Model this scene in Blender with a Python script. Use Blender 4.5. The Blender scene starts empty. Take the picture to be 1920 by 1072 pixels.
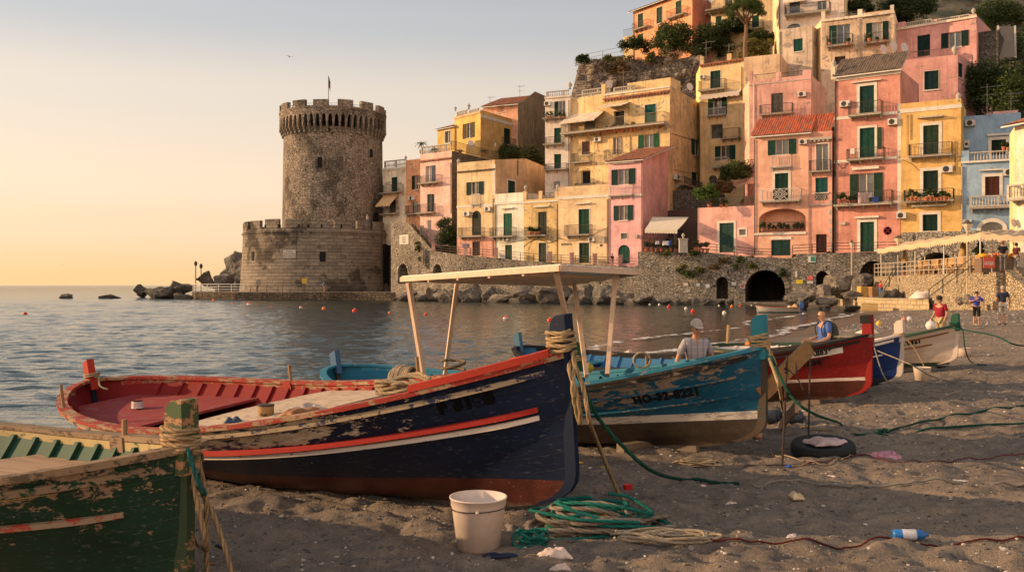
import bpy, bmesh, math, random
import numpy as np
from mathutils import Vector, Matrix, noise as mnoise
from mathutils.geometry import tessellate_polygon
S = bpy.context.scene
COL = S.collection
rnd = random.Random(7)
nr = np.random.default_rng(5)
R = math.radians

# ------------------------------------------------------------ camera, sky, sun
F, HZ, CU, CH = 1750.0, 534.0, 960.0, 2.2     # focal length in px of the photo, horizon row, middle column, eye height
cam = bpy.data.cameras.new('camera'); co = bpy.data.objects.new('camera', cam); COL.objects.link(co)
cam.lens = 36 * F / 1920; cam.sensor_width = 36; cam.clip_start = 0.1; cam.clip_end = 20000
co.location = (0, 0, CH); co.rotation_euler = (R(90), 0, 0); cam.shift_y = -2 / 1920
S.camera = co
SUN_AZ, SUN_EL = R(-81), R(15)        # azimuth from +Y towards +X, elevation
W = bpy.data.worlds.new('World'); S.world = W; W.use_nodes = True
wt = W.node_tree; wt.nodes.clear()
sky = wt.nodes.new('ShaderNodeTexSky'); sky.sky_type = 'NISHITA'; sky.sun_disc = False
sky.sun_elevation = R(7); sky.sun_rotation = SUN_AZ; sky.altitude = 10; sky.air_density = 1.3; sky.dust_density = 2.2; sky.ozone_density = 1.5
bg = wt.nodes.new('ShaderNodeBackground'); bg.inputs[1].default_value = 0.112
wo = wt.nodes.new('ShaderNodeOutputWorld')
wt.links.new(bg.outputs[0], wo.inputs[0])
# the dusk sky: the physical sky mixed with the peach band that lies over the horizon
tcw = wt.nodes.new('ShaderNodeTexCoord'); sepw = wt.nodes.new('ShaderNodeSeparateXYZ'); wt.links.new(tcw.outputs['Generated'], sepw.inputs[0])
rw = wt.nodes.new('ShaderNodeValToRGB'); rw.color_ramp.interpolation = 'EASE'
SKYG = [(0.0, (6.9, 4.5, 2.2)), (0.06, (6.9, 5.1, 3.35)), (0.10, (6.85, 5.4, 4.0)), (0.19, (5.9, 5.1, 4.3)), (0.27, (4.0, 4.05, 4.15)), (0.34, (2.9, 3.15, 3.4)), (0.5, (2.3, 2.5, 2.75)), (1.0, (2.0, 2.2, 2.5))]
el = rw.color_ramp.elements
while len(el) < len(SKYG): el.new(0.5)
for e, (p, c) in zip(el, SKYG): e.position = p; e.color = (c[0] / 10, c[1] / 10, c[2] / 10, 1)
wt.links.new(sepw.outputs[2], rw.inputs[0])
sc_ = wt.nodes.new('ShaderNodeVectorMath'); sc_.operation = 'SCALE'; sc_.inputs['Scale'].default_value = 10; wt.links.new(rw.outputs[0], sc_.inputs[0])
# towards the sun (west) the band is brighter, away from it greyer
dt = wt.nodes.new('ShaderNodeVectorMath'); dt.operation = 'DOT_PRODUCT'; wt.links.new(tcw.outputs['Generated'], dt.inputs[0])
dt.inputs[1].default_value = (math.sin(SUN_AZ), math.cos(SUN_AZ), 0)
mr = wt.nodes.new('ShaderNodeMapRange'); mr.inputs[1].default_value = -0.7; mr.inputs[2].default_value = 0.75; mr.inputs[3].default_value = 0.74; mr.inputs[4].default_value = 1.12
wt.links.new(dt.outputs['Value'], mr.inputs[0])
mb_ = wt.nodes.new('ShaderNodeMapRange'); mb_.inputs[1].default_value = 0.3; mb_.inputs[2].default_value = -0.5; mb_.inputs[3].default_value = 1.0; mb_.inputs[4].default_value = 2.6; wt.links.new(sepw.outputs[1], mb_.inputs[0])  # added fill: sky behind the camera brightened to light the facades
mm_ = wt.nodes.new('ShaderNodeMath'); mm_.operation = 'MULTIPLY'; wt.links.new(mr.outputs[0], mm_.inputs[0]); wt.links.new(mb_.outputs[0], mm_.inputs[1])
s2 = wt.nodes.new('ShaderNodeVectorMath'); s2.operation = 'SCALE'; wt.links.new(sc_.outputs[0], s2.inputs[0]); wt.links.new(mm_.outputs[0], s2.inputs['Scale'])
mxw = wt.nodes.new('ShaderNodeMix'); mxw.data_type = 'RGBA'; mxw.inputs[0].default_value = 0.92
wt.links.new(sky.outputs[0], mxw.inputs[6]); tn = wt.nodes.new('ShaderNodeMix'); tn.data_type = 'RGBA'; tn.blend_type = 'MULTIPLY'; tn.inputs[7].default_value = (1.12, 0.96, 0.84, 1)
mt_ = wt.nodes.new('ShaderNodeMapRange'); mt_.inputs[1].default_value = 0.3; mt_.inputs[2].default_value = -0.4; wt.links.new(sepw.outputs[1], mt_.inputs[0]); wt.links.new(mt_.outputs[0], tn.inputs[0]); wt.links.new(s2.outputs[0], tn.inputs[6]); wt.links.new(tn.outputs[2], mxw.inputs[7]); wt.links.new(mxw.outputs[2], bg.inputs[0])  # the added fill behind the camera is also tinted warm
sl = bpy.data.lights.new('sun', 'SUN'); sl.energy = 5.0; sl.angle = R(0.6); sl.color = (1.0, 0.66, 0.36)
so = bpy.data.objects.new('sun', sl); COL.objects.link(so)
sd = Vector((math.sin(SUN_AZ) * math.cos(SUN_EL), math.cos(SUN_AZ) * math.cos(SUN_EL), math.sin(SUN_EL)))
so.rotation_euler = sd.to_track_quat('Z', 'Y').to_euler()
S.view_settings.view_transform = 'Standard'; S.view_settings.look = 'None'; S.view_settings.exposure = 0.42; S.view_settings.gamma = 1
S.cycles.max_bounces = 6; S.cycles.transparent_max_bounces = 12; S.cycles.diffuse_bounces = 3

# ------------------------------------------------------------ node helpers
def N(nt, t, ins=None, **pr):
 n = nt.nodes.new('ShaderNode' + t)
 for k, v in pr.items(): setattr(n, k, v)
 for k, v in (ins or {}).items():
  if isinstance(v, bpy.types.NodeSocket): nt.links.new(v, n.inputs[k])
  else: n.inputs[k].default_value = v
 return n
def c4(c): return (c[0], c[1], c[2], 1)
def mixc(nt, f, a, b, bl='MIX'):
 a = c4(a) if isinstance(a, tuple) else a; b = c4(b) if isinstance(b, tuple) else b
 return N(nt, 'Mix', {0: f, 6: a, 7: b}, data_type='RGBA', blend_type=bl).outputs[2]
def mth(nt, op, a, b=0.0, c=None, clamp=False):
 n = N(nt, 'Math', {0: a, 1: b}, operation=op, use_clamp=clamp)
 if c is not None: n.inputs[2].default_value = c
 return n.outputs[0]
def ramp(nt, f, st, interp='LINEAR'):
 n = N(nt, 'ValToRGB', {0: f}); e = n.color_ramp.elements; n.color_ramp.interpolation = interp
 while len(e) < len(st): e.new(0.5)
 for q, (p, c) in zip(e, st):
  q.position = p; q.color = c4(c) if isinstance(c, tuple) else (c, c, c, 1)
 return n.outputs[0]
def nz(nt, vec, sc, det=4, ro=0.55, dist=0.0):
 return N(nt, 'TexNoise', {'Vector': vec, 'Scale': sc, 'Detail': det, 'Roughness': ro, 'Distortion': dist}).outputs[0]
def step(nt, v, lo, hi): return N(nt, 'MapRange', {0: v, 1: lo, 2: hi}, clamp=True).outputs[0]
def vmap(nt, vec, sc=(1, 1, 1), loc=(0, 0, 0), rot=(0, 0, 0)):
 return N(nt, 'Mapping', {'Vector': vec, 'Scale': sc, 'Location': loc, 'Rotation': rot}).outputs[0]
def newmat(name):
 m = bpy.data.materials.new(name); m.use_nodes = True; nt = m.node_tree; nt.nodes.clear()
 b = N(nt, 'BsdfPrincipled'); o = N(nt, 'OutputMaterial', {0: b.outputs[0]})
 tc = N(nt, 'TexCoord')
 return m, nt, b, tc.outputs['Object'], tc.outputs['UV']
def bump(nt, b, h, st=0.4, dist=0.02):
 bn = N(nt, 'Bump', {'Height': h, 'Strength': st, 'Distance': dist}); nt.links.new(bn.outputs[0], b.inputs['Normal'])
_mc = {}
def cached(f):
 def g(*a, **k):
  key = (f.__name__, a, tuple(sorted(k.items())))
  if key not in _mc: _mc[key] = f(*a, **k)
  return _mc[key]
 return g
@cached
def plain(col, rough=0.7, metal=0.0, var=0.25, sc=6.0, spec=0.3):
 m, nt, b, ob, uv = newmat('plain')
 n = nz(nt, ob, sc, 5, 0.6); n2 = nz(nt, ob, sc * 9, 3, 0.6)
 d = tuple(c * (1 - var) for c in col); l = tuple(min(1, c * (1 + var * 0.6)) for c in col)
 nt.links.new(mixc(nt, step(nt, mth(nt, 'ADD', n, mth(nt, 'MULTIPLY', n2, 0.4)), 0.5, 0.9), d, l), b.inputs[0])
 b.inputs['Roughness'].default_value = rough; b.inputs['Metallic'].default_value = metal; b.inputs['Specular IOR Level'].default_value = spec
 bump(nt, b, n2, 0.15, 0.01)
 return m
@cached
def plaster(col, seed=0, dirt=0.5, peel=0.25, pcol=(0.34, 0.29, 0.23)):
 gm = (col[0] + col[1] + col[2]) / 3; col = tuple(min(0.84, (q * 0.83 + gm * 0.17) * 1.12) for q in col)
 m, nt, b, ob, uv = newmat('plaster')
 v = vmap(nt, uv, loc=(seed * 7.3, seed * 3.1, seed))
 big = nz(nt, v, 0.35, 6, 0.65); mid = nz(nt, v, 1.6, 6, 0.7, 0.6); fine = nz(nt, v, 14, 4, 0.7)
 st = nz(nt, vmap(nt, v, sc=(2.6, 0.16, 1)), 1.0, 5, 0.65)
 d = tuple(c * 0.66 for c in col); l = tuple(min(0.92, c * 1.12 + 0.02) for c in col)
 c = mixc(nt, step(nt, big, 0.34, 0.66), d, l)
 c = mixc(nt, mth(nt, 'MULTIPLY', step(nt, mid, 0.46, 0.72), 0.6), c, tuple(min(0.9, q * 1.12 + 0.07) for q in col))
 dk = tuple(q * 0.42 + 0.015 for q in col)
 c = mixc(nt, mth(nt, 'MULTIPLY', step(nt, st, 0.49, 0.69), dirt * 1.05), c, dk)
 sep = N(nt, 'SeparateXYZ', {0: uv})
 # damp grime low on the wall
 low = mth(nt, 'MULTIPLY', step(nt, sep.outputs[1], 3.2, 0.0), step(nt, mid, 0.35, 0.65))
 c = mixc(nt, mth(nt, 'MULTIPLY', low, dirt * 0.55), c, dk)
 pk = mth(nt, 'MULTIPLY', step(nt, nz(nt, v, 0.9, 9, 0.72, 0.4), 0.645 - peel * 0.22, 0.66 - peel * 0.22), 0.9 if peel > 0.01 else 0.0)
 c = mixc(nt, pk, c, mixc(nt, fine, pcol, tuple(q * 0.55 for q in pcol)))
 cr = N(nt, 'TexVoronoi', {'Vector': mixc(nt, 0.06, v, N(nt, 'TexNoise', {'Vector': v, 'Scale': 3.0}).outputs[1]), 'Scale': 0.8}, feature='DISTANCE_TO_EDGE').outputs[0]
 c = mixc(nt, mth(nt, 'MULTIPLY', step(nt, cr, 0.012, 0.0), mth(nt, 'MULTIPLY', step(nt, mid, 0.5, 0.6), 0.6)), c, dk)
 nt.links.new(c, b.inputs[0]); b.inputs['Roughness'].default_value = 0.93; b.inputs['Specular IOR Level'].default_value = 0.15
 bump(nt, b, mth(nt, 'SUBTRACT', mth(nt, 'ADD', fine, mth(nt, 'MULTIPLY', mid, 2.0)), pk), 0.5, 0.03)
 return m
@cached
def masonry(kind='rubble', a=(0.30, 0.25, 0.19), bcol=(0.16, 0.135, 0.11), sc=1.0, dark=0.4, seed=0):
 m, nt, b, ob, uv = newmat('masonry')
 v0 = vmap(nt, uv, loc=(seed * 5.7, seed * 2.3, seed))
 wob = N(nt, 'TexNoise', {'Vector': v0, 'Scale': 1.3, 'Detail': 4}).outputs[1]
 v = mixc(nt, 0.14 if kind == 'rubble' else 0.11, v0, wob)
 if kind == 'rubble':
  vv = vmap(nt, v, sc=(2.3 * sc, 3.6 * sc, 1))
  vo = N(nt, 'TexVoronoi', {'Vector': vv, 'Scale': 1.0, 'Randomness': 0.85}, feature='F1')
  ed = N(nt, 'TexVoronoi', {'Vector': vv, 'Scale': 1.0, 'Randomness': 0.85}, feature='DISTANCE_TO_EDGE').outputs[0]
  cell = N(nt, 'SeparateColor', {0: vo.outputs[1]}).outputs[0]; mort = step(nt, ed, 0.09, 0.02)
 else:
  br = N(nt, 'TexBrick', {'Vector': v, 'Color1': (0, 0, 0, 1), 'Color2': (1, 1, 1, 1), 'Mortar': (0.5, 0.5, 0.5, 1), 'Scale': 1.0 * sc, 'Mortar Size': 0.022,
    'Mortar Smooth': 0.6, 'Brick Width': 0.85, 'Row Height': 0.44}, offset=0.47, squash=1.4, squash_frequency=3)
  cell = br.outputs[0]; mort = br.outputs[1]
  vo2 = N(nt, 'TexVoronoi', {'Vector': vmap(nt, v, sc=(1.05 * sc, 2.2 * sc, 1)), 'Scale': 1.0}, feature='F1')
  cell = mixc(nt, 0.55, cell, N(nt, 'SeparateColor', {0: vo2.outputs[1]}).outputs[0])
 g = nz(nt, v0, 9, 6, 0.75); big = nz(nt, v0, 0.28, 7, 0.65)
 c = mixc(nt, cell, bcol, a)
 c = mixc(nt, mth(nt, 'MULTIPLY', step(nt, g, 0.35, 0.75), 0.6), c, tuple(min(1, q * 1.5) for q in a))
 c = mixc(nt, mth(nt, 'MULTIPLY', mort, 0.8), c, tuple(q * 0.55 for q in bcol))
 # old blackened render and lichen clinging in patches
 pt = nz(nt, vmap(nt, v0, sc=(0.17, 0.12, 1)), 1.0, 8, 0.68)
 c = mixc(nt, mth(nt, 'MULTIPLY', step(nt, mth(nt, 'ADD', pt, mth(nt, 'MULTIPLY', mth(nt, 'SUBTRACT', cell, 0.5), 0.05)), 0.53, 0.565), dark), c, tuple(q * 0.22 for q in bcol))
 c = mixc(nt, mth(nt, 'MULTIPLY', step(nt, big, 0.55, 0.72), 0.4), c, tuple(min(1, q * 1.35) for q in a))
 ho = N(nt, 'TexVoronoi', {'Vector': v0, 'Scale': 0.55}, feature='F1').outputs[0]
 c = mixc(nt, step(nt, ho, 0.09, 0.06), c, (0.015, 0.012, 0.01))
 nt.links.new(c, b.inputs[0]); b.inputs['Roughness'].default_value = 0.95; b.inputs['Specular IOR Level'].default_value = 0.12
 h = mth(nt, 'ADD', mth(nt, 'MULTIPLY', mth(nt, 'SUBTRACT', 1.0, mort), 1.0), mth(nt, 'ADD', mth(nt, 'MULTIPLY', cell, 0.5), mth(nt, 'MULTIPLY', g, 0.9)))
 bump(nt, b, h, 0.9, 0.09)
 return m
@cached
def rockmat(a=(0.20, 0.17, 0.14), d=(0.06, 0.052, 0.044), wet=0.7):
 m, nt, b, ob, uv = newmat('rock')
 geo = N(nt, 'NewGeometry'); z = N(nt, 'SeparateXYZ', {0: geo.outputs[0]}).outputs[2]
 n1 = nz(nt, ob, 0.5, 8, 0.7, 0.5); n2 = nz(nt, vmap(nt, ob, sc=(1, 1, 3.0), rot=(0.5, 0.3, 0)), 1.4, 8, 0.75)
 c = mixc(nt, step(nt, n1, 0.35, 0.65), d, a)
 c = mixc(nt, mth(nt, 'MULTIPLY', step(nt, n2, 0.52, 0.68), 0.6), c, tuple(min(1, q * 1.45) for q in a))
 c = mixc(nt, step(nt, nz(nt, ob, 2.2, 6, 0.6, 1.5), 0.6, 0.64), c, tuple(q * 0.5 for q in d))
 # the tide band is weed-dark
 lowb = step(nt, mth(nt, 'ADD', z, mth(nt, 'MULTIPLY', n2, 0.9)), 1.15, 0.75)
 c = mixc(nt, mth(nt, 'MULTIPLY', lowb, wet), c, (0.022, 0.018, 0.012))
 nt.links.new(c, b.inputs[0]); b.inputs['Roughness'].default_value = 0.85
 bump(nt, b, mth(nt, 'ADD', n1, n2), 0.8, 0.35)
 return m
@cached
def wood(col=(0.42, 0.25, 0.12), ax=0, rough=0.75, dark=0.5, sc=1.0):
 m, nt, b, ob, uv = newmat('wood')
 s = [22 * sc] * 3; s[ax] = 1.2 * sc
 n = nz(nt, vmap(nt, ob, sc=tuple(s)), 1.0, 6, 0.65, 0.3); n2 = nz(nt, ob, 3, 5, 0.6)
 c = mixc(nt, step(nt, n, 0.3, 0.7), tuple(q * (1 - dark) for q in col), col)
 c = mixc(nt, mth(nt, 'MULTIPLY', step(nt, n2, 0.5, 0.7), 0.4), c, tuple(q * 0.45 for q in col))
 nt.links.new(c, b.inputs[0]); b.inputs['Roughness'].default_value = rough
 bump(nt, b, n, 0.4, 0.01)
 return m
@cached
def worn(col, under=(0.36, 0.27, 0.19), amt=0.3, rough=0.72, seed=0, sc=1.0, under2=None):
 """old boat paint flaking off to the wood"""
 m, nt, b, ob, uv = newmat('worn_paint')
 v = vmap(nt, ob, loc=(seed * 3.7, seed, seed * 1.3))
 a = nz(nt, vmap(nt, v, sc=(5 * sc, 13 * sc, 15 * sc)), 1.0, 10, 0.76, 0.15); f = nz(nt, v, 40, 4, 0.7); bg_ = nz(nt, v, 2.2, 5, 0.6)
 msk = step(nt, a, 0.70 - amt * 0.32, 0.715 - amt * 0.32)
 c = mixc(nt, bg_, tuple(q * 0.68 for q in col), tuple(min(1, q * 1.2) for q in col))
 c = mixc(nt, mth(nt, 'MULTIPLY', step(nt, f, 0.55, 0.75), 0.25), c, tuple(q * 0.6 for q in col))
 c = mixc(nt, msk, c, mixc(nt, bg_, under, tuple(q * 0.5 for q in under) if under2 is None else under2))
 nt.links.new(c, b.inputs[0]); nt.links.new(mixc(nt, msk, (rough,) * 3, (0.9,) * 3), b.inputs['Roughness'])
 b.inputs['Specular IOR Level'].default_value = 0.2
 bump(nt, b, mth(nt, 'SUBTRACT', mth(nt, 'MULTIPLY', f, 0.25), msk), 0.5, 0.006)
 return m
@cached
def hullmat(top, bottom, zb, under, amt, seed=0, white=None, bandw=0.08, upper=None, gu=0.75, zrise=0.0, under2=(0.20, 0.14, 0.09), xm=None, wlo=0.35, whi=0.95):
 """hull paint: UV = (metres along the hull, girth 0..1); object Z gives the boot-top line"""
 m, nt, b, ob, uv = newmat('hull_paint')
 so_ = N(nt, 'SeparateXYZ', {0: ob}); su = N(nt, 'SeparateXYZ', {0: uv}); z = so_.outputs[2]; g = su.outputs[1]; x = su.outputs[0]
 v = vmap(nt, ob, loc=(seed * 3.1, seed, 0))
 a = nz(nt, vmap(nt, v, sc=(2.6, 13, 17)), 1.0, 10, 0.74, 0.15); f = nz(nt, v, 55, 3, 0.7); bg_ = nz(nt, vmap(nt, v, sc=(1, 3, 4)), 1.2, 6, 0.65)
 c = mixc(nt, step(nt, bg_, 0.3, 0.7), tuple(q * 0.6 for q in top), tuple(min(1, q * 1.15) for q in top))
 if upper:
  c = mixc(nt, step(nt, g, gu - 0.002, gu + 0.002), c, mixc(nt, bg_, tuple(q * 0.7 for q in upper), upper))
 scr = step(nt, nz(nt, vmap(nt, v, sc=(1.3, 45, 70)), 1.0, 3, 0.5), 0.60, 0.70)
 c = mixc(nt, mth(nt, 'MULTIPLY', scr, 0.13), c, (0.35, 0.31, 0.27))
 # planking seams
 seam = mth(nt, 'PINGPONG', mth(nt, 'MULTIPLY', g, 1.0), 1 / 18.0)
 sm = step(nt, seam, 0.0035, 0.0)
 c = mixc(nt, mth(nt, 'MULTIPLY', sm, 0.5), c, tuple(q * 0.25 for q in top))
 # flaking: heavier in the upper strakes, along the middle of the boat
 w = step(nt, g, wlo, whi)
 if xm: w = mth(nt, 'MULTIPLY', w, step(nt, mth(nt, 'ABSOLUTE', mth(nt, 'SUBTRACT', x, xm[0])), xm[1], xm[1] * 0.45))
 th = mth(nt, 'SUBTRACT', 0.72, mth(nt, 'MULTIPLY', w, amt * 0.40))
 msk = step(nt, mth(nt, 'SUBTRACT', a, th), 0.0, 0.012)
 wcol = mixc(nt, step(nt, nz(nt, vmap(nt, v, sc=(3, 30, 30)), 1, 4, 0.6), 0.35, 0.7), under, under2)
 chip = step(nt, nz(nt, v, 11, 5, 0.7), 0.705, 0.715)
 c = mixc(nt, mth(nt, 'MAXIMUM', msk, mth(nt, 'MULTIPLY', chip, 0.7)), c, wcol)
 zz = mth(nt, 'SUBTRACT', z, mth(nt, 'MULTIPLY', mth(nt, 'POWER', mth(nt, 'MAXIMUM', x, 0.0), 2.0), zrise))
 zz = mth(nt, 'ADD', zz, mth(nt, 'MULTIPLY', mth(nt, 'SUBTRACT', bg_, 0.5), 0.015))
 bt = mixc(nt, step(nt, nz(nt, v, 5, 8, 0.7), 0.35, 0.7), tuple(q * 0.5 for q in bottom), bottom)
 sp = step(nt, nz(nt, v, 60, 2, 0.6), 0.68, 0.72)
 bt = mixc(nt, mth(nt, 'MULTIPLY', sp, 0.5), bt, (0.35, 0.3, 0.24))
 if white: c = mixc(nt, step(nt, zz, zb + bandw + 0.004, zb + bandw), c, mixc(nt, mth(nt, 'MULTIPLY', step(nt, a, 0.52, 0.55), 0.6), white, under2))
 c = mixc(nt, step(nt, zz, zb + 0.004, zb), c, bt)
 sand_ = step(nt, mth(nt, 'ADD', z, mth(nt, 'MULTIPLY', nz(nt, v, 12, 4, 0.7), -0.12)), 0.07, 0.0)
 c = mixc(nt, mth(nt, 'MULTIPLY', sand_, 0.75), c, (0.17, 0.13, 0.10))
 nt.links.new(c, b.inputs[0]); nt.links.new(mixc(nt, msk, mixc(nt, bg_, (0.35,) * 3, (0.65,) * 3), (0.9,) * 3), b.inputs['Roughness'])
 b.inputs['Specular IOR Level'].default_value = 0.3
 bump(nt, b, mth(nt, 'SUBTRACT', mth(nt, 'MULTIPLY', f, 0.15), mth(nt, 'ADD', msk, mth(nt, 'MULTIPLY', sm, 0.35))), 0.5, 0.008)
 return m
@cached
def ropemat(col=(0.42, 0.30, 0.17), tw=60.0):
 m, nt, b, ob, uv = newmat('rope')
 su = N(nt, 'SeparateXYZ', {0: uv})
 n = nz(nt, ob, 60, 4, 0.7); n2 = nz(nt, ob, 5, 4, 0.6)
 fib = nz(nt, vmap(nt, uv, sc=(30, 9, 1), rot=(0, 0, 0.9)), 8.0, 3, 0.6)
 c = mixc(nt, step(nt, n2, 0.3, 0.7), tuple(q * 0.6 for q in col), tuple(min(1, q * 1.2) for q in col))
 c = mixc(nt, mth(nt, 'MULTIPLY', step(nt, n, 0.45, 0.7), 0.5), c, tuple(q * 0.4 for q in col))
 c = mixc(nt, mth(nt, 'MULTIPLY', step(nt, su.outputs[1], 0.65, 0.05), 0.85), c, tuple(q * 0.18 for q in col))
 nt.links.new(c, b.inputs[0]); b.inputs['Roughness'].default_value = 0.95; b.inputs['Specular IOR Level'].default_value = 0.1
 bump(nt, b, mth(nt, 'ADD', n, fib), 0.8, 0.004)
 return m
@cached
def leafmat(a=(0.035, 0.06, 0.018), l=(0.10, 0.13, 0.04), sc=0.8):
 m, nt, b, ob, uv = newmat('foliage')
 rn = N(nt, 'NewGeometry').outputs['Random Per Island']
 n = nz(nt, ob, sc, 4, 0.6)
 c = mixc(nt, mth(nt, 'ADD', mth(nt, 'MULTIPLY', rn, 0.55), mth(nt, 'MULTIPLY', n, 0.55)), a, l)
 nt.links.new(c, b.inputs[0]); b.inputs['Roughness'].default_value = 0.6; b.inputs['Specular IOR Level'].default_value = 0.25
 tr = N(nt, 'BsdfTranslucent', {0: c}); mx = N(nt, 'MixShader', {0: 0.25, 1: b.outputs[0], 2: tr.outputs[0]})
 nt.links.new(mx.outputs[0], nt.nodes['Material Output'].inputs[0])
 return m
@cached
def glassmat(tint=(0.03, 0.035, 0.035)):
 m, nt, b, ob, uv = newmat('window_glass')
 nt.links.new(mixc(nt, step(nt, nz(nt, ob, 1.1, 2), 0.4, 0.6), tint, tuple(q * 2.5 for q in tint)), b.inputs[0])
 b.inputs['Roughness'].default_value = 0.08; b.inputs['Specular IOR Level'].default_value = 0.6
 return m
@cached
def tilemat(col=(0.36, 0.12, 0.055), d=(0.14, 0.06, 0.035)):
 m, nt, b, ob, uv = newmat('roof_tile')
 vo = N(nt, 'TexVoronoi', {'Vector': vmap(nt, uv, sc=(4.2, 2.4, 1)), 'Scale': 1.0, 'Randomness': 0.2}, feature='F1')
 c = mixc(nt, N(nt, 'SeparateColor', {0: vo.outputs[1]}).outputs[0], col, d)
 c = mixc(nt, step(nt, nz(nt, ob, 1.5, 8, 0.7), 0.5, 0.7), c, (0.16, 0.13, 0.10))
 nt.links.new(c, b.inputs[0]); b.inputs['Roughness'].default_value = 0.9
 bump(nt, b, nz(nt, ob, 20, 3), 0.4, 0.02)
 return m

# ------------------------------------------------------------ mesh helpers
class MB:
 def __init__(s): s.v = []; s.f = []; s.m = []; s.uv = []
 def add(s, vs, fs, m=0, uvs=None):
  o = len(s.v); s.v += [tuple(p) for p in vs]
  for i, q in enumerate(fs):
   s.f.append([o + k for k in q]); s.m.append(m)
   s.uv.append([uvs[k] for k in q] if uvs is not None else None)
 def box(s, c, d, m=0, M=None):
  x, y, z = d[0] / 2, d[1] / 2, d[2] / 2
  vs = [Vector((a * x, b_ * y, e * z)) for a in (-1, 1) for b_ in (-1, 1) for e in (-1, 1)]
  if M is not None: vs = [M @ p for p in vs]
  vs = [p + Vector(c) for p in vs]
  s.add(vs, [(0, 1, 3, 2), (4, 6, 7, 5), (0, 4, 5, 1), (2, 3, 7, 6), (0, 2, 6, 4), (1, 5, 7, 3)], m)
 def obox(s, o, ax, ay, az, a0, a1, b0, b1, c0, c1, m=0):
  """box in an oblique frame: o + a*ax + b*ay + c*az; uv in metres of a,c"""
  vs = [o + ax * a + ay * b_ + az * c for a in (a0, a1) for b_ in (b0, b1) for c in (c0, c1)]
  uv = [(a + b_, c) for a in (a0, a1) for b_ in (b0, b1) for c in (c0, c1)]
  s.add(vs, [(0, 1, 3, 2), (4, 6, 7, 5), (0, 4, 5, 1), (2, 3, 7, 6), (0, 2, 6, 4), (1, 5, 7, 3)], m, uv)
 def tube(s, pts, r, n=8, m=0, closed=False, strands=0, twist=40.0, cap=True):
  P = [Vector(p) for p in pts]; k = len(P)
  if k < 2: return
  rr = r if isinstance(r, (list, tuple)) else [r] * k
  T = [(P[min(i + 1, k - 1)] - P[max(i - 1, 0)]) for i in range(k)]
  if closed: T[0] = T[-1] = P[1] - P[-2]
  T = [t.normalized() if t.length > 1e-9 else Vector((0, 0, 1)) for t in T]
  up = Vector((0, 0, 1)) if abs(T[0].z) < 0.9 else Vector((1, 0, 0))
  nrm = (up - T[0] * up.dot(T[0])).normalized(); vs = []; uvs = []; L = 0.0
  for i in range(k):
   if i: L += (P[i] - P[i - 1]).length; nrm = (nrm - T[i] * nrm.dot(T[i])); nrm = nrm.normalized() if nrm.length > 1e-6 else Vector((1, 0, 0))
   bi = T[i].cross(nrm)
   for j in range(n):
    a = 2 * math.pi * j / n; q = rr[i]; g = 1.0
    if strands:
     ph = strands * (a - twist * L); g = abs(math.cos(ph / 2)); q = q * (0.80 + 0.26 * g)
    vs.append(P[i] + (nrm * math.cos(a) + bi * math.sin(a)) * q); uvs.append((L, g if strands else 0.6))
  fs = [(i * n + j, i * n + (j + 1) % n, (i + 1) * n + (j + 1) % n, (i + 1) * n + j) for i in range(k - 1) for j in range(n)]
  if cap and not closed: fs += [tuple(range(n))[::-1], tuple((k - 1) * n + j for j in range(n))]
  s.add(vs, fs, m, uvs)
 def lathe(s, prof, c=(0, 0, 0), n=16, m=0, sx=1, sy=1, M=None):
  vs = []
  for (r, z) in prof:
   for j in range(n):
    a = 2 * math.pi * j / n; p = Vector((r * math.cos(a) * sx, r * math.sin(a) * sy, z))
    if M is not None: p = M @ p
    vs.append(p + Vector(c))
  k = len(prof)
  fs = [(i * n + j, i * n + (j + 1) % n, (i + 1) * n + (j + 1) % n, (i + 1) * n + j) for i in range(k - 1) for j in range(n)]
  if prof[0][0] > 1e-4: fs.append(tuple(range(n))[::-1])
  if prof[-1][0] > 1e-4: fs.append(tuple((k - 1) * n + j for j in range(n)))
  s.add(vs, fs, m)
 def ball(s, c, r, m=0, n=12, k=8, sx=1, sy=1, sz=1, M=None):
  s.lathe([(max(1e-5, r * math.sin(math.pi * i / k)), -r * sz * math.cos(math.pi * i / k)) for i in range(k + 1)], c, n, m, sx, sy, M)
 def prism(s, poly, o, ax, az, ay, t, m=0):
  """extrude a 2-D outline (in ax, az) along ay by t"""
  n = len(poly); a = [o + ax * p[0] + az * p[1] for p in poly]; b_ = [p + ay * t for p in a]
  s.add(a + b_, [tuple(range(n)), tuple(range(2 * n - 1, n - 1, -1))] + [(i, n + i, n + (i + 1) % n, (i + 1) % n) for i in range(n)], m)
 def grid(s, fn, nu, nv, m=0, uvf=None):
  vs = [fn(i / nu, j / nv) for i in range(nu + 1) for j in range(nv + 1)]
  uv = [uvf(i / nu, j / nv) if uvf else (i / nu, j / nv) for i in range(nu + 1) for j in range(nv + 1)]
  s.add(vs, [(i * (nv + 1) + j, (i + 1) * (nv + 1) + j, (i + 1) * (nv + 1) + j + 1, i * (nv + 1) + j + 1) for i in range(nu) for j in range(nv)], m, uv)
 def build(s, name, mats, parent=None, smooth=False, org=None, fixn=False):
  me = bpy.data.meshes.new(name)
  o3 = Vector(org) if org is not None else None
  me.from_pydata([tuple(Vector(p) - o3) for p in s.v] if o3 is not None else s.v, [], s.f)
  ms = mats if isinstance(mats, (list, tuple)) else [mats]
  for q in ms: me.materials.append(q)
  me.polygons.foreach_set('material_index', s.m)
  ul = me.uv_layers.new(name='UVMap'); flat = []
  for q, f in zip(s.uv, s.f):
   for k in range(len(f)): flat += list(q[k][:2]) if q is not None else [s.v[f[k]][0] + s.v[f[k]][1], s.v[f[k]][2]]
  ul.data.foreach_set('uv', flat)
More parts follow.
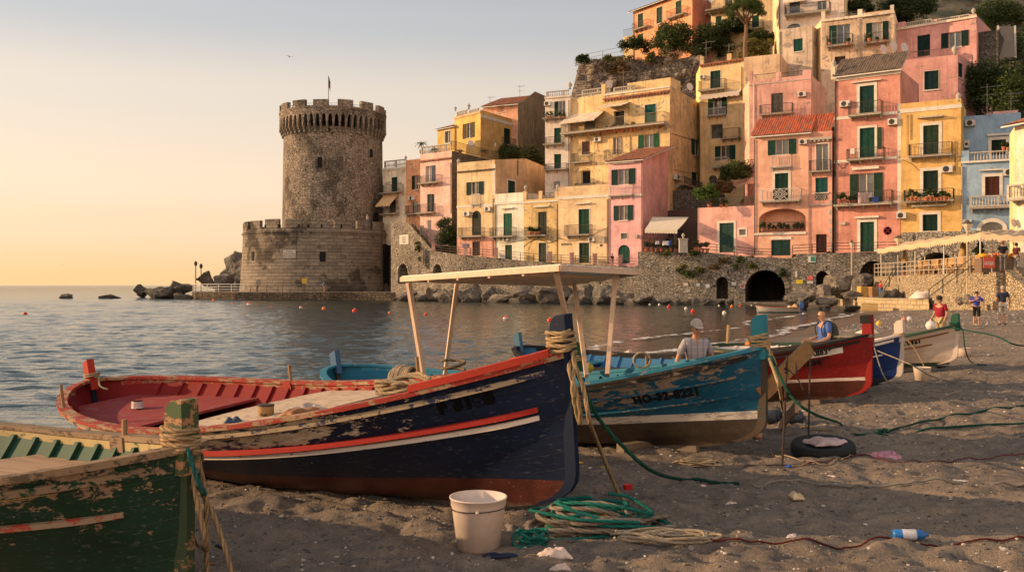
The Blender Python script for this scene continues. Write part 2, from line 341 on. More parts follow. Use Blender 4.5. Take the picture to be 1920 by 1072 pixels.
  if smooth: me.polygons.foreach_set('use_smooth', [True] * len(s.f))
  me.update()
  if fixn:
   bm = bmesh.new(); bm.from_mesh(me); bmesh.ops.recalc_face_normals(bm, faces=bm.faces); bm.to_mesh(me); bm.free()
  o = bpy.data.objects.new(name, me); COL.objects.link(o)
  if parent: o.parent = parent
  return o
def tag(o, label=None, cat=None, group=None, kind=None):
 if label: o['label'] = label
 if cat: o['category'] = cat
 if group: o['group'] = group
 if kind: o['kind'] = kind
 return o
def thing(name, loc, label, cat, group=None, rz=0.0):
 o = bpy.data.objects.new(name, None); COL.objects.link(o); o.empty_display_size = 0.2
 o.location = loc; o.rotation_euler = (0, 0, rz)
 return tag(o, label, cat, group)
def arr_mesh(name, V, Fq, mat, parent=None, uv=None, smooth=False, mi=None):
 """numpy quads (or tris) to an object"""
 me = bpy.data.meshes.new(name); k = Fq.shape[1]
 me.vertices.add(len(V)); me.vertices.foreach_set('co', np.asarray(V, dtype=np.float32).ravel())
 me.loops.add(Fq.size); me.loops.foreach_set('vertex_index', Fq.astype(np.int32).ravel())
 me.polygons.add(len(Fq)); me.polygons.foreach_set('loop_start', (np.arange(len(Fq)) * k).astype(np.int32)); me.polygons.foreach_set('loop_total', np.full(len(Fq), k, dtype=np.int32))
 for q in (mat if isinstance(mat, (list, tuple)) else [mat]): me.materials.append(q)
 if mi is not None: me.polygons.foreach_set('material_index', mi.astype(np.int32))
 if uv is not None: me.uv_layers.new(name='UVMap').data.foreach_set('uv', uv.astype(np.float32).ravel())
 me.polygons.foreach_set('use_smooth', [smooth] * len(Fq))
 me.update(calc_edges=True); me.validate()
 o = bpy.data.objects.new(name, me); COL.objects.link(o)
 if parent: o.parent = parent
 return o
def spline(pts, n=12, closed=False):
 P = [Vector(p) for p in pts]; out = []; k = len(P)
 for i in range(k if closed else k - 1):
  g = (lambda q: P[q % k]) if closed else (lambda q: P[max(0, min(k - 1, q))])
  a, b_, c, d = g(i - 1), g(i), g(i + 1), g(i + 2)
  for j in range(n):
   t = j / n; out.append(0.5 * ((2 * b_) + (c - a) * t + (2 * a - 5 * b_ + 4 * c - d) * t * t + (3 * b_ - a - 3 * c + d) * t ** 3))
 out.append(P[0] if closed else P[-1]); return out
def resample(P, st):
 P = [Vector(p) for p in P]; out = [P[0].copy()]; carry = 0.0
 for a, b_ in zip(P, P[1:]):
  L = (b_ - a).length
  if L < 1e-9: continue
  t = st - carry
  while t <= L: out.append(a + (b_ - a) * (t / L)); t += st
  carry = L - (t - st)
 if (out[-1] - P[-1]).length > st * 0.3: out.append(P[-1].copy())
 return out
def px(u, v, D): return Vector(((u - CU) / F * D, D, CH + (HZ - v) / F * D))

# smooth value noise for height fields
def vnoise(x, y, seed=0):
 xi = np.floor(x).astype(np.int64); yi = np.floor(y).astype(np.int64); fx = x - xi; fy = y - yi
 fx = fx * fx * (3 - 2 * fx); fy = fy * fy * (3 - 2 * fy)
 def h(a, b_):
  n = (a * 374761393 + b_ * 668265263 + seed * 1442695041) & 0xffffffff
  n = ((n ^ (n >> 13)) * 1274126177) & 0xffffffff
  return ((n ^ (n >> 16)) & 0xffff) / 65535.0
 return (h(xi, yi) * (1 - fx) + h(xi + 1, yi) * fx) * (1 - fy) + (h(xi, yi + 1) * (1 - fx) + h(xi + 1, yi + 1) * fx) * fy
def fbm(x, y, o=4, seed=0, g=0.5):
 a = 1.0; s = 0.0; t = 0.0
 for i in range(o):
  s = s + a * (vnoise(x * 2 ** i + i * 17.3, y * 2 ** i - i * 9.1, seed + i) - 0.5); t += a; a *= g
 return s / t

def ordn(k): return str(k) + ('th' if 10 < k % 100 < 14 else {1: 'st', 2: 'nd', 3: 'rd'}.get(k % 10, 'th'))
# ------------------------------------------------------------ beach, sea, hillside
SHORE = [(-60, 9), (-30, 10), (-12, 11.2), (-6, 12.6), (-2, 15), (1.5, 20), (4, 27), (7.3, 33.8), (13, 43.7), (19, 56), (25, 68.7), (28, 76), (30, 90), (24, 103), (14, 107), (10, 112), (40, 118)]
def shore_s(x, y):
 x = np.asarray(x, float); y = np.asarray(y, float); best = np.full(x.shape, 1e9); sg = np.ones(x.shape)
 for (ax, ay), (bx, by) in zip(SHORE, SHORE[1:]):
  dx, dy = bx - ax, by - ay; t = np.clip(((x - ax) * dx + (y - ay) * dy) / (dx * dx + dy * dy), 0, 1)
  d = np.hypot(x - ax - t * dx, y - ay - t * dy); cr = dx * (y - ay) - dy * (x - ax)
  m = d < best - 1e-6; best = np.where(m, d, best); sg = np.where(m, np.where(cr < 0, 1.0, -1.0), sg)
 return best * sg
def ground_z(x, y, rough=True):
 s = shore_s(x, y); p = np.maximum(s, 0)
 z = 0.75 * (1 - np.exp(-(p / 9) ** 1.5)) + 0.015 * np.minimum(p, 4) - 0.22 * np.maximum(-s, 0) ** 0.8
 z = z + 0.35 * np.clip((p - 7) / 14, 0, 1) * np.clip((y - 30) / 25, 0, 1)
 if rough:
  k = np.clip((s - 1.2) / 3.0, 0, 1); far = np.clip(y / 30, 0, 1)
  b = 0.12 * fbm(x * 0.45, y * 0.45, 2, 3) + 0.10 * fbm(x * 1.5, y * 2.3, 3, 11, 0.62) + 0.12 * fbm(x * 3.7, y * 6.0, 3, 12, 0.6)
  dimp = vnoise(x * 3.3, y * 4.4, 21) * vnoise(x * 5.1 + 3, y * 6.3, 22); b = b - 0.13 * np.clip(dimp - 0.26, 0, 1)
  b = b + 0.03 * fbm(x * 11, y * 15, 2, 31); pq = .692 * x + .722 * y
  for q0 in (4.62, 4.95, 7.5, 7.8, 11.3, 14.1): b = b - 0.05 * np.exp(-((pq - q0 - .12 * fbm(x * .7, y * .7, 2, 9)) / .055) ** 2) * (.6 + fbm(x * 2, y * 2, 2, 77))
  z = z + b * k * (1 - 0.35 * far)
  z = z + 0.03 * fbm(x * 0.3, y * 0.3, 2, 5)
 return z
def gz(x, y): return float(ground_z(np.array([x]), np.array([y]))[0])
def G(u, v):
 """the point of the beach seen at pixel u, v"""
 D = np.linspace(2.5, 120, 3000); zz = CH + (HZ - v) / F * D; g = ground_z((u - CU) / F * D, D, False)
 i = int(np.argmax(zz < g)) if (zz < g).any() else len(D) - 1
 d = D[i]; x = (u - CU) / F * d
 return Vector((x, d, gz(x, d)))
def lay(pp, lift=0.012):
 P = resample(spline([G(u, v) for u, v in pp], 8), 0.05)
 return [Vector((p.x, p.y, max(gz(p.x, p.y), gz(p.x, p.y - .03)) + lift)) for p in P]
def axis(segs):
 out = []
 for a, b_, st0, st1 in segs:
  x = a
  while x < b_ - 1e-6:
   out.append(x); t = (x - a) / (b_ - a); x += st0 * (1 - t) + st1 * t
 out.append(segs[-1][1]); return np.array(out)
def hgrid(name, xs, ys, fz, mat):
 X, Y = np.meshgrid(xs, ys); Z = fz(X, Y); nx, ny = len(xs), len(ys)
 V = np.stack([X.ravel(), Y.ravel(), Z.ravel()], 1)
 i = (np.arange(ny - 1)[:, None] * nx + np.arange(nx - 1)[None, :]).ravel()
 Fq = np.stack([i, i + 1, i + nx + 1, i + nx], 1)
 UV = V[Fq.ravel()][:, :2]
 return arr_mesh(name, V, Fq, mat, uv=UV, smooth=True)

m, nt, b, ob, uv = newmat('volcanic_sand')
geo = N(nt, 'NewGeometry').outputs[0]; z = N(nt, 'SeparateXYZ', {0: geo}).outputs[2]
n1 = nz(nt, geo, 0.5, 5, 0.6); n2 = nz(nt, geo, 7, 6, 0.7); n3 = nz(nt, geo, 90, 3, 0.7)
c = mixc(nt, step(nt, n1, 0.35, 0.65), (0.135, 0.108, 0.090), (0.29, 0.225, 0.17))
c = mixc(nt, mth(nt, 'MULTIPLY', step(nt, n2, 0.42, 0.7), 0.65), c, (0.46, 0.34, 0.245))
c = mixc(nt, mth(nt, 'MULTIPLY', step(nt, n3, 0.3, 0.7), 0.5), c, (0.03, 0.025, 0.024))
vo = N(nt, 'TexVoronoi', {'Vector': geo, 'Scale': 38.0}, feature='F1'); cc = N(nt, 'SeparateColor', {0: vo.outputs[1]})
peb = mth(nt, 'MULTIPLY', step(nt, vo.outputs[0], 0.36, 0.30), step(nt, cc.outputs[0], 0.86, 0.89))
c = mixc(nt, peb, c, mixc(nt, cc.outputs[1], (0.07, 0.06, 0.058), (0.38, 0.31, 0.26)))
vo2 = N(nt, 'TexVoronoi', {'Vector': geo, 'Scale': 14.0}, feature='F1'); cc2 = N(nt, 'SeparateColor', {0: vo2.outputs[1]})
peb2 = mth(nt, 'MULTIPLY', step(nt, vo2.outputs[0], 0.34, 0.30), step(nt, cc2.outputs[0], 0.80, 0.83))
c = mixc(nt, peb2, c, mixc(nt, cc2.outputs[1], (0.09, 0.08, 0.075), (0.33, 0.28, 0.24)))
wet = step(nt, mth(nt, 'ADD', z, mth(nt, 'MULTIPLY', n1, 0.10)), 0.24, 0.12)
c = mixc(nt, mth(nt, 'MULTIPLY', wet, 0.6), c, (0.045, 0.032, 0.025))
nt.links.new(c, b.inputs[0]); nt.links.new(mixc(nt, wet, (0.95,) * 3, (0.3,) * 3), b.inputs['Roughness'])
b.inputs['Specular IOR Level'].default_value = 0.3
bump(nt, b, mth(nt, 'ADD', mth(nt, 'ADD', n2, mth(nt, 'MULTIPLY', n3, 0.5)), mth(nt, 'ADD', mth(nt, 'MULTIPLY', peb, 0.7), peb2)), 1.0, 0.04)
SAND = m
xs = axis([(-70, -8, 6, 0.4), (-8, -4, 0.3, 0.05), (-4, 6, 0.038, 0.038), (6, 14, 0.04, 0.12), (14, 60, 0.12, 1.2), (60, 110, 1.5, 6)])
ys = axis([(0.5, 3.5, 0.3, 0.05), (3.5, 12, 0.028, 0.055), (12, 30, 0.055, 0.2), (30, 60, 0.2, 0.5), (60, 125, 0.5, 2)])
tag(hgrid('beach', xs, ys, ground_z, SAND), kind='structure')
tag(hgrid('ground', axis([(-9000, 9000, 600, 600)]), axis([(-3000, 9000, 600, 600)]), lambda X, Y: X * 0 - 9.0, plain((0.05, 0.05, 0.04))), kind='structure')

# the sea: real waves in the mesh, ripples in the bump
m, nt, b, ob, uv = newmat('sea_water')
geo = N(nt, 'NewGeometry').outputs[0]
b.inputs['Roughness'].default_value = 0.07; b.inputs['IOR'].default_value = 1.38
r1 = nz(nt, vmap(nt, geo, sc=(0.9, 1.7, 1)), 1.1, 4, 0.6, 0.6); r2 = nz(nt, vmap(nt, geo, sc=(1, 1.8, 1)), 4.5, 3, 0.6, 0.4)
nt.links.new(mixc(nt, nz(nt, geo, 0.08, 3), (0.004, 0.017, 0.019), (0.009, 0.030, 0.029)), b.inputs[0])
yy = N(nt, 'SeparateXYZ', {0: geo}).outputs[1]; far = mth(nt, 'ADD', 1.0, mth(nt, 'MULTIPLY', step(nt, yy, 50, 600), 7.0))
bump(nt, b, mth(nt, 'MULTIPLY', mth(nt, 'ADD', r1, mth(nt, 'MULTIPLY', r2, 0.5)), far), 1.0, 0.042)
SEA = m
def sea_z(X, Y):
 s = shore_s(X, Y); am = np.clip(-s / 6, 0.05, 1.0) * np.clip(1.25 - Y / 400, 0.15, 1)
 calm = np.clip((X + 30) / 40, 0, 1) * np.clip((Y - 20) / 30, 0, 1)
 am = am * (1 - 0.55 * calm)
 wx = X + 1.5 * fbm(X * 0.2, Y * 0.2, 2, 44); wy = Y + 1.5 * fbm(X * 0.2, Y * 0.2, 2, 45)
 z = 0.13 * fbm(wx * 0.22, wy * 0.50, 2, 51) + 0.13 * fbm(wx * 0.75, wy * 1.6, 3, 52, 0.62)
 z = z + 0.05 * (1 - np.abs(2 * vnoise(wx * 1.8, wy * 3.2, 57) - 1))
 return z * am
xs = axis([(-4000, -400, 900, 60), (-400, -60, 50, 1.6), (-60, -20, 1.4, 0.28), (-20, 12, 0.16, 0.12), (12, 40, 0.2, 0.8), (40, 400, 3, 80), (400, 4000, 900, 900)])
ys = axis([(8, 14, 0.10, 0.07), (14, 40, 0.07, 0.14), (40, 110, 0.14, 0.5), (110, 300, 0.5, 4), (300, 2000, 5, 200), (2000, 9000, 400, 1200)])
tag(hgrid('sea', xs, ys, sea_z, SEA), kind='structure')

# breaking foam along the water's edge
m, nt, b, ob, uv = newmat('sea_foam')
su = N(nt, 'SeparateXYZ', {0: uv}); geo = N(nt, 'NewGeometry').outputs[0]
f1 = nz(nt, vmap(nt, geo, sc=(1, .6, 1), rot=(0, 0, -.5)), 1.7, 9, 0.8, 1.6); f2 = nz(nt, vmap(nt, geo, sc=(0.5, 0.5, 0.5)), 0.6, 4, 0.6)
edge = mth(nt, 'MULTIPLY', step(nt, su.outputs[1], 0.0, 0.35), step(nt, su.outputs[1], 1.0, 0.4))
th = mth(nt, 'SUBTRACT', 1.0, mth(nt, 'MULTIPLY', edge, mth(nt, 'ADD', 0.24, mth(nt, 'MULTIPLY', f2, 0.55))))
al = step(nt, mth(nt, 'SUBTRACT', f1, th), -0.03, 0.05)
b.inputs[0].default_value = (0.75, 0.70, 0.66, 1); b.inputs['Roughness'].default_value = 0.8
nt.links.new(al, b.inputs['Alpha'])
bump(nt, b, f1, 0.8, 0.1)
FOAM = m
def foam(off0, off1, zz, i0, i1):
 P = resample(spline([(x, y, 0) for x, y in SHORE[i0:i1]], 12), 0.4); vs = []; uvs = []; L = 0
 for k, p in enumerate(P):
  t = (P[min(k + 1, len(P) - 1)] - P[max(k - 1, 0)]).normalized(); n = Vector((-t.y, t.x, 0))
  wv = 1.5 * mnoise.noise(Vector((p.x * 0.13, p.y * 0.13, off0))) + .5 * mnoise.noise(Vector((p.x * 0.5, p.y * 0.5, off0)))
  for j in range(7):
   q = j / 6; d = off0 + wv + (off1 - off0) * q; w = p + n * d
   vs.append((w.x, w.y, zz + 0.03 * math.sin(q * math.pi) + max(0, float(ground_z(np.array([w.x]), np.array([w.y]))[0]) + 0.01 - zz))); uvs.append((k * 0.4, q))
 mb = MB(); mb.add(vs, [(k * 7 + j, (k + 1) * 7 + j, (k + 1) * 7 + j + 1, k * 7 + j + 1) for k in range(len(P) - 1) for j in range(6)], 0, uvs)
 return mb
for k, (a, b_, z_, i0, i1) in enumerate([(-1.1, 1.6, 0.05, 4, 11), (2.2, 4.4, 0.07, 6, 11), (-0.5, 0.5, 0.06, 6, 12)]):
 tag(foam(a, b_, z_, i0, i1).build('sea_foam', FOAM, smooth=True), kind='stuff')

# the hillside the village stands on
DH = [(100, 3.0), (108, 5.0), (118, 8), (128, 15), (136, 23), (147, 31), (155, 38), (165, 42), (185, 54), (220, 78), (300, 130)]
DL = [(100, -2), (122, 2.0), (136, 8), (150, 14), (160, 20), (175, 26), (200, 26), (300, 10)]
def hill_z(X, Y):
 h = np.interp(Y, [q[0] for q in DH], [q[1] for q in DH]); l = np.interp(Y, [q[0] for q in DL], [q[1] for q in DL])
 u = CU + X / Y * F
 w = np.clip((u - 1052) / 40, 0, 1); w = w * w * (3 - 2 * w); z = l * (1 - w) + h * w
 e = np.clip((u - 735) / 80, 0, 1); z = z * e - 3 * (1 - e)
 rt = np.clip((u - 1560) / 200, 0, 1); z = z + rt * np.clip((Y - 104) / 30, 0, 1) * 5.0
 rough = fbm(X * 0.12, Y * 0.12, 5, 71, 0.6)
 z = z + 3.2 * rough * np.clip((Y - 104) / 20, 0, 1) * e
 ridge = np.interp(u, [700, 740, 850, 1015, 1060, 1085, 1180, 1200, 1460, 1600, 2100], [560, 470, 420, 272, 230, 122, 112, 70, 40, -40, -120])
 wd = np.interp(u, [735, 860, 1000, 1196, 1484, 1486, 1690, 1990], [137, 124.5, 118.5, 110, 104, 101.5, 98, 90]) + 8
 return np.minimum(np.where(Y < wd, -6.0, z), CH + (HZ - ridge) / F * Y)
m, nt, b, ob, uv = newmat('scrub_hillside')
geo = N(nt, 'NewGeometry'); p = geo.outputs[0]; n1 = nz(nt, p, 0.12, 8, 0.7); n2 = nz(nt, p, 0.9, 8, 0.75)
c = mixc(nt, step(nt, n1, 0.42, 0.6), (0.035, 0.042, 0.018), (0.14, 0.115, 0.085))
c = mixc(nt, step(nt, n2, 0.55, 0.66), c, (0.13, 0.09, 0.045))
c = mixc(nt, step(nt, n2, 0.42, 0.34), c, (0.028, 0.036, 0.014))
nt.links.new(c, b.inputs[0]); b.inputs['Roughness'].default_value = 0.95; bump(nt, b, n2, 1.0, 0.8)
tag(hgrid('hillside', axis([(-30, 140, 1.2, 1.2)]), axis([(98, 300, 1.0, 4)]), hill_z, m), kind='structure')
def hz1(x, y): return float(hill_z(np.array([x]), np.array([y]))[0])
# ------------------------------------------------------------ ropes and boats
HEMP = (0.44, 0.31, 0.17); GREY = (0.30, 0.25, 0.20); TEAL = (0.02, 0.16, 0.13); DKGR = (0.015, 0.075, 0.05)
def rope_mb(pts, r, seg=0.5, n=12, st=3):
 P = resample(spline(pts, 14), r * seg); mb = MB(); mb.tube(P, r, n, strands=st, twist=0.42 / r * (2 / max(st, 1)) ** 0.5)
 return mb
def rope(name, label, cat, pts, r, col, group=None, parent=None, seg=0.7, n=10):
 o = rope_mb(pts, r, seg, n).build(name, ropemat(col), parent, smooth=True)
 if parent is None: tag(o, label, cat, group)
 return o
def wraps(c, ax, ay, hx, hy, z0, z1, turns, r, jit=0.0, sd=1):
 """turns of rope round a rectangular post, c = foot centre, ax/ay = unit axes, hx/hy half sizes"""
 q = random.Random(sd); pts = []; up = ax.cross(ay)
 n = int(turns * 16)
 for i in range(n + 1):
  a = 2 * math.pi * i / 16; t = i / n; zz = z0 + (z1 - z0) * t + jit * math.sin(a * 1.7 + sd) * r
  k = 1 / (abs(math.cos(a)) ** 4 + abs(math.sin(a)) ** 4) ** 0.25
  pts.append(c + ax * (math.cos(a) * k * (hx + r * (0.9 + q.uniform(0, 0.3)))) + ay * (math.sin(a) * k * (hy + r * (0.9 + q.uniform(0, .3)))) + up * zz)
 return pts

class Hull:
 def __init__(s, L, B, Hm, Hb, Hs, bowrake=0.10, full=0.62, fore=0.30, keelz=0.0):
  s.L, s.B, s.Hm, s.Hb, s.Hs, s.rk, s.full, s.fore = L, B, Hm, Hb, Hs, bowrake, full, fore
 def zs(s, t):
  if t > 0.42: return s.Hm + (s.Hb - s.Hm) * ((t - 0.42) / 0.58) ** 1.9
  return s.Hm + (s.Hs - s.Hm) * ((0.42 - t) / 0.42) ** 2.0
 def hb(s, t):
  q = (t - 0.46) / (0.54 if t > 0.46 else 0.46); q = min(1.0, abs(q))
  return s.B / 2 * (1 - q ** (2.0 if t > 0.46 else 2.6)) ** (s.full + (0.16 if t > 0.46 else -0.06)) + 0.025
 def zk(s, t):
  return 0.03 + 0.05 * abs(2 * t - 1) ** 3 + (0.06 * max(0, (t - 0.93) / 0.07) ** 2)
 def P(s, t, g, side=1, off=0.0):
  xb = s.L - s.rk * (1 - g) - s.fore * max(0, (0.30 - g) / 0.30) ** 2.2; xs_ = 0.05 * (1 - g) + 0.5 * max(0, (0.35 - g) / 0.35) ** 2
  x = xs_ + t * (xb - xs_)
  e = 0.42 + 0.95 * abs(2 * t - 1) ** 3.0
  w = s.hb(t) * (g ** e) * (1 + 0.05 * g)
  zk = s.zk(t); z = zk + (s.zs(t) - zk) * (g ** (1.18))
  return Vector((x, side * max(0.0, w - off), z))
 def Nn(s, t, g, side):
  e = 0.01; a = s.P(min(1, t + e), g, side) - s.P(max(0, t - e), g, side); b_ = s.P(t, min(1, g + e), side) - s.P(t, max(0, g - e), side)
  n = a.cross(b_) * (-side); n = n.normalized() if n.length > 1e-9 else Vector((0, side, 0))
  return n if n.y * side >= -0.2 else -n
 def mesh(s, off=0.0, nt_=56, ng=22, g0=0.0, t0=0.0, t1=1.0):
  mb = MB()
  for side in (1, -1):
   def fn(a, b_):
    t = t0 + (t1 - t0) * a; t = 0.5 - 0.5 * math.cos(math.pi * t) if (t0, t1) == (0, 1) else t
    return s.P(t, g0 + (1 - g0) * b_, side, off)
   def uf(a, b_):
    p = fn(a, b_); return (p.x, g0 + (1 - g0) * b_)
   m0 = len(mb.f); mb.grid(fn, nt_, ng, 0, uf)
   if side < 0:
    for k in range(m0, len(mb.f)): mb.f[k].reverse(); mb.uv[k].reverse()
  return mb
 def strake(s, g, w, h, t0=0.01, t1=0.985, n=70, sides=(1, -1), proud=0.02, mi=0, dz=0.0, mb=None, lift=0.0):
  """a rubbing strake swept along the hull at girth g"""
  mb = mb or MB()
  for side in sides:
   vs = []; uvs = []
   for i in range(n + 1):
    t = t0 + (t1 - t0) * i / n; p = s.P(t, g, side); nn = s.Nn(t, min(g, 0.97), side); nn.z *= 0.3; nn.normalize(); up = Vector((0, 0, 1))
    tp = min(1.0, min(i, n - i) / 3 + 0.25)
    p = p + up * dz
    vs += [p - nn * 0.012 - up * h / 2, p + nn * proud * tp - up * h / 2 * 0.75, p + nn * proud * tp + up * h / 2 * 0.75, p - nn * 0.012 + up * h / 2]; uvs += [(p.x, 0), (p.x, .3), (p.x, .6), (p.x, 1)]
   fs = [(i * 4 + j, (i + 1) * 4 + j, (i + 1) * 4 + (j + 1) % 4, i * 4 + (j + 1) % 4) for i in range(n) for j in range(4)] + [(0, 1, 2, 3), (n * 4 + 3, n * 4 + 2, n * 4 + 1, n * 4)]
   mb.add(vs, fs, mi, uvs)
  return mb
 def rail(s, w_in, w_out, th, t0=0.0, t1=1.0, n=80, sides=(1, -1), dz=0.0, mb=None, mi=0):
  """cap rail lying on the sheer"""
  mb = mb or MB()
  for side in sides:
   vs = []; uvs = []
   for i in range(n + 1):
    t = t0 + (t1 - t0) * i / n; p = s.P(t, 1.0, side)
    a = s.P(min(1, t + 0.01), 1, side) - s.P(max(0, t - 0.01), 1, side); nn = Vector((-a.y, a.x, 0)); nn = nn.normalized() if nn.length > 1e-6 else Vector((0, 1, 0))
    if nn.y * side < 0: nn = -nn
    yin = p - nn * w_in
    if yin.y * side < 0.012: yin.y = 0.012 * side
    yo = p + nn * w_out
    for q, dzz in ((yin, 0), (yo, 0), (yo, th), (yin, th)): vs.append(Vector((q.x, q.y, p.z + dz + dzz))); uvs.append((q.x, q.y))
   fs = [(i * 4 + j, (i + 1) * 4 + j, (i + 1) * 4 + (j + 1) % 4, i * 4 + (j + 1) % 4) for i in range(n) for j in range(4)] + [(0, 1, 2, 3), (n * 4 + 3, n * 4 + 2, n * 4 + 1, n * 4)]
   mb.add(vs, fs, mi, uvs)
  return mb
 def deck(s, t0, t1, g, th=0.025, mi=0, n=24, crown=0.0, mb=None, xcut=None):
  mb = mb or MB(); vs = []; uvs = []
  for i in range(n + 1):
   t = t0 + (t1 - t0) * i / n; p = s.P(t, g, 1, 0.03); zz = p.z
   for k in range(7):
    y = p.y * (1 - k / 3); zc = zz + crown * (1 - (1 - k / 3) ** 2)
    vs.append(Vector((p.x, y, zc))); uvs.append((p.x, y))
  o = len(vs); vs2 = [q - Vector((0, 0, th)) for q in vs]
  fs = [(i * 7 + j, i * 7 + j + 1, (i + 1) * 7 + j + 1, (i + 1) * 7 + j) for i in range(n) for j in range(6)]
  mb.add(vs, [f[::-1] for f in fs], mi, uvs); mb.add(vs2, fs, mi, uvs)
  for row in (0, n):
   mb.add([vs[row * 7 + j] for j in range(7)] + [vs2[row * 7 + j] for j in range(7)], [(j, j + 1, 7 + j + 1, 7 + j) for j in range(6)], mi)
  return mb
def stem_post(h, x0, z0, z1, wx, wy, cut=0.10, lean=0.0, mi=0, rnd_top=True):
 """upright stem head, rounded on its forward (or after) top corner"""
 mb = MB(); poly = [(x0 - wx / 2, z0), (x0 + wx / 2, z0), (x0 + wx / 2 + lean, z1)]
 if rnd_top:
  for i in range(6):
   a = i / 5 * math.pi / 2; poly.append((x0 - wx / 2 + lean + cut - cut * math.sin(a), z1 - cut * 1.2 + cut * 1.2 * math.cos(a)))
 else: poly += [(x0 - wx / 2 + lean, z1 - cut)]
 mb.prism(poly, Vector((0, -wy / 2, 0)), Vector((1, 0, 0)), Vector((0, 0, 1)), Vector((0, 1, 0)), wy, mi)
 return mb
def hull_text(h, body, t_mid, g_mid, side, size, col, parent, hull_len_dir=1, name='lettering', label=None, thick=0.004, tw=None):
 cu = bpy.data.curves.new('lettering', 'FONT'); cu.body = body; cu.size = size; cu.extrude = thick; cu.align_x = 'CENTER'; cu.offset = 0.006 * size / 0.1
 cu.space_character = 1.12
 o = bpy.data.objects.new('tmp', cu); COL.objects.link(o); bpy.context.view_layer.update()
 me = bpy.data.meshes.new_from_object(o.evaluated_get(bpy.context.evaluated_depsgraph_get())); bpy.data.objects.remove(o)
 p0 = h.P(t_mid, g_mid, side); pg = (h.P(t_mid, g_mid + 0.05, side) - h.P(t_mid, g_mid - 0.05, side)).length / 0.1; pt = (h.P(t_mid + .03, g_mid, side) - h.P(t_mid - .03, g_mid, side)).length / 0.06
 sl0 = (h.P(t_mid + .03, g_mid, side) - h.P(t_mid - .03, g_mid, side))
 for v in me.vertices:
  x, y, zz = v.co; t = t_mid + x / pt * hull_len_dir; g = g_mid + y / pg
  q = h.P(t, g, side) + h.Nn(t, min(.99, g), side) * (0.005 + zz)
  v.co = q
 me.materials.clear(); me.materials.append(worn(col, under=(0.1, 0.1, 0.12), amt=0.02, rough=0.6, sc=3.0))
 r = bpy.data.objects.new(name, me); COL.objects.link(r); r.parent = parent
 return r
def frame_of(bow, stern, heel):
 X = (bow - stern).normalized(); Y = Vector((0, 0, 1)).cross(X).normalized(); Z = X.cross(Y)
 M = Matrix((X, Y, Z)).transposed()
 return M @ Matrix.Rotation(heel, 3, 'X')
